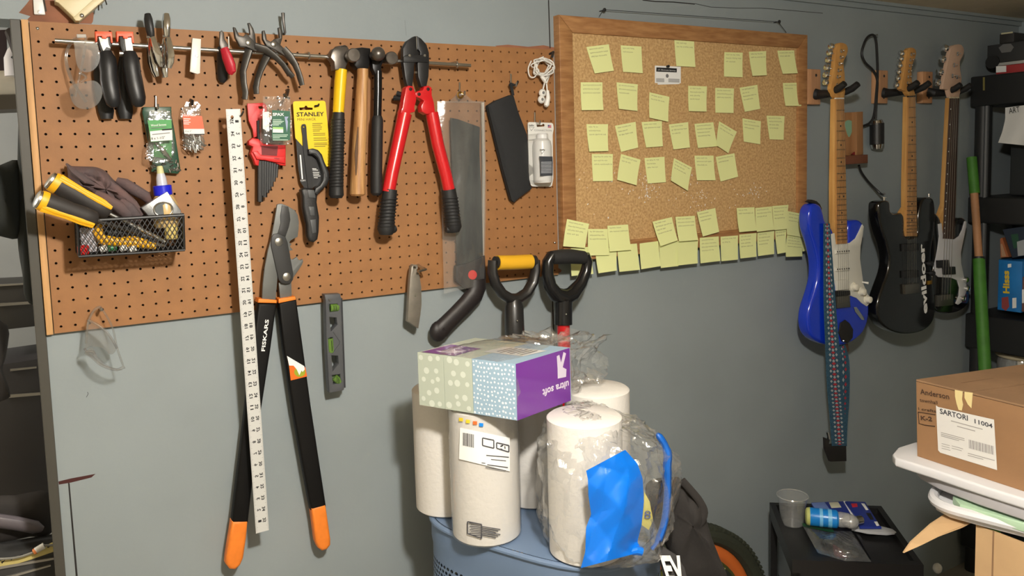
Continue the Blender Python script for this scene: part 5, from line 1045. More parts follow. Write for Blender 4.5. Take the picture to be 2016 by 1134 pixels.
ext('headstock', cu([(738, 168), (764, 180), (768, 215), (752, 260), (740, 300), (745, 400), (764, 466), (722, 468), (705, 440), (672, 425), (690, 340), (702, 260), (712, 185)]), NK - .75, NK - .2, HEADM, t, bev=.08, smoothpts=2)
tuners(t, cu([(674, 202), (670, 234), (662, 276), (655, 316), (650, 356), (642, 398)]), NK - .5, 6, cu([(735, 210), (730, 245), (725, 280), (720, 315), (716, 350), (712, 390)]))
strings('strings', 6, cu([(743, 468)])[0], cl([(742, 650)])[0], 1.35, 2.0, NK + .1, KF + .4, .016, t)
for y in (400, 565): ext('pickup', cl([(690, y - 18), (785, y - 24), (787, y + 20), (692, y + 26)]), KF, KF + .35, mat('black_bobbin', (30, 30, 31), .5), t, bev=.06)
ext('bridge', cl([(700, 632), (790, 622), (794, 680), (704, 692)]), KF, KF + .45, mat('bridge_steel', (128, 124, 116), .35, .9), t, bev=.08)
for q in ((845, 500), (858, 560)): obj('knob', G().turn(at(*cl([q])[0], KF), (0, -1, 0), [(0, .4), (.3, .36), (.5, .34), (.52, 0)], 14), BLACK, t)
a0, a1, tp = cl([(838, 806)])[0], cl([(818, 372)])[0], cl([(806, 808)])[0]
g = textpx('evildoer', a0, a1, tp, KF + .02, bold=.035); obj('lettering', g, WINK, t, smooth=None)
ext('gold_jack_plate', cl([(838, 608), (866, 604), (868, 628), (840, 632)]), KF, KF + .12, mat('gold', (222, 164, 60), .25, 1.0), t, bev=.04)
for q in ((568, 108), (846, 86)): obj('strap_button', G().turn(at(*cl([q])[0], KF - .8), (0, 0, 1), [(0, .14), (.3, .11), (.32, .26), (.42, .24)], 10), CHROME, t)
# ---------------- bass
SF = 2.9
t = thing('bass_guitar', 'black bass guitar with pale headstock and white pickguard, rightmost on the wall', 'guitar', base_at(1870, 615, 2), 'guitars hanging on the wall')
ob = cl([(890, 190), (915, 215), (928, 260), (936, 345), (1004, 350), (1008, 290), (1018, 240), (1042, 218), (1070, 222), (1080, 255), (1064, 350), (1046, 440), (1054, 540), (1086, 630), (1102, 700), (1086, 760), (1030, 800), (950, 812), (890, 790), (862, 720), (868, 600), (884, 500), (884, 400), (868, 300), (866, 215)])
body('body', ob, SF - 1.6, SF, KBLK, t, .35)
ext('pickguard', cl([(905, 256), (926, 250), (936, 345), (1005, 350), (1035, 330), (1055, 290), (1070, 238), (1080, 240), (1078, 275), (1062, 350), (1046, 430), (1048, 500), (1064, 580), (1082, 640), (1078, 680), (1050, 740), (1028, 756), (1014, 748), (1034, 700), (1038, 650), (1024, 605), (985, 588), (905, 584), (884, 565), (884, 500), (902, 410), (912, 330)]), SF, SF + .1, mat('bass_pickguard', (206, 206, 210), .35), t, bev=.03)
ext('pickup', cl([(906, 482), (975, 478), (978, 522), (908, 528)]), SF + .1, SF + .5, BLACK, t, bev=.06); ext('pickup', cl([(944, 524), (1012, 520), (1015, 566), (946, 570)]), SF + .1, SF + .5, BLACK, t, bev=.06)
ext('bridge', cl([(904, 698), (998, 690), (1002, 758), (906, 768)]), SF, SF + .5, mat('bridge_steel', (128, 124, 116), .35, .9), t, bev=.08)
for q in ((1068, 600), (1076, 655), (1048, 715)): obj('knob', G().turn(at(*cl([q])[0], SF + .1), (0, -1, 0), [(0, .45), (.4, .42), (.5, .3), (.52, 0)], 14), CHROME, t)
NS = SF + .25
ext('neck', cu([(980, 480), (1034, 480), (1016, 1134)]) + cl([(1004, 345), (940, 345), (916, 215), (946, 130)]) + cu([(946, 1100)]), NS - .95, NS - .2, HT, t, bev=.2)
fs = [cu([(982, 482)])[0], cu([(1034, 482)])[0], cl([(1004, 346)])[0], cl([(938, 346)])[0]]
ext('fretboard', fs, NS - .2, NS, DFRET, t, bev=.03)
q4 = [at(*p, NS + .01) for p in fs]; dd = G()
for k in range(14):
    b = (1 - 2 ** (-(k * 1.5 + 1) / 12)) / (1 - 2 ** (-20 / 12)) * .95; p = q4[0].lerp(q4[3], b); dd.turn(p + Vector((.1, -.01, 0)), (0, -1, 0), [(0, .1), (.02, .1), (.021, 0)], 8)
obj('side_dots', dd, WINK, t)
ext('nut', [cu([(980, 474)])[0], cu([(1035, 474)])[0], cu([(1035, 483)])[0], cu([(980, 483)])[0]], NS - .2, NS + .08, mat('bone', (196, 180, 150), .4), t)
ext('headstock', cu([(1018, 150), (1050, 152), (1066, 185), (1056, 225), (1040, 255), (1042, 310), (1050, 360), (1045, 410), (1034, 476), (980, 478), (968, 430), (935, 425), (946, 350), (962, 270), (980, 190), (992, 160)]), NS - .75, NS - .2, PALEW, t, bev=.08, smoothpts=2)
tuners(t, cu([(945, 172), (928, 240), (912, 320), (895, 385)]), NS - .5, 4, cu([(1022, 208), (1000, 278), (990, 345), (1018, 352)]), 1.35)
strings('strings', 4, cu([(1006, 476)])[0], cl([(952, 725)])[0], 1.3, 2.2, NS + .1, SF + .55, .03, t)
# ---------------- hangers
hanger('pine block hanger holding the blue guitar', (1603, 171), at(*cu([(296, 470)])[0], NF - .5).x, at(*cu([(296, 440)])[0], NF - .5).z, NF - .6)
hanger('pine block hanger holding the black guitar', (1737, 171), at(*cu([(743, 462)])[0], NK - .5).x, at(*cu([(743, 430)])[0], NK - .5).z, NK - .6)
hanger('pine block hanger holding the bass guitar', (1826, 172), at(*cu([(1006, 470)])[0], NS - .5).x, at(*cu([(1006, 440)])[0], NS - .5).z, NS - .6)
# ---------------- pick holder, cable, cord
PLY = mat('varnished_box_wood', (150, 108, 70), .5, var=.12, vscale=10, stretch=(4, 4, .5)); DWD = mat('red_brown_wood', (112, 66, 46), .45)
t = thing('pick_holder', 'wooden wall box with a green pick shape behind blue guitar neck', 'wooden box', base_at(1690, 325, .5))
ext('back_panel', cu([(322, 572), (438, 566), (440, 832), (325, 850)]), WD, .6, PLY, t, bev=.05)
ext('side_panel', cu([(398, 568), (438, 566), (440, 832), (400, 836)]), .6, 1.4, PLY, t, bev=.05)
ext('pick_emblem', cu([(330, 628), (352, 618), (378, 632), (380, 652), (366, 700), (352, 724), (340, 700), (330, 660)]), .6, .66, mat('pale_green_print', (132, 172, 146), .6), t, smoothpts=2)
ext('tray', cu([(328, 845), (350, 838), (470, 832), (470, 885), (330, 895)]), WD, 1.9, DWD, t, bev=.12)
obj('lettering', textpx('PICKS', cu([(338, 752)])[0], cu([(385, 750)])[0], cu([(338, 742)])[0], .62), INK, t, smooth=None) if 0 else None
ext('red_pick', cu([(365, 830), (385, 815), (408, 815), (412, 828), (395, 838)]), 1.0, 1.1, mat('dark_red_pick', (120, 20, 30), .3), t)
tag(obj('cord', pxtube(cu([(412, 900, .6), (430, 945, .4), (470, 1000, .3), (520, 1050, .8), (555, 1080, 1.5)]) + cl([(570, 68, 2.5)]), .16, 8, 4), BLACK, base=base_at(1700, 350, .5)), 'black cord curving from the wooden box to the black guitar', 'cord')
t = thing('hanging_adapter', 'black cylinder with silver ends hanging on a looped black cord', 'adapter', base_at(1725, 290, .5))
obj('loop', pxtube(cu([(440, 655, .3), (480, 635, .4), (505, 590, .6), (518, 480, .6), (528, 340, .6), (524, 200, .6), (515, 110, .6), (490, 90, .6), (455, 120, .6), (430, 200, .6), (450, 260, .6), (500, 310, .6), (526, 370, .6), (522, 480, .6), (516, 610, .6)]), .17, 8, 4), BLACK, t)
obj('body', pxtube(cu([(524, 638, .7), (524, 700, .7), (524, 768, .7)]), .95, 16), BLACK, t)
obj('end_cap', pxtube(cu([(520, 618, .7), (522, 640, .7)]), [.75, .9], 16), CHROME, t); obj('end_cap', pxtube(cu([(524, 768, .7), (525, 795, .7)]), [.9, .75], 16), CHROME, t)
p = at(*cu([(492, 96)])[0], 0); tag(obj('nail', G().tube([(p.x, .55, p.z), (p.x, -.9, p.z)], .1, 8), STEEL, base=tuple(p)), 'nail holding the looped black cord', 'nail')
# ---------------- green pole
PF = lambda u, v: at(u, v, 1.0 + (v - 310) * .0145)
t = thing('pole', 'green and bare wood pole leaning against the wall', 'pole', (at(1940, 728, 3).x + 1, -10, FLOOR))
GRP = mat('green_grip', (66, 124, 40), .6, var=.1, vscale=30)
def seg(nm, a, b, r, m_): obj(nm, G().tube([PF(*a), PF(*b)], r, 14), m_, t)
seg('grip', (1913, 310), (1919, 381), .72, GRP); seg('shaft', (1918, 379), (1927, 509), .56, mat('worn_pine_pole', (176, 128, 90), .6, var=.1, vscale=12)); seg('collar', (1927, 506), (1927.3, 511), .85, BLACK)
e0, e1 = PF(1927, 510), PF(1939, 728); dv = (e1 - e0); e2 = e0 + dv * ((FLOOR - e0.z) / dv.z)
obj('sleeve', G().tube([e0, e1, e2], .84, 14), GRP, t)
# ================================================================== black shelving at the right
SHX = 126.5; SHM = mat('black_resin', (31, 32, 33), .5)
t = thing('shelving_unit', 'black plastic shelving unit against the wall at the right edge', 'shelves', (SHX + 12, -8, FLOOR))
def zs(u, v, X=SHX): return atx(u, v, X).z
z_top = zs(1952, 146); 
for nm, v0, v1 in (('shelf', 148, 208), ('shelf', 388, 440), ('shelf', 622, 690)):
    za, zb = zs(1950, v0), zs(1950, v1); obj(nm, G().bx(SHX - .6, 140.5, .2, 15, zb, za, .3), SHM, t)
obj('shelf', G().bx(SHX - .6, 140.5, .2, 15, -52, -48.5, .3), SHM, t); 
for X, d in ((SHX + .8, 1.6), (SHX + .8, 13.5), (139, 1.6), (139, 13.5)):
    obj('post', G().tube([(X, -d, FLOOR), (X, -d, zs(1950, 148))], 1.15, 16), SHM, t)
obj('post_rib', G().tube([(SHX - .2, -2.6, -45), (SHX - .2, -2.6, zs(1950, 208))], .35, 8), mat('grey_resin', (76, 78, 80), .5), t)
obj('label_strip', G().add([atx(1935, 152, SHX - .7), atx(1939, 152, SHX - .7), atx(1939, 178, SHX - .7), atx(1935, 178, SHX - .7)], [(0, 1, 2, 3)]), mat('olive_tape', (120, 112, 60), .6), t, smooth=None)
def sidebox(name, lbl, cat, pix, X, depth, material, group=None, bev=.08, zz=None):
    """a box on the shelves: its left face is given in the photograph, it runs away to the right"""
    P = [atx(u, v, X) for u, v in pix]; y0 = min(-p.y for p in P); y1 = max(-p.y for p in P); z0 = min(p.z for p in P); z1 = max(p.z for p in P)
    if zz: z0, z1 = zz
    t = thing(name, lbl, cat, (X + depth / 2, -(y0 + y1) / 2, z0), group)
    obj('carton' if cat != 'book' else 'cover', G().bx(X, X + depth, y0, y1, z0, z1, bev), material, t)
    return t, y0, y1, z0, z1
def sidetext(body_, pix0, pix1, pixt, X, m_, t, bold=.0):
    a, b, tp = atx(*pix0, X), atx(*pix1, X), atx(*pixt, X); ax = b - a; up = tp - a; up -= ax.normalized() * up.dot(ax.normalized())
    g = textg(body_, a, ax, up, ax.length, up.length, lift=.03 if ax.cross(up).x < 0 else -.03, bold=bold); obj('lettering', g, m_, t, smooth=None)
def sidepatch(name, pix, X, m_, t): obj(name, G().add([atx(u, v, X) for u, v in pix], [tuple(range(len(pix)))]), m_, t, smooth=None)
DG = mat('dark_grey_carton', (42, 43, 44), .6)
zt = zs(1950, 148)
t, y0, y1, z0, z1 = sidebox('game_box', 'dark boxed game with a grey badge on top of the black shelves', 'box', [(1944, 84), (2030, 122)], 128.3, 11, DG, zz=(zt + 1.9, zt + 4.7))
sidepatch('badge', [(1966, 94), (1975, 87), (1990, 86), (1996, 93), (1990, 102), (1972, 104)], 128.25, mat('grey_badge', (104, 104, 104), .6), t)
t, y0, y1, z0, z1 = sidebox('book', 'white spined book under the dark game box on the shelves', 'book', [(1962, 121), (2032, 127)], 128.2, 10, mat('grey_book', (170, 170, 166), .6), zz=(zt + 1.4, zt + 1.87)); 
t, y0, y1, z0, z1 = sidebox('book', 'red and white spined book lowest of the pile on the shelves', 'book', [(1961, 128), (2034, 146)], 128.1, 10, mat('red_book', (168, 52, 54), .6), zz=(zt + .05, zt + 1.37)); sidepatch('white_panel', [(1961, 130.5), (1981, 129.5), (1981, 141.5), (1961, 143)], 128.03, WINK, t)
p = atx(1953, 122, 128); tag(obj('black_roll', G().tube([p, p + Vector((5, 0, 0))], 1.0, 14), BLACK, base=tuple(p)), 'small black roll beside the books on top of the shelves', 'roll')
t, *_ = sidebox('small_box', 'small dark box with a pale stripe topmost on the black shelves', 'box', [(1968, 62), (1996, 82)], 128.6, 6, mat('near_black_carton', (40, 38, 38), .6), zz=(zt + 4.75, zt + 6.2)); sidepatch('pale_stripe', [(1971, 65), (1994, 62), (1994, 65), (1971, 68)], 128.5, mat('cream_print', (190, 184, 150), .6), t)
# paper sign taped to the shelves
PAP = mat('crumpled_paper', (214, 214, 212), .8, bump=.3, bscale=30)
t = thing('paper_sign', 'crumpled white paper sign reading ART taped to the shelving side', 'paper', tuple(atx(1990, 285, SHX - 1.2)))
def psh(a, b):
    L_ = [(1979, 212), (1979, 235), (1973, 260), (1965, 281)]; k = min(2.999, b * 3); i = int(k); f_ = k - i
    u0, v0 = L_[i][0] + (L_[i + 1][0] - L_[i][0]) * f_, L_[i][1] + (L_[i + 1][1] - L_[i][1]) * f_
    u = u0 + (2034 - u0) * a; v = v0 + a * (-7 + 14 * b)
    return atx(u, v, SHX - 1.3 + .5 * math.sin(a * 7 + b * 4) * b * a)
obj('sheet', G().grid(psh, 12, 10), PAP, t, smooth=25)
sidetext('ART', (1987, 224), (2008, 220), (1987, 213), SHX - 1.6, INK, t)
# shelf contents
BX = SHX + .9
HB = mat('sky_box', (30, 118, 190), .5, var=.12, vscale=10)
t, y0, y1, z0, z1 = sidebox('game_box', 'bright blue boxed snake game standing on the middle shelf', 'box', [(1966, 511), (2010, 616)], BX, 8, HB)
a, b = (1985, 590), (1985, 535)
sidetext('Hisss', (1988, 578), (1987, 533), (1975, 578), BX - .04, mat('yellow_print', (232, 196, 50), .5), t, bold=.04)
sidepatch('snake_print', [(1972, 586), (1985, 584), (1987, 604), (1980, 612), (1972, 606)], BX - .04, mat('brick_print', (150, 70, 70), .5), t)
sidepatch('white_mark', [(1993, 587), (2001, 586), (2001, 606), (1993, 607)], BX - .04, WINK, t); sidepatch('white_mark', [(1984, 520), (1991, 519), (1991, 526), (1984, 527)], BX - .04, WINK, t)
t, *_ = sidebox('card_box', 'reddish box standing right of the blue game box', 'box', [(2012, 545), (2030, 616)], BX + .2, 6, mat('reddish_carton', (120, 84, 74), .6)); sidepatch('white_panel', [(2012, 570), (2020, 569), (2020, 596), (2012, 597)], BX + .12, WINK, t)
def leanbook(name, lbl, pix, X, m_, th):
    P = [atx(u, v, X) for u, v in pix]; t = thing(name, lbl, 'book', tuple(sum(P, Vector((0, 0, 0))) / 4)); o = Vector((th, 0, 0)); obj('cover', G().hexa(P + [p + o for p in P]), m_, t, smooth=None); return t
tb = leanbook('book', 'orange book leaning behind the dark book above the blue game', [(1969, 470), (1973, 468), (1986, 506), (1970, 507)], BX + .3, mat('orange_cover', (166, 98, 60), .6), 5); obj('page_block', G().add([atx(u, v, BX + .25) for u, v in ((1970, 480), (1973, 480), (1981, 505), (1972, 505))], [(0, 1, 2, 3)]), mat('page_edge', (176, 140, 110), .8), tb, smooth=None)
tb = leanbook('book', 'dark blue cased book lying aslant above the blue game box', [(1974, 452), (2030, 444), (2030, 500), (1993, 508)], BX + .1, mat('navy_cover', (40, 50, 66), .5), 7)
sidepatch('green_print', [(1990, 462), (2004, 460), (2008, 485), (1996, 490)], BX + .04, mat('dark_green_print', (40, 80, 60), .5), tb); sidepatch('pale_print', [(2002, 476), (2022, 470), (2022, 502), (2004, 504)], BX + .03, mat('pale_print', (160, 166, 172), .5), tb)
t = thing('black_bin', 'black fabric bin filling the upper shelf behind the paper', 'bin', (132, -8, zs(1950, 388)))
obj('bin_body', G().bx(SHX + 2.6, 139, 4.6, 11.8, zs(1950, 386), zs(1950, 270), .4), mat('dark_bin_fabric', (38, 42, 44), .8), t); obj('bin_rim', G().bx(SHX + 2.4, 139.2, 4.4, 12.0, zs(1950, 276), zs(1950, 268), .2), mat('dark_bin_fabric', (38, 42, 44), .8), t)
t = thing('clear_jar', 'rounded clear lidded tub on the lowest visible shelf', 'tub', tuple(atx(2008, 735, SHX + 2)))
q = atx(2012, 742, SHX + 5); obj('tub', G().turn(q - Vector((0, 0, 3)), (0, 0, 1), [(0, 3.2), (5.5, 3.4), (6.5, 3.0)], 20), film('smoky_plastic', clear=.6, haze=.35), t); obj('lid', G().tube([q + Vector((3.3 * math.cos(a), 3.3 * math.sin(a), 3.6)) for a in [2 * math.pi * i / 24 for i in range(24)]], .4, 8, closed=True), mat('cream_lid', (190, 178, 150), .5), t)
# ================================================================== paper goods on the hamper, lower middle
def camfr(u0, v0, s):      # a plane square to the line of sight, standing at a real distance
    return frame(far(u0, v0, s), RX, -RY)
def loc(pts, u0, v0, s): return [((p[0] - u0) / FPX * s, -(p[1] - v0) / FPX * s) for p in pts]
def facing(name, pts, s, th, material, parent, bev=0.05, **kw):
    u0, v0 = pts[0][0], pts[0][1]; return obj(name, G().extr(loc(pts, u0, v0, s), -th, 0, bev, fr=camfr(u0, v0, s), seg=2, both=True, **kw), material, parent)
ZB = far(955, 1078, 63).z; ZT = -7.3; RR = 2.8; HR = ZT - ZB
TOWEL = mat('quilted_paper', (216, 212, 206), .9, bump=.5, bscale=110)
def roll(lbl, cx_, cy_, r=RR, z0=ZB, h=HR):
    t = thing('paper_towel_roll', lbl, 'paper towel', (cx_, cy_, z0), 'paper towel rolls on the hamper')
    prof = [(0, r * .3), (.02, r * .93), (.18, r), (h * .3, r * 1.004), (h * .7, r * .998), (h - .18, r), (h - .02, r * .93), (h, r * .3)]
    obj('paper', G().turn((cx_, cy_, z0), (0, 0, 1), prof, 40), TOWEL, t, smooth=50); None if 'right' in lbl else obj('core', G().tube([(cx_ + .78 * math.cos(a), cy_ + .78 * math.sin(a), z0 + h + .01) for a in [2 * math.pi * i / 20 for i in range(20)]], .09, 6, closed=True), CARD, t)
    return t
pB = far(955, 930, 65.2); pA = far(879, 930, 70.8); pC = far(1050, 930, 72); pD = far(1152, 930, 61.5); pE = far(1178, 930, 69)
tB = roll('front left paper towel roll wearing the printed label with barcode', pB.x, pB.y)
roll('paper towel roll at far left, behind the labelled roll', pA.x, pA.y)
roll('paper towel roll set back in shade right of the labelled roll', pC.x, pC.y)
tD = roll('right hand paper towel roll beside the blue printed film', pD.x, pD.y, 2.9)
roll('rear right paper towel roll under the clear film', pE.x, pE.y)
def cyl(u, v, p, r):
    o = Vector((CAM.x - p.x, CAM.y - p.y)); rr_ = ray(u, v); d = Vector((rr_.x, rr_.y)); A_ = d.dot(d); B_ = o.dot(d); C_ = o.dot(o) - r * r; D_ = max(B_ * B_ - A_ * C_, 0)
    return CAM + rr_ * ((-B_ - math.sqrt(D_)) / A_)
def wrapquad(pts, p, r, nu=8, nv=4):
    def fn(a, b):
        q = [Vector(x) for x in pts]; w_ = q[0].lerp(q[1], a).lerp(q[3].lerp(q[2], a), b); return cyl(w_.x, w_.y, p, r)
    return G().grid(fn, nu, nv)
c = crop(800, 640, 2.7)
lab = tB
wr = thing('towel_wrapper', 'clear printed wrapper around the labelled paper towel roll', 'wrapper', (pB.x, pB.y, ZB))
obj('film', G().grid(lambda a, b: Vector((pB.x + (RR + .1) * math.cos(2 * math.pi * a), pB.y + (RR + .1) * math.sin(2 * math.pi * a), ZB + .1 + (HR - .2) * b)), 40, 6, True), film('wrap_film', clear=.95, haze=.04, bump=.6, bscale=20, rough=.15, spec=.08), wr, smooth=60)
obj('label', wrapquad(c([(285, 545), (550, 600), (550, 778), (280, 712)]), pB, RR + .14), WINK, wr)
g = G()
x = 300
for k in range(11):
    w_ = (2, 4, 2, 3, 5, 2, 3, 2, 4, 2, 3)[k]
    g2 = wrapquad(c([(x, 572 + (x - 300) * .17), (x + w_, 572 + (x - 300) * .17), (x + w_, 640 + (x - 300) * .22), (x, 640 + (x - 300) * .22)]), pB, RR + .16, 1, 2); g.add(g2.v, g2.f); x += w_ + 2.6
obj('barcode', g, INK, wr, smooth=None)
for k, (q, mt) in enumerate((((290, 502), mat('yellow_patch', (226, 200, 50), .5)), ((327, 512), mat('yellow_patch', (226, 200, 50), .5)), ((365, 520), mat('orange_patch', (236, 110, 50), .5)), ((398, 530), mat('blue_patch', (20, 130, 220), .5)))):
    obj('colour_patch', wrapquad(c([(q[0] - 11, q[1] - 10), (q[0] + 11, q[1] - 8), (q[0] + 11, q[1] + 10), (q[0] - 11, q[1] + 9)]), pB, RR + .15, 2, 1), mt, wr, smooth=None)
g = G()
for (x0, y0, x1, y1, h_) in ((425, 690, 545, 700, 5), (430, 740, 540, 755, 5), (400, 730, 420, 733, 4), (450, 712, 530, 720, 4), (420, 755, 530, 772, 4)) + tuple((335 + (k % 2) * 8, 1050 + 9 * k, 400, 1056 + 9 * k, 4) for k in range(8)) + tuple((400, 1068 + 9 * k, 500 - (k % 3) * 12, 1084 + 9 * k, 5) for k in range(6)):
    g2 = wrapquad(c([(x0, y0), (x1, y1), (x1, y1 + h_), (x0, y0 + h_)]), pB, RR + .17, 6, 1); g.add(g2.v, g2.f)
obj('small_print', g, mat('dark_print', (70, 70, 76), .8), wr, smooth=None)
def outl(pts, nm):
    g = G()
    for i in range(len(pts)):
        a, b = Vector(pts[i]), Vector(pts[(i + 1) % len(pts)]); n_ = Vector((-(b - a).y, (b - a).x)).normalized() * 1.2; g2 = wrapquad([a - n_, b - n_, b + n_, a + n_], pB, RR + .17, 6, 1); g.add(g2.v, g2.f)
    obj(nm, g, mat('dark_print', (70, 70, 76), .8), wr, smooth=None)
outl(c([(405, 600), (465, 612), (465, 655), (405, 640)]), 'print_box'); outl(c([(480, 625), (545, 640), (545, 675), (480, 655)]), 'print_box'); outl(c([(325, 1045), (400, 1060), (400, 1134), (325, 1108)]), 'print_box')
g = G(); cu_ = c([(513, 648)])[0]
for k in range(3):
    a = 2 * math.pi * k / 3
    q = [(cu_[0] + 5 * math.cos(a + s_) - 1, cu_[1] + 4.5 * math.sin(a + s_)) for s_ in (-.6, .6)]
    g2 = wrapquad([q[0], q[1], (q[1][0] + 2, q[1][1] + 2), (q[0][0] + 2, q[0][1] + 2)], pB, RR + .17, 3, 1); g.add(g2.v, g2.f)
obj('recycling_mark', g, INK, wr, smooth=None)
# ---- tissue three-pack
N_, L_, R_ = atz(1018, 828, ZT + .15), atz(826, 797, ZT + .15), atz(1119, 790, ZT + .15)
TH = 4.35
for q in (N_, L_, R_): q.z = ZT + .15
aL, aR, aU = (L_ - N_), (R_ - N_) * 1.06, Vector((0, 0, TH))
t = thing('tissue_pack', 'wrapped three pack of tissue boxes with purple film lying on the paper towels', 'tissues', tuple(N_))
SAGE = mat('sage_print', (178, 186, 172), .5); SKY = mat('pale_blue_print', (150, 176, 196), .5); DOT1 = mat('pale_dot', (206, 212, 200), .5); DOT2 = mat('white_dot', (226, 232, 236), .5); PURP = mat('purple_film', (104, 44, 140), .3, coat=.5)
rr = random.Random(9)
for k, (a0, a1, m_) in enumerate(((0, .425, SKY), (.43, .72, SAGE), (.725, 1.0, SAGE))):
    o = N_ + aL * a0; e = aL * (a1 - a0)
    b = obj('tissue_box', G().box(o, aR, e, aU) if aR.cross(e).z > 0 else G().box(o, e, aR, aU), m_, t, smooth=None)
    g = G(); an = aR.normalized() * -.02; ex, uy = e.normalized(), Vector((0, 0, 1)); W_ = e.length
    sp_, rad = (.34, .085) if k == 0 else (.85, .24)
    ny, nx = int(TH / sp_), int(W_ / (sp_ * .9))
    for j in range(ny):
        for i in range(max(nx, 1)):
            x, y = (i + .5 + .3 * (j % 2) + rr.uniform(-.2, .2)) * W_ / max(nx, 1), (j + .5 + rr.uniform(-.2, .2)) * TH / ny
            r_ = rad * rr.uniform(.8, 1.2)
            if x < r_ or x > W_ - r_ or y < r_ or y > TH - r_: continue
            cc = o + ex * x + uy * y + an; b0 = len(g.v); g.v += [cc + ex * (r_ * math.cos(2 * math.pi * q / 10)) + uy * (r_ * math.sin(2 * math.pi * q / 10)) for q in range(10)]; g.f.append(tuple(b0 + q for q in range(10)))
    obj('dots', g, DOT2 if k == 0 else DOT1, b, kind='stuff', smooth=None)
def onbox(O, ax, ay, pts, lift): n = ax.cross(ay).normalized() * lift; return [O + ax * p[0] + ay * p[1] + n for p in pts]
FO = N_; FX, FY = aR, aU
def sheetpoly(nm, P, m_): return obj(nm, G().add(P, [tuple(range(len(P)))]), m_, t, smooth=None)
nF = aR.cross(aU).normalized(); nF = nF if nF.y < 0 else -nF
def fr_(pts, l): return [N_ + aR * x + aU * y + nF * l for x, y in pts]
sheetpoly('purple_wrap', fr_([(0.0, 0), (.985, 0), (.985, 1), (0.0, 1)], .03), PURP)
# emblem and upside-down lettering on the purple front
sheetpoly('emblem', fr_([(.74, .50), (.90, .48), (.91, .62), (.84, .68), (.91, .92), (.86, .96), (.81, .78), (.78, .93), (.73, .92), (.74, .68)], .05), mat('pale_emblem', (206, 196, 214), .5))
O_ = N_ + aR * .95 + aU * .40 + nF * .05; obj('lettering', textg('ultra soft', O_, -aR, -aU, aR.length * .50, .62, lift=0.02 if 0 else -0.0, bold=.03), mat('pale_emblem', (206, 196, 214), .5), t, smooth=None)
TO = N_ + aU
def top(pts, l): return [TO + aR * x + aL * y + Vector((0, 0, l)) for x, y in pts]
sheetpoly('purple_top', top([(.02, .62), (.48, .62), (.52, .97), (.02, .97)], .03), PURP)
sheetpoly('print_panel', top([(.35, .12), (.72, .08), (.70, .50), (.35, .52)], .03), mat('pale_print_panel', (206, 206, 204), .5))
obj('small_print', (lambda g: [g.add(top([(.38 + .04 * (k % 2), .16 + .05 * k), (.66, .14 + .05 * k), (.66, .155 + .05 * k), (.38 + .04 * (k % 2), .175 + .05 * k)], .05), [(0, 1, 2, 3)]) for k in range(6)] and g)(G()), mat('dark_print', (70, 70, 76), .8), t, smooth=None)
obj('lettering', textg('ultra soft', TO + aR * .44 + aL * .82 + Vector((0, 0, .05)), -aR, -aL, aR.length * .30, .55, lift=0.0, bold=.03), mat('pale_emblem', (206, 196, 214), .5), t, smooth=None)
sheetpoly('emblem', top([(.12, .68), (.3, .66), (.26, .76), (.34, .84), (.2, .80), (.14, .90), (.1, .82)], .045), mat('pale_emblem', (206, 196, 214), .5))
WRAPF = film('crinkled_film', clear=.93, haze=.07, rough=.16, bump=1.0, bscale=34, spec=.16)
ctr = N_ + aR * .5 + aL * .5 + aU * .5
def wrapfn(a, b):      # crinkled tail of the shrink film beyond the boxes
    ang = 2 * math.pi * a; k = b
    hy, hz = (aL.length * .50) * (1 - .45 * k), (TH * .5) * (1.0 + .15 * math.sin(k * 5))
    y, z = hy * math.copysign(abs(math.cos(ang)) ** .5, math.cos(ang)), hz * math.copysign(abs(math.sin(ang)) ** .5, math.sin(ang))
    wob = 1 + (.16 * math.sin(ang * 7 + k * 9) + .12 * math.sin(ang * 11 - k * 14)) * max(0, (k - .45) * 2.4)
    return ctr + aR * (-.505 + k * 1.95) + aL.normalized() * (y * wob * 1.02 - aL.length * .22 * max(0, k - .5)) + Vector((0, 0, z * wob * 1.03 + .15 * max(0, k - .5)))
gw = G().grid(wrapfn, 72, 34, True); rr = random.Random(31)
gw.v = [v_ + Vector((rr.uniform(-1, 1), rr.uniform(-1, 1), rr.uniform(-1, 1))) * (.035 if (i // 72) < 18 else .20) for i, v_ in enumerate(gw.v)]
obj('film', gw, WRAPF, t, smooth=12)
obj('film_knot', pxtube([(1168, 668, 17), (1180, 672, 17), (1192, 684, 17)], .12, 6), INK, t) if 0 else None
# ---- loose film over the right rolls with its blue printed panel
t = thing('film_bag', 'torn clear film bag with bright blue printed panel over right paper towels', 'plastic film', (pD.x + 2, pD.y, ZB))
bc_ = far(1178, 965, 62.5)
rr = random.Random(4); ph = [rr.uniform(0, 6.28) for _ in range(12)]
def bag(a, b):
    ang = 2 * math.pi * a; lat = (b - .5) * math.pi * .97
    cu2, su = math.copysign(abs(math.cos(lat)) ** .55, math.cos(lat)), math.copysign(abs(math.sin(lat)) ** .7, math.sin(lat))
    wob = 1 + .05 * math.sin(ang * 5 + ph[0] + lat * 3) + .035 * math.sin(ang * 9 + lat * 7 + ph[1]) + .03 * math.sin(ang * 15 - lat * 11 + ph[2])
    ra = 5.5 * cu2 * wob * (1 + .12 * math.cos(ang - .4)); 
    q = bc_ + RX * (ra * math.cos(ang) * .98) + Vector((RZ.x, RZ.y, 0)).normalized() * (ra * math.sin(ang) * .95) + Vector((0, 0, 1)) * (6.0 * su + .5 - (1.2 * max(0, math.cos(ang)) * (b > .5) * su))
    q.z = max(q.z, ZB + .1 - .0); return q
gb = G().grid(bag, 80, 44, True); rr = random.Random(8)
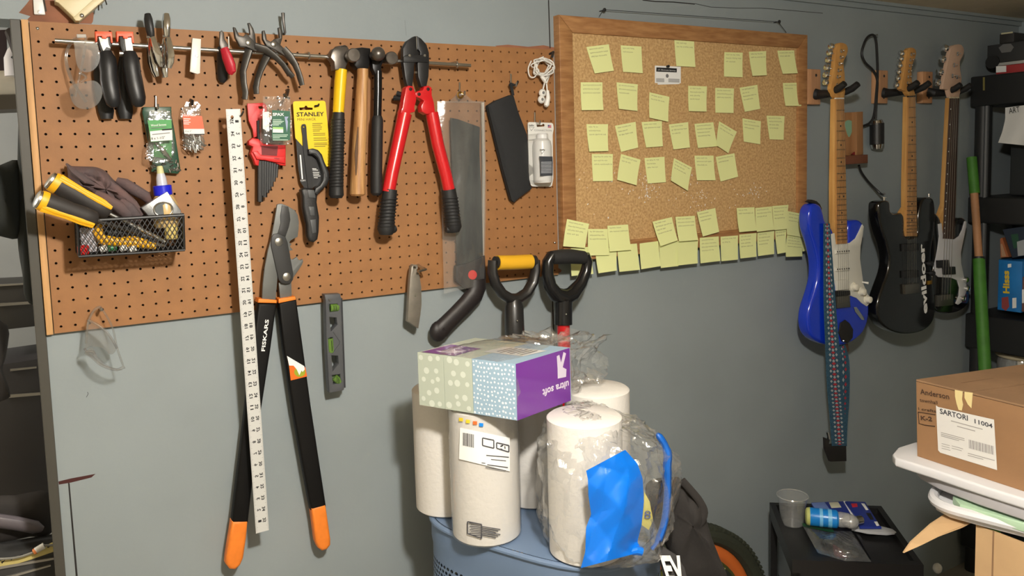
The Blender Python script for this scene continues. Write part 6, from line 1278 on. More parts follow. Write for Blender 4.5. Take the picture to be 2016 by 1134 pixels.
gb.v = [v_ + Vector((rr.uniform(-1, 1), rr.uniform(-1, 1), rr.uniform(-1, 1))) * (.16 if (i // 80) > 24 else .07) for i, v_ in enumerate(gb.v)]
obj('clear_film', gb, WRAPF, t, smooth=12)
c = crop(800, 840, 3.25); BLU = mat('bright_blue_film', (0, 106, 210), .35, coat=.3)
rowsL = c([(1150, 282), (1162, 340), (1165, 440), (1182, 560), (1150, 645), (1145, 800), (1116, 905)]); rowsR = c([(1400, 148), (1478, 235), (1512, 330), (1520, 480), (1505, 630), (1478, 735), (1510, 800)])
def panel(a, b):
    k = min(b * 6, 5.9999); i = int(k); f_ = k - i
    l = (rowsL[i][0] + (rowsL[i + 1][0] - rowsL[i][0]) * f_, rowsL[i][1] + (rowsL[i + 1][1] - rowsL[i][1]) * f_); r_ = (rowsR[i][0] + (rowsR[i + 1][0] - rowsR[i][0]) * f_, rowsR[i][1] + (rowsR[i + 1][1] - rowsR[i][1]) * f_)
    tri = lambda x: abs((x % 1.0) * 2 - 1)
    fold = .42 * tri(a * 1.1 + b * .55) + .34 * tri(a * .8 - b * 1.5 + .3) + .16 * tri(b * 2.7 + a * 1.3)
    return far(l[0] + (r_[0] - l[0]) * a, l[1] + (r_[1] - l[1]) * a, 56.9 - .9 * math.sin(math.pi * a) + 1.0 * a - fold)
obj('blue_panel', G().grid(panel, 36, 44), BLU, t, smooth=14)
def sgrid(pts): return [far(u, v, s) for u, v, s in pts]
obj('blue_edge', G().tube(sm(sgrid([p + () for p in [(x, y, s) for (x, y), s in zip(c([(1605, 45), (1650, 110), (1672, 180), (1668, 260), (1672, 400), (1655, 590), (1615, 720), (1570, 785)]), (60, 60, 60, 60, 60, 59.8, 59.5, 59.3))]]), 3, False), [.18] + [.34] * 4 + [.42] * 6 + [.36] * 8 + [.2] * 3, 10, fdir=RX, flat=.8), mat('blue_film_edge', (12, 88, 176), .3, coat=.4), t)
obj('blue_curl', G().tube(sgrid([(x, y, 57.4) for x, y in c([(1440, 800), (1475, 790), (1510, 800)])]), [.25, .35, .3], 10), BLU, t)
facing('price_label', c([(1522, 415), (1558, 480), (1580, 600), (1552, 662), (1505, 630), (1518, 520)]), 61, .08, mat('lemon_label', (206, 196, 96), .5), t)
p0, p1 = far(*c([(1522, 590)])[0], 60.7), far(*c([(1548, 592)])[0], 60.7); obj('lettering', textg('8', p0, p1 - p0, -RY, .5, .62, lift=-.1), mat('blue_print', (50, 80, 140), .5), t, smooth=None)
obj('fold_highlights', G().tube(sgrid([(1163, 830, 58), (1200, 842, 58), (1215, 870, 58)]), .05, 5), mat('film_edge', (230, 230, 230), .3), t) if 0 else None
# ---- hamper of blue grey plastic with oval holes
HMP = mat('blue_grey_plastic', (102, 122, 150), .5)
t = thing('laundry_hamper', 'blue grey plastic laundry hamper with oval holes under the paper towels', 'hamper', (33.5, -19, FLOOR))
cx_, cy_ = 35.4, -14.9; hz0 = ZB - .25
def sup(a, h, grow=0.0):    # superellipse tub, wider at the rim, turned a little
    ang = 2 * math.pi * a; tz = h; W_, D_ = 9.6 * (1.10 - .10 * tz) + grow, 6.4 * (1.10 - .10 * tz) + grow
    x = W_ * math.copysign(abs(math.cos(ang)) ** .62, math.cos(ang)); y = D_ * math.copysign(abs(math.sin(ang)) ** .62, math.sin(ang)); th = -1.125
    return Vector((cx_ + x * math.cos(th) - y * math.sin(th), cy_ + x * math.sin(th) + y * math.cos(th), FLOOR + (hz0 - FLOOR) * h))
g = G(); NU, NV = 96, 26
Z0h, Z1h = .62, .915
for iu in range(NU):
    for iv in range(NV):
        def q(fu, fv): return sup((iu + fu + .5 * (iv % 2)) / NU, Z0h + (Z1h - Z0h) * (iv + fv) / NV)
        b = len(g.v)
        for fu, fv in ((1, .5), (1, 1), (.5, 1), (0, 1), (0, .5), (0, 0), (.5, 0), (1, 0)): g.v.append(q(fu, fv))
        for k in range(8): a = 2 * math.pi * k / 8; g.v.append(q(.5 + .35 * math.cos(a), .5 + .34 * math.sin(a)))
        for k in range(8): j = (k + 1) % 8; g.f.append((b + k, b + j, b + 8 + j, b + 8 + k))
obj('perforated_wall', g, HMP, t, smooth=60)
obj('upper_band', G().grid(lambda a, b: sup(a, .915 + .085 * b, .12 if b > .3 else 0), 84, 4, True), HMP, t, smooth=60); obj('base_band', G().grid(lambda a, b: sup(a, .62 * b), 84, 6, True), HMP, t, smooth=60)
obj('rim', G().tube([sup(i / 64, 1.0, .1) for i in range(64)], .25, 10, closed=True), HMP, t)
lid = G(); n_ = 64
ring0 = [sup(i / n_, 1.0, -.1) for i in range(n_)]; b = len(lid.v); lid.v += [v_ + Vector((0, 0, .2)) for v_ in ring0]; lid.f.append(tuple(range(n_)))
obj('lid', lid, HMP, t, smooth=None)
# ---- black jacket hanging over the hamper's right side
JK = mat('black_jacket_cloth', (34, 31, 30), .9, bump=.3, bscale=200)
t = thing('black_bag', 'black cloth bag with white block letters slumped right of the hamper', 'bag', tuple(far(1360, 1130, 62)))
cc = crop(1200, 900, 4.847)
def cloth(outline, s, depth, seed):
    u0, v0 = outline[0]; P = sm([Vector(p) for p in loc(outline, u0, v0, s)], 3); n = len(P); ce = sum(P, Vector((0, 0))) / n; fr0 = camfr(u0, v0, s); g = G(); nr = 7
    for j in range(nr + 1):
        f_ = j / nr; sc_ = max(.02, math.cos(f_ * math.pi / 2) ** .75); h = math.sin(f_ * math.pi / 2)
        for i, p in enumerate(P):
            q = ce + (p - ce) * sc_; wv = .16 * math.sin(q.x * 1.5 + q.y * .8 + seed) + .12 * math.sin(q.x * 2.8 - q.y * 1.3 + seed)
            g.v.append(fr0[0] + fr0[1] * q.x + fr0[2] * q.y + fr0[3] * (depth * h * (1 + wv)))
    for j in range(nr):
        for i in range(n): g.f.append((j * n + i, j * n + (i + 1) % n, (j + 1) * n + (i + 1) % n, (j + 1) * n + i))
    b = len(g.v); g.v.append(fr0[0] + fr0[1] * ce.x + fr0[2] * ce.y - fr0[3] * depth * .6)
    for i in range(n): g.f.append(((i + 1) % n, i, b))
    return g
obj('main_body', cloth(cc([(610, 190), (665, 195), (700, 250), (770, 300), (850, 400), (910, 520), (915, 580), (960, 740), (1040, 950), (1110, 1200), (700, 1200), (560, 900), (400, 560), (340, 300), (420, 210)]), 64.5, 2.0, 1), JK, t, smooth=60)
obj('strap', G().tube(sm([far(u, v, 62.6) for u, v in cc([(690, 220), (780, 320), (860, 420), (905, 530), (860, 640), (830, 560), (840, 480)])], 4, False), .3, 8, fdir=RZ, flat=.4), JK, t)
facing('front_panel', cc([(430, 880), (500, 850), (640, 940), (720, 1060), (760, 1220), (540, 1220), (480, 1000)]), 60.6, .3, mat('charcoal_cloth', (58, 56, 56), .9), t, bev=.1)
p0, p1, up = far(*cc([(556, 1190)])[0], 60.2), far(*cc([(748, 1190)])[0], 60.2), far(*cc([(478, 938)])[0], 60.2)
def shear_text(body_, p0, p1, up, m_):
    g = textg(body_, Vector((0, 0, 0)), (1, 0, 0), (0, 1, 0), 1, 1, lift=0, bold=.04); g2 = G(); g2.add([p0 + (p1 - p0) * v.x + (up - p0) * v.y for v in g.v], g.f); return obj('lettering', g2, m_, t, smooth=None)
shear_text('EV', p0, p1, up, WINK)
# ---- bicycle wheel
t = thing('bicycle_wheel', 'small bicycle wheel with dark tyre and orange rim behind the black bag', 'wheel', (58.5, -7, FLOOR))
wc = Vector((58.5, -7, -42.3)); 
def ring(r, rad, n=56, m_=10, sq=None): return G().tube([wc + Vector((r * math.cos(a), 0, r * math.sin(a))) for a in [2 * math.pi * i / n for i in range(n)]], rad, m_, closed=True, fdir=(0, 1, 0), flat=sq)
TY = mat('dark_tyre', (42, 46, 34), .8, bump=.4, bscale=150)
obj('tyre', ring(12.7, 1.0), TY, t); g = G()
for k in range(110):
    a = 2 * math.pi * k / 110; e = Vector((math.cos(a), 0, math.sin(a))); tn = Vector((-math.sin(a), 0, math.cos(a)))
    for dy in (-.55, .55): g.box(wc + e * 13.35 + Vector((0, dy - .25, 0)) - tn * .18, tn * .36, Vector((0, .5, 0)), e * .4)
obj('tread', g, TY, t, kind='stuff', smooth=None)
obj('sidewall_line', ring(11.75, .12), mat('olive_line', (96, 100, 50), .6), t); obj('rim', ring(11.0, .75, sq=.7), mat('orange_rim', (204, 104, 44), .5), t); obj('inner_rim', ring(10.2, .2), mat('dark_olive', (70, 76, 36), .6), t)
for k in range(24):
    a = 2 * math.pi * k / 24; e = Vector((math.cos(a), 0, math.sin(a))); obj('spoke', G().tube([wc + e * .8 + Vector((0, .6 * (-1) ** k, 0)), wc + e * 10.5], .05, 5), mat('olive_spoke', (120, 126, 60), .5, .4), t)
obj('hub', G().turn(wc + Vector((0, 1.4, 0)), (0, -1, 0), [(0, .4), (.2, .9), (.5, .6), (2.3, .6), (2.6, .9), (2.8, .4)], 16), STEEL, t)
obj('spoke_guard', G().turn(wc + Vector((0, 1.0, 0)), (0, -1, 0), [(0, 9.4), (.08, 9.4)], 40), mat('lime_disc', (150, 156, 76), .6), t)
# ================================================================== black drawer cart and what lies on it
ZC = -32.0
CBL, CBR, CFL = atz(1515, 989, ZC), atz(1735, 996, ZC), atz(1560, 1102, ZC); CFR = CFL + CBR - CBL
for q in (CBL, CBR, CFL, CFR): q.z = ZC
CX_, CY_ = (CBR - CBL), (CFL - CBL)
CART = mat('black_cart_plastic', (26, 25, 26), .4)
t = thing('drawer_cart', 'black plastic drawer cart with a tray top standing against the wall', 'cart', ((CBL.x + CFR.x) / 2, (CBL.y + CFR.y) / 2, FLOOR))
def cp(a, b, z): return CBL + CX_ * a + CY_ * b + Vector((0, 0, z))
def bar(nm, a0, a1, b0, b1, z0, z1, m_=CART, parent=None, bev=.08):
    return obj(nm, G().box(cp(a0, b0, z0), CX_ * (a1 - a0), CY_ * (b1 - b0), Vector((0, 0, z1 - z0))) if CX_.cross(CY_).z > 0 else G().box(cp(a0, b0, z0), CY_ * (b1 - b0), CX_ * (a1 - a0), Vector((0, 0, z1 - z0))), m_, parent or t, smooth=None)
bar('top_panel', .03, .97, .03, .97, -1.2, -.7)
for nm, a0, a1, b0, b1 in (('rim', 0, .05, 0, 1), ('rim', .95, 1, 0, 1), ('rim', .05, .95, 0, .05), ('rim', .05, .95, .94, 1)): bar(nm, a0, a1, b0, b1, -1.9, 0)
for a in (.35, .65): bar('tray_divider', a - .012, a + .012, .05, .94, -.75, -.35)
for a in (0, .94):
    for b in (0, .94): bar('post', a, a + .06, b, b + .06, FLOOR - ZC + .8, -1.5)
for k in range(3):
    z1 = -2.4 - k * 7.4
    d = bar('drawer', .07, .93, .05, .985, z1 - 6.6, z1, mat('smoky_drawer', (150, 158, 164), .35)); bar('drawer_lip', .06, .94, .97, 1.03, z1 - .6, z1 + .1, CART, d)
bar('base', 0, 1, 0, 1, FLOOR - ZC + .6, FLOOR - ZC + 1.8)
for a in (.05, .95):
    for b in (.05, .95): obj('caster', G().tube([cp(a, b, FLOOR - ZC + .8) - Vector((.4, 0, 0)), cp(a, b, FLOOR - ZC + .8) + Vector((.4, 0, 0))], .8, 12), RUBBER, t)
TOPZ = ZC - .7
def ontop(u, v, z=TOPZ): return atz(u, v, z)
c = crop(1480, 940, 3.761)
t = thing('plastic_cup', 'empty clear plastic cup standing at the back left of cart', 'cup', tuple(ontop(*c([(310, 350)])[0])))
p = ontop(*c([(300, 345)])[0]) + Vector((0, 0, .08)); obj('cup_wall', G().turn(p, (0, 0, 1), [(0, 1.25), (.05, 1.3), (1.2, 1.45), (2.6, 1.6), (3.5, 1.75), (3.6, 1.85), (3.5, 1.7), (.1, 1.25)], 22), film('cup_film', clear=.9, haze=.08), t)
obj('cup_rim', G().tube([p + Vector((1.8 * math.cos(a), 1.8 * math.sin(a), 3.55)) for a in [2 * math.pi * i / 24 for i in range(24)]], .09, 6, closed=True), film('cup_rim_film', clear=.6, haze=.3), t)
def slab(name, pts, z0, th, m_, parent, **kw):
    P = [atz(u, v, z0 + th) for u, v in pts]; return obj(name, G().extr([(q.x, q.y) for q in P], z0, z0 + th, .04, fr=(Vector((0, 0, 0)), Vector((1, 0, 0)), Vector((0, 1, 0)), Vector((0, 0, 1))), seg=2), m_, parent, **kw)
DBLU = mat('deep_blue_card', (34, 52, 140), .4)
t = thing('carded_pack', 'dark blue carded pack with a red mark lying at the cart back', 'packet', tuple(ontop(1700, 1020)), 'blue carded packs on the cart')
slab('card', c([(690, 175), (840, 180), (945, 350), (960, 365), (800, 365), (770, 290)]), TOPZ + .95, .25, DBLU, t); slab('red_mark', c([(735, 192), (780, 190), (785, 215), (745, 220)]), TOPZ + 1.2, .03, mat('red_mark', (190, 40, 60), .5), t); slab('white_mark', c([(810, 190), (835, 192), (865, 238), (845, 240)]), TOPZ + 1.2, .03, WINK, t); slab('white_mark', c([(905, 325), (930, 325), (945, 355), (925, 358)]), TOPZ + 1.2, .03, WINK, t); slab('hang_slot', c([(845, 262), (880, 262), (905, 310), (880, 312)]), TOPZ + 1.2, .03, INK, t)
t = thing('carded_pack', 'pale and dark blue carded pack with a white label nearest the cup', 'packet', tuple(ontop(1650, 1000)), 'blue carded packs on the cart')
slab('card', c([(440, 185), (680, 175), (765, 285), (700, 300), (470, 255)]), TOPZ + .7, .22, DBLU, t); slab('pale_end', c([(440, 187), (540, 182), (590, 250), (480, 245)]), TOPZ + .92, .03, mat('pale_blue_card', (110, 134, 196), .4), t); slab('white_label', c([(570, 183), (640, 180), (665, 220), (590, 225)]), TOPZ + .92, .03, mat('cream_label', (206, 204, 180), .5), t); slab('white_strip', c([(678, 174), (700, 172), (768, 285), (745, 290)]), TOPZ + .92, .05, WINK, t)
t = thing('tube_bottle', 'bright blue bottle with yellow green end lying on the cart', 'bottle', tuple(ontop(1620, 1020)))
a_, b_ = atz(*c([(400, 285)])[0], TOPZ + 2.1), atz(*c([(640, 310)])[0], TOPZ + 2.1); ax_ = (b_ - a_); ln = ax_.length; ax_.normalize()
obj('body', G().turn(a_, ax_, [(0, .6), (.1, .9), (.5, 1.05), (ln - .2, 1.05), (ln, .85)], 18), mat('cyan_blue', (20, 130, 214), .3), t); obj('end_band', G().turn(a_ - ax_ * .05, ax_, [(0, .7), (.15, .98), (ln * .14, 1.08)], 18), mat('yellow_green', (196, 200, 120), .4), t)
obj('print_band', G().turn(a_ + ax_ * (ln * .42), ax_, [(0, 1.07), (ln * .1, 1.07)], 18, ), mat('pale_cyan', (120, 190, 236), .4), t); obj('print_band', G().turn(a_ + ax_ * (ln * .68), ax_, [(0, 1.07), (ln * .12, 1.07)], 18), mat('pale_cyan', (120, 190, 236), .4), t)
obj('clear_cap', G().turn(a_ + ax_ * ln, ax_, [(0, .85), (.3, .9), (1.2, .8), (1.3, .5)], 16), film('cap_film', clear=.75, haze=.3), t)
t = thing('light_bulb', 'small clear frosted bulb lying right of the blue bottle on cart', 'bulb', tuple(ontop(1670, 1025)))
p = atz(*c([(730, 325)])[0], TOPZ + 1.9); obj('glass', G().ball(p, .95, .95, .8), film('frosted_glass', clear=.6, haze=.5, rough=.3), t); obj('cap', G().turn(p + Vector((.7, -.2, 0)), (1, -.3, 0), [(0, .5), (.8, .48), (.9, .2)], 12), STEEL, t)
t = thing('zip_bag', 'clear zip bag with green strip slumped over the front of cart', 'bag', tuple(ontop(1650, 1070)))
ZQ = c([(350, 320), (560, 365), (760, 370), (830, 470), (880, 620), (690, 615), (490, 560), (430, 420)])
def zipf(a, b):
    T_ = [Vector(x) for x in c([(375, 352), (560, 392), (740, 400)])]; B_ = [Vector(x) for x in c([(490, 560), (690, 618), (885, 625)])]
    k = min(a * 2, 1.9999); i = int(k); f_ = k - i; q = T_[i].lerp(T_[i + 1], f_).lerp(B_[i].lerp(B_[i + 1], f_), b)
    return atz(q.x, q.y, TOPZ + .3 + .65 * b + 1.5 * math.sin(math.pi * a) * math.sin(math.pi * min(b + .15, 1)) * (1 + .3 * math.sin(a * 11 + b * 8)))
obj('film', G().grid(zipf, 18, 16), film('zip_film', clear=.9, haze=.1, bump=1.0, bscale=34, rough=.14, spec=.16), t, smooth=40)
obj('zip_strip', G().grid(lambda a, b: zipf(a * .62, b * .12 - .06) + Vector((0, 0, .06)), 12, 2), mat('green_zip', (24, 90, 44), .5), t)
slab('red_contents', c([(600, 490), (650, 520), (720, 600), (680, 610), (610, 560)]), TOPZ + .1, .3, mat('dark_red_cloth', (84, 30, 44), .8), t)
t = thing('grey_tray_lid', 'pale grey translucent tray edge at the right of the cart top', 'tray', tuple(ontop(1740, 1042)))
slab('plate', c([(780, 352), (830, 362), (960, 360), (1040, 380), (1070, 402), (1000, 410), (860, 400), (740, 375)]), TOPZ + .55, .3, mat('pale_grey_plastic', (178, 180, 184), .4), t)
p = atz(*c([(1375, 672)])[0], TOPZ - 4); tag(obj('white_ball', G().ball(p, .55, .5, .6), WHITE, base=tuple(p)), 'small pale round ball showing beside the open carton', 'ball')
# ================================================================== open carton, white lids and the labelled box at the right
SP = 70.0
P1 = far(1806, 898, SP); Z1 = P1.z; P2 = atz(2015, 967, Z1); P2.z = Z1
fd = (P2 - P1).normalized(); P2x = P1 + fd * 10.4; BH = 151 * SP / FPX
T1 = P1 + Vector((0, 0, BH)); qx = atz(2016, 724, T1.z); sd = (qx - T1); sd.z = 0; sd.normalize(); 
KB = mat('kraft_board', (147, 111, 77), .8, var=.05, vscale=10, bump=.1, bscale=150); KB2 = mat('kraft_board_worn', (146, 114, 84), .85, var=.12, vscale=8, bump=.1, bscale=120)
t = thing('shipping_box', 'taped kraft carton with a white printed label on white lids', 'carton', tuple((P1 + P2x) / 2))
ln = 13.0; off = Vector((-.35, 0, 0)); up = Vector((0, 0, BH))
obj('carton_body', G().hexa([P1, P2x, P2x + sd * ln, P1 + sd * ln, P1 + up + off, P2x + up + off, P2x + sd * ln + up + off, P1 + sd * ln + up + off]), KB, t, smooth=None)
nrm = (up + off).cross(fd).normalized(); nrm = nrm if nrm.x < 0 else -nrm
def face(a, h, l=.03): return P1 + fd * a + (up + off) * (h / BH) + nrm * l
def flap(a0, a1, dip, b0, b1, th=.16):   # a top flap, sagging along its free edge
    g = G(); Q = []
    for (a, b, z) in ((a0, b0, .05), (a1, b0, .05), (a1, b1, dip), (a0, b1, dip)): Q.append(P1 + fd * a + sd * b + up + off + Vector((0, 0, z)))
    return g.hexa(Q + [q + Vector((0, 0, th)) for q in Q])
obj('top_flap', flap(0, 4.6, .22, 0, ln), KB2, t, smooth=None); obj('top_flap', flap(4.75, 10.4, .06, 0, ln), KB2, t, smooth=None)
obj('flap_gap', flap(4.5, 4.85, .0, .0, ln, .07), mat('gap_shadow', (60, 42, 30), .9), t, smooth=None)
obj('flap_crease', flap(2.3, 2.42, .15, 2, ln, .2), mat('crease', (120, 90, 62), .9), t, smooth=None)
# map photograph points onto the front face
def onface(u, v, l=.05):
    r = ray(u, v); o = P1 + nrm * l; k = (o - CAM).dot(nrm) / r.dot(nrm); return CAM + r * k
c = crop(1740, 680, 3.779)
def facepoly(nm, pts, m_, l=.05, parent=None): return obj(nm, G().add([onface(*p, l) for p in pts], [tuple(range(len(pts)))]), m_, parent or t, smooth=None)
lb_ = facepoly('label', c([(388, 446), (405, 458), (820, 552), (843, 928), (420, 798), (404, 780)]), mat('label_paper', (222, 220, 216), .6), .05)
def facetext(s_, p0, p1, pt, m_, bold=.0, l=.07):
    a, b, k = onface(*p0, l), onface(*p1, l), onface(*pt, l); g = textg(s_, Vector((0, 0, 0)), (1, 0, 0), (0, 1, 0), 1, 1, lift=0, bold=bold); g2 = G(); g2.add([a + (b - a) * v.x + (k - a) * v.y for v in g.v], g.f); return obj('lettering', g2, m_, t, smooth=None)
facetext('SARTORI', c([(418, 508)])[0], c([(626, 562)])[0], c([(416, 468)])[0], mat('typed_ink', (60, 62, 70), .8), .02); facetext('11004', c([(676, 580)])[0], c([(810, 618)])[0], c([(674, 546)])[0], mat('typed_ink', (60, 62, 70), .8), .02)
MARK = mat('marker_ink', (70, 50, 36), .9)
facetext('Anderson', c([(272, 362)])[0], c([(488, 402)])[0], c([(268, 322)])[0], MARK, .015); facetext('townhall', c([(268, 418)])[0], c([(400, 440)])[0], c([(266, 392)])[0], MARK, .01); facetext('l crafts', c([(258, 480)])[0], c([(390, 500)])[0], c([(256, 460)])[0], MARK, .01); facetext('K-2', c([(275, 555)])[0], c([(360, 565)])[0], c([(273, 522)])[0], MARK, .03)
def fline(nm, pts, wd_, m_, l=.06, closed=False):
    P = [onface(*p, l) for p in pts]; return obj(nm, G().tube(P, wd_, 4, closed=closed), m_, t)
fline('marker_line', c([(255, 495), (320, 505), (382, 515)]), .035, MARK); fline('marker_line', c([(255, 495), (262, 580), (300, 592), (380, 602)]), .035, MARK)
g = G(); x = 632
for k in range(24):
    wd_ = (2, 4, 3, 2, 5, 3)[k % 6]; y0 = 700 + (x - 632) * .27; g.add([onface(*p, .07) for p in c([(x, y0), (x + wd_, y0 + wd_ * .27), (x + wd_ + 2, y0 + 66), (x + 2, y0 + 65)])], [(0, 1, 2, 3)]); x += wd_ + 4.6
obj('barcode', g, mat('typed_grey', (110, 106, 106), .8), t, smooth=None)
g = G()
for x0, y0, x1, h_ in ((500, 558, 735, 6), (545, 598, 680, 6), (425, 645, 600, 5), (425, 658, 600, 5), (425, 670, 560, 5), (430, 728, 490, 4), (430, 745, 490, 4), (430, 762, 495, 4), (505, 745, 590, 4), (505, 762, 580, 4), (625, 800, 825, 5), (625, 815, 740, 5)):
    y1 = y0 + (x1 - x0) * .27; g.add([onface(*p, .07) for p in c([(x0, y0), (x1, y1), (x1, y1 + h_), (x0, y0 + h_)])], [(0, 1, 2, 3)])
obj('small_print', g, mat('pale_typed', (160, 156, 154), .8), t, smooth=None)
TAPE = mat('yellowed_tape', (224, 206, 150), .5)
facepoly('tape', c([(528, 330), (588, 342), (582, 400), (590, 440), (580, 485), (556, 480), (540, 430), (530, 380)]), TAPE, .04); facepoly('tape', c([(600, 345), (662, 352), (652, 468), (625, 440), (600, 390)]), TAPE, .04)
# white lids
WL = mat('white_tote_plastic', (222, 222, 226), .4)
def zslab(name, pts, ztop, th, m_, parent, bev=.15, rnd=0):
    P = [atz(u, v, ztop) if v > 500 else None for u, v in pts]; return obj(name, G().extr([(q.x, q.y) for q in P], ztop - th, ztop, bev, fr=(Vector((0, 0, 0)), Vector((1, 0, 0)), Vector((0, 1, 0)), Vector((0, 0, 1))), seg=3, both=True, rnd=rnd), m_, parent)
t = thing('plastic_tote', 'white plastic tote lid directly under the labelled carton', 'lid', tuple(atz(1900, 930, Z1 - 1)), 'white plastic totes')
zt_ = Z1 - .02
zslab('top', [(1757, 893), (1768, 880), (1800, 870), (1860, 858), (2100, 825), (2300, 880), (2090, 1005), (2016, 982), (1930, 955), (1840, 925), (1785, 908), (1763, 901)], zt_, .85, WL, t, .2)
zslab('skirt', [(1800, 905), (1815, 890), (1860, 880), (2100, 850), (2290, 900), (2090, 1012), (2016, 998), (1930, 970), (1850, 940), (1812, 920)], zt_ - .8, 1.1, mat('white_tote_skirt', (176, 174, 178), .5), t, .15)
t = thing('tote_tray', 'white plastic tray holding a pale green tray, below the tote lid', 'tray', tuple(atz(1920, 1010, Z1 - 3)), 'white plastic totes')
zs2 = Z1 - 2.9
zslab('base', [(1838, 975), (1848, 962), (1880, 955), (2100, 930), (2290, 980), (2090, 1062), (2016, 1040), (1930, 1018), (1870, 1002), (1843, 988)], zs2, .8, WL, t, .2)
zslab('green_tray', [(1876, 976), (1890, 968), (2100, 940), (2270, 985), (2080, 1042), (2016, 1030), (1940, 1008), (1890, 992)], zs2 + .7, .75, mat('pale_green_plastic', (176, 206, 176), .5), t, .1)
obj('rim', G().tube(sm([atz(u, v, zs2 + .1) for u, v in [(2100, 930), (1880, 955), (1848, 962), (1838, 975), (1843, 988), (1870, 1002), (1930, 1018), (2016, 1040), (2090, 1062)]], 3, False), .42, 8), WL, t)
# open carton below
t = thing('open_carton', 'open empty kraft carton with torn flap under the white totes', 'carton', tuple(far(1960, 1130, 62)))
zc = zs2 - 1.0
A_ = atz(1924, 1032, zc); 
FDR = fd; SDR = sd
def cbox(nm, O, e1, z0, z1, m_, th=.18):
    n_ = Vector((e1.y, -e1.x, 0)).normalized() * th; obj(nm, G().hexa([O + Vector((0, 0, z0 - O.z)), O + e1 + Vector((0, 0, z0 - O.z)), O + e1 + n_ + Vector((0, 0, z0 - O.z)), O + n_ + Vector((0, 0, z0 - O.z)), O + Vector((0, 0, z1 - O.z)), O + e1 + Vector((0, 0, z1 - O.z)), O + e1 + n_ + Vector((0, 0, z1 - O.z)), O + n_ + Vector((0, 0, z1 - O.z))]), m_, t, smooth=None)
TAN = mat('tan_board', (200, 166, 124), .85, var=.05, vscale=10, bump=.1, bscale=120)
cbox('front_wall', A_, fd * 10, FLOOR + .1, zc, TAN)
B__ = A_ + sd * 11
cbox('rear_wall', B__, fd * 10, FLOOR + .1, zc - .5, KB2); cbox('side_wall', A_ + fd * 10, sd * 11, FLOOR + .1, zc, KB2); cbox('side_wall', A_ + Vector((0, 0, 0)), sd * 11, FLOOR + .1, zc - 3.5, KB2)
cbox('corner_crease', A_ + fd * 1.35 + nrm * .1, fd * .12, FLOOR + .1, zc, KB2, .12)
bott = G(); bott.hexa([A_ + Vector((0, 0, FLOOR + .05 - A_.z)), A_ + fd * 10 + Vector((0, 0, FLOOR + .05 - A_.z)), A_ + fd * 10 + sd * 11 + Vector((0, 0, FLOOR + .05 - A_.z)), A_ + sd * 11 + Vector((0, 0, FLOOR + .05 - A_.z)), A_ + Vector((0, 0, FLOOR + .25 - A_.z)), A_ + fd * 10 + Vector((0, 0, FLOOR + .25 - A_.z)), A_ + fd * 10 + sd * 11 + Vector((0, 0, FLOOR + .25 - A_.z)), A_ + sd * 11 + Vector((0, 0, FLOOR + .25 - A_.z))]); obj('bottom', bott, KB2, t, smooth=None)
c = crop(1480, 940, 3.761)
Q = [far(u, v, s) for (u, v), s in zip(c([(1125, 560), (1180, 480), (1330, 345), (1460, 260), (1640, 330), (1560, 372), (1380, 440), (1260, 500)]), (64, 64.5, 66, 67.5, 66, 65, 64.5, 64))]
Q2 = [q + RZ * .18 for q in Q]; n_ = len(Q); g = G(); g.add(Q + Q2, [tuple(range(n_)), tuple(reversed(range(n_, 2 * n_)))] + [(i, (i + 1) % n_, n_ + (i + 1) % n_, n_ + i) for i in range(n_)])
obj('side_flap', g, TAN, t, smooth=None)
# ================================================================== dim space seen through the doorway at the left
BK = -14
def dz(u, v, d): return at(u, v, d)
JKT = mat('black_coat_cloth', (40, 43, 41), .95, bump=.3, bscale=100)
def bulge(pts, d, depth):
    P = sm([Vector((q.x, q.z)) for q in (at(u, v, d) for u, v in pts)], 3); n = len(P); ce = sum(P, Vector((0, 0))) / n; g = G(); nr = 5
    for j in range(nr + 1):
        f_ = j / nr; sc_ = max(.02, math.cos(f_ * math.pi / 2) ** .7); h = math.sin(f_ * math.pi / 2)
        for p in P: q = ce + (p - ce) * sc_; g.v.append(Vector((q.x, -(d + depth * h * (1 + .2 * math.sin(q.x * 2 + q.y * .7))), q.y)))
    for j in range(nr):
        for i in range(n): g.f.append((j * n + i, j * n + (i + 1) % n, (j + 1) * n + (i + 1) % n, (j + 1) * n + i))
    b = len(g.v); g.v.append(Vector((ce.x, -d + depth * .5, ce.y)))
    for i in range(n): g.f.append(((i + 1) % n, i, b))
    return g
t = thing('coat', 'black coat hanging inside the doorway against the pale wall', 'coat', base_at(30, 470, -8))
obj('body', bulge([(36, 115), (48, 118), (58, 250), (66, 400), (74, 585), (50, 588), (44, 540), (36, 490), (33, 420), (34, 330), (36, 230)], -8, 1.4), JKT, t, smooth=60)
obj('sleeve', bulge([(-30, 335), (0, 325), (34, 315), (44, 350), (44, 440), (34, 470), (0, 465), (-30, 460)], -8, 1.8), JKT, t, smooth=60)
hk = at(42, 112, -8); tag(obj('coat_hook', G().tube([(hk.x, 8.5, hk.z + 1), (hk.x, 7, hk.z), (hk.x, 6, hk.z + .5)], .25, 8), BLACK, base=tuple(hk)), 'black hook holding the coat in the doorway', 'hook')
def slabd(name, lbl, cat, pts, d0, d1, m_, bev=.1, extra=()):
    t = thing(name, lbl, cat, base_at(pts[0][0], pts[-1][1], d1)); ext('body', pts, d0, d1, m_, t, bev=bev)
    for nm, p2, dd, mm in extra: ext(nm, p2, d1, d1 + dd, mm, t)
    return t
DESK = mat('dark_desk', (64, 62, 60), .5); EDGE = mat('pale_metal_edge', (170, 166, 158), .35, .6)
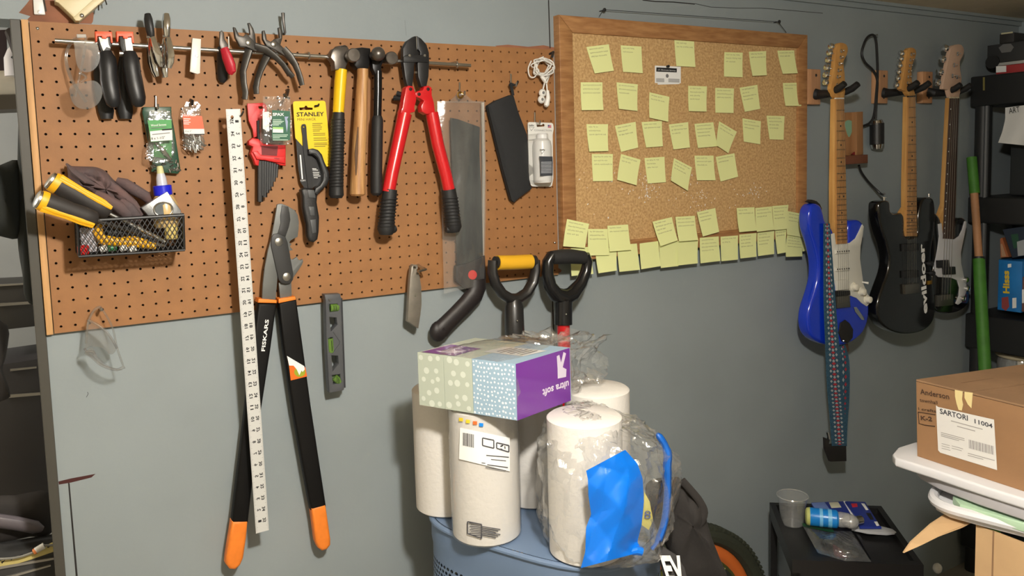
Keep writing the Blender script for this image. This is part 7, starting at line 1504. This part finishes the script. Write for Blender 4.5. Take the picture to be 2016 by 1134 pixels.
slabd('desk_shelf', 'dark desk shelf with pale metal edge seen through the doorway', 'shelf', [(-40, 562), (60, 557), (72, 560), (74, 642), (-40, 655)], -26, -20, DESK, extra=(('metal_edge', [(-40, 600), (70, 593), (70, 598), (-40, 606)], .2, EDGE), ('metal_edge', [(-40, 562), (60, 557), (60, 560), (-40, 566)], .2, EDGE)))
slabd('filing_cabinet', 'dark grey cabinet with a pale drawer edge, low inside the doorway', 'cabinet', [(-40, 725), (5, 717), (92, 704), (98, 780), (104, 985), (-40, 985)], -26, -18, mat('cabinet_grey', (66, 64, 66), .5), extra=(('drawer_edge', [(10, 778), (92, 772), (92, 777), (10, 784)], .2, EDGE), ('upper_edge', [(20, 727), (72, 722), (72, 725), (20, 731)], .2, EDGE)))
p = at(52, 590, -21); tag(obj('white_bundle', G().ball(p, 1.1, .8, .5), mat('grey_white_cloth', (150, 148, 150), .8), base=tuple(p)), 'small pale bundle lying on the dark desk shelf in the doorway', 'cloth')
t = thing('office_chair', 'dark office chair with a rounded arm low at the far left', 'chair', base_at(5, 1040, -8))
obj('backrest', bulge([(-40, 640), (15, 640), (12, 700), (5, 725), (18, 765), (15, 785), (-40, 785)], -12, 1.2), mat('dark_chair_mesh', (46, 42, 40), .8), t, smooth=60)
obj('seat', bulge([(-40, 985), (30, 975), (100, 970), (102, 1048), (60, 1056), (-40, 1066)], -10.5, 1.0), mat('dark_chair_mesh', (46, 42, 40), .8), t, smooth=60)
obj('armrest', pxtube([(-40, 1020, -8.5), (30, 1030, -8.5), (70, 1038, -8.5), (84, 1042, -8.5)], [.7, .7, .65, .3], 12, flat=.8), mat('grey_arm_pad', (104, 98, 104), .4), t)
t = thing('workbench_edge', 'bench edge with a yellow and black striped tape in the doorway', 'bench', base_at(50, 1120, -6))
ext('bench_top', [(-40, 1110), (112, 1084), (118, 1150), (-40, 1160)], -10, -6.2, mat('bench_dark', (58, 58, 58), .6), t, bev=.1)
ext('metal_edge', [(-40, 1122), (112, 1097), (112, 1101), (-40, 1128)], -6.2, -6, EDGE, t); ext('metal_edge', [(-40, 1150), (100, 1112), (100, 1115), (-40, 1156)], -6.2, -6, EDGE, t)
ext('striped_tape', [(-40, 1120), (0, 1106), (60, 1090), (110, 1066), (112, 1084), (60, 1102), (-40, 1132)], -6.2, -6.05, mat('tape_yellow', (206, 190, 120), .5), t)
for k in range(6): u = 2 + k * 18; ext('black_stripe', [(u, 1106 - k * 6.2), (u + 8, 1103 - k * 6.2), (u + 10, 1097 - k * 4.8 - 5 + 6), (u + 2, 1109 - k * 6.2 + 1)], -6.05, -6.0, INK, t)
t = thing('white_connector', 'white plug with an orange tip on grey cable in the doorway', 'plug', base_at(78, 1085, -5.5))
obj('plug_body', pxtube([(70, 1084, -5.6), (87, 1074, -5.6)], [.26, .26], 12), WHITE, t); obj('plug_tip', pxtube([(66, 1087, -5.6), (71, 1084, -5.6)], [.24, .28], 12), mat('orange_tip', (206, 120, 60), .5), t)
obj('cable', pxtube([(66, 1087, -5.6), (40, 1096, -5.6), (10, 1100, -5.6), (-30, 1100, -5.6)], .1, 6, 3), mat('grey_cable', (130, 128, 120), .5), t); obj('cable', pxtube([(87, 1074, -5.6), (110, 1073, -5.6)], .1, 6), mat('grey_cable', (130, 128, 120), .5), t)
t = thing('wall_ledge', 'cream roll lying on a dark wooden ledge high in the doorway', 'ledge', base_at(15, 212, -20))
obj('roll', G().tube([at(-30, 168, -20), at(40, 166, -20)], 1.35, 18), mat('cream_paper_roll', (206, 198, 182), .7), t); ext('ledge_board', [(-30, 188), (41, 186), (42, 214), (-30, 217)], -24, -19, mat('dark_brown_ledge', (78, 70, 58), .6), t)
slabd('dark_frame', 'dark brown framed panel at the top left inside the doorway', 'panel', [(-30, 60), (12, 58), (14, 110), (30, 142), (-30, 138)], -30, -28, mat('dark_brown_panel', (52, 36, 38), .6))
t = thing('white_bottle', 'glossy white bottle beside dark cords, top left in doorway', 'bottle', base_at(28, 150, -18))
obj('body', pxtube([(27, 92, -18), (27, 100, -18), (24, 115, -18), (28, 150, -18)], [.3, .55, .7, .8], 14), mat('glossy_white', (226, 222, 226), .2), t); obj('cap', pxtube([(28, 108, -16.6), (32, 112, -16.6)], [.4, .35], 10), INK, t)
tag(obj('black_cables', pxtube([(20, 62, -16), (30, 75, -15.5), (32, 95, -15.5), (38, 115, -15)], [.5, .7, .5, .4], 10, 0), mat('dark_cord', (44, 36, 34), .7), base=base_at(30, 90, -16)), 'bunch of dark cords hanging at top of the doorway', 'cables')
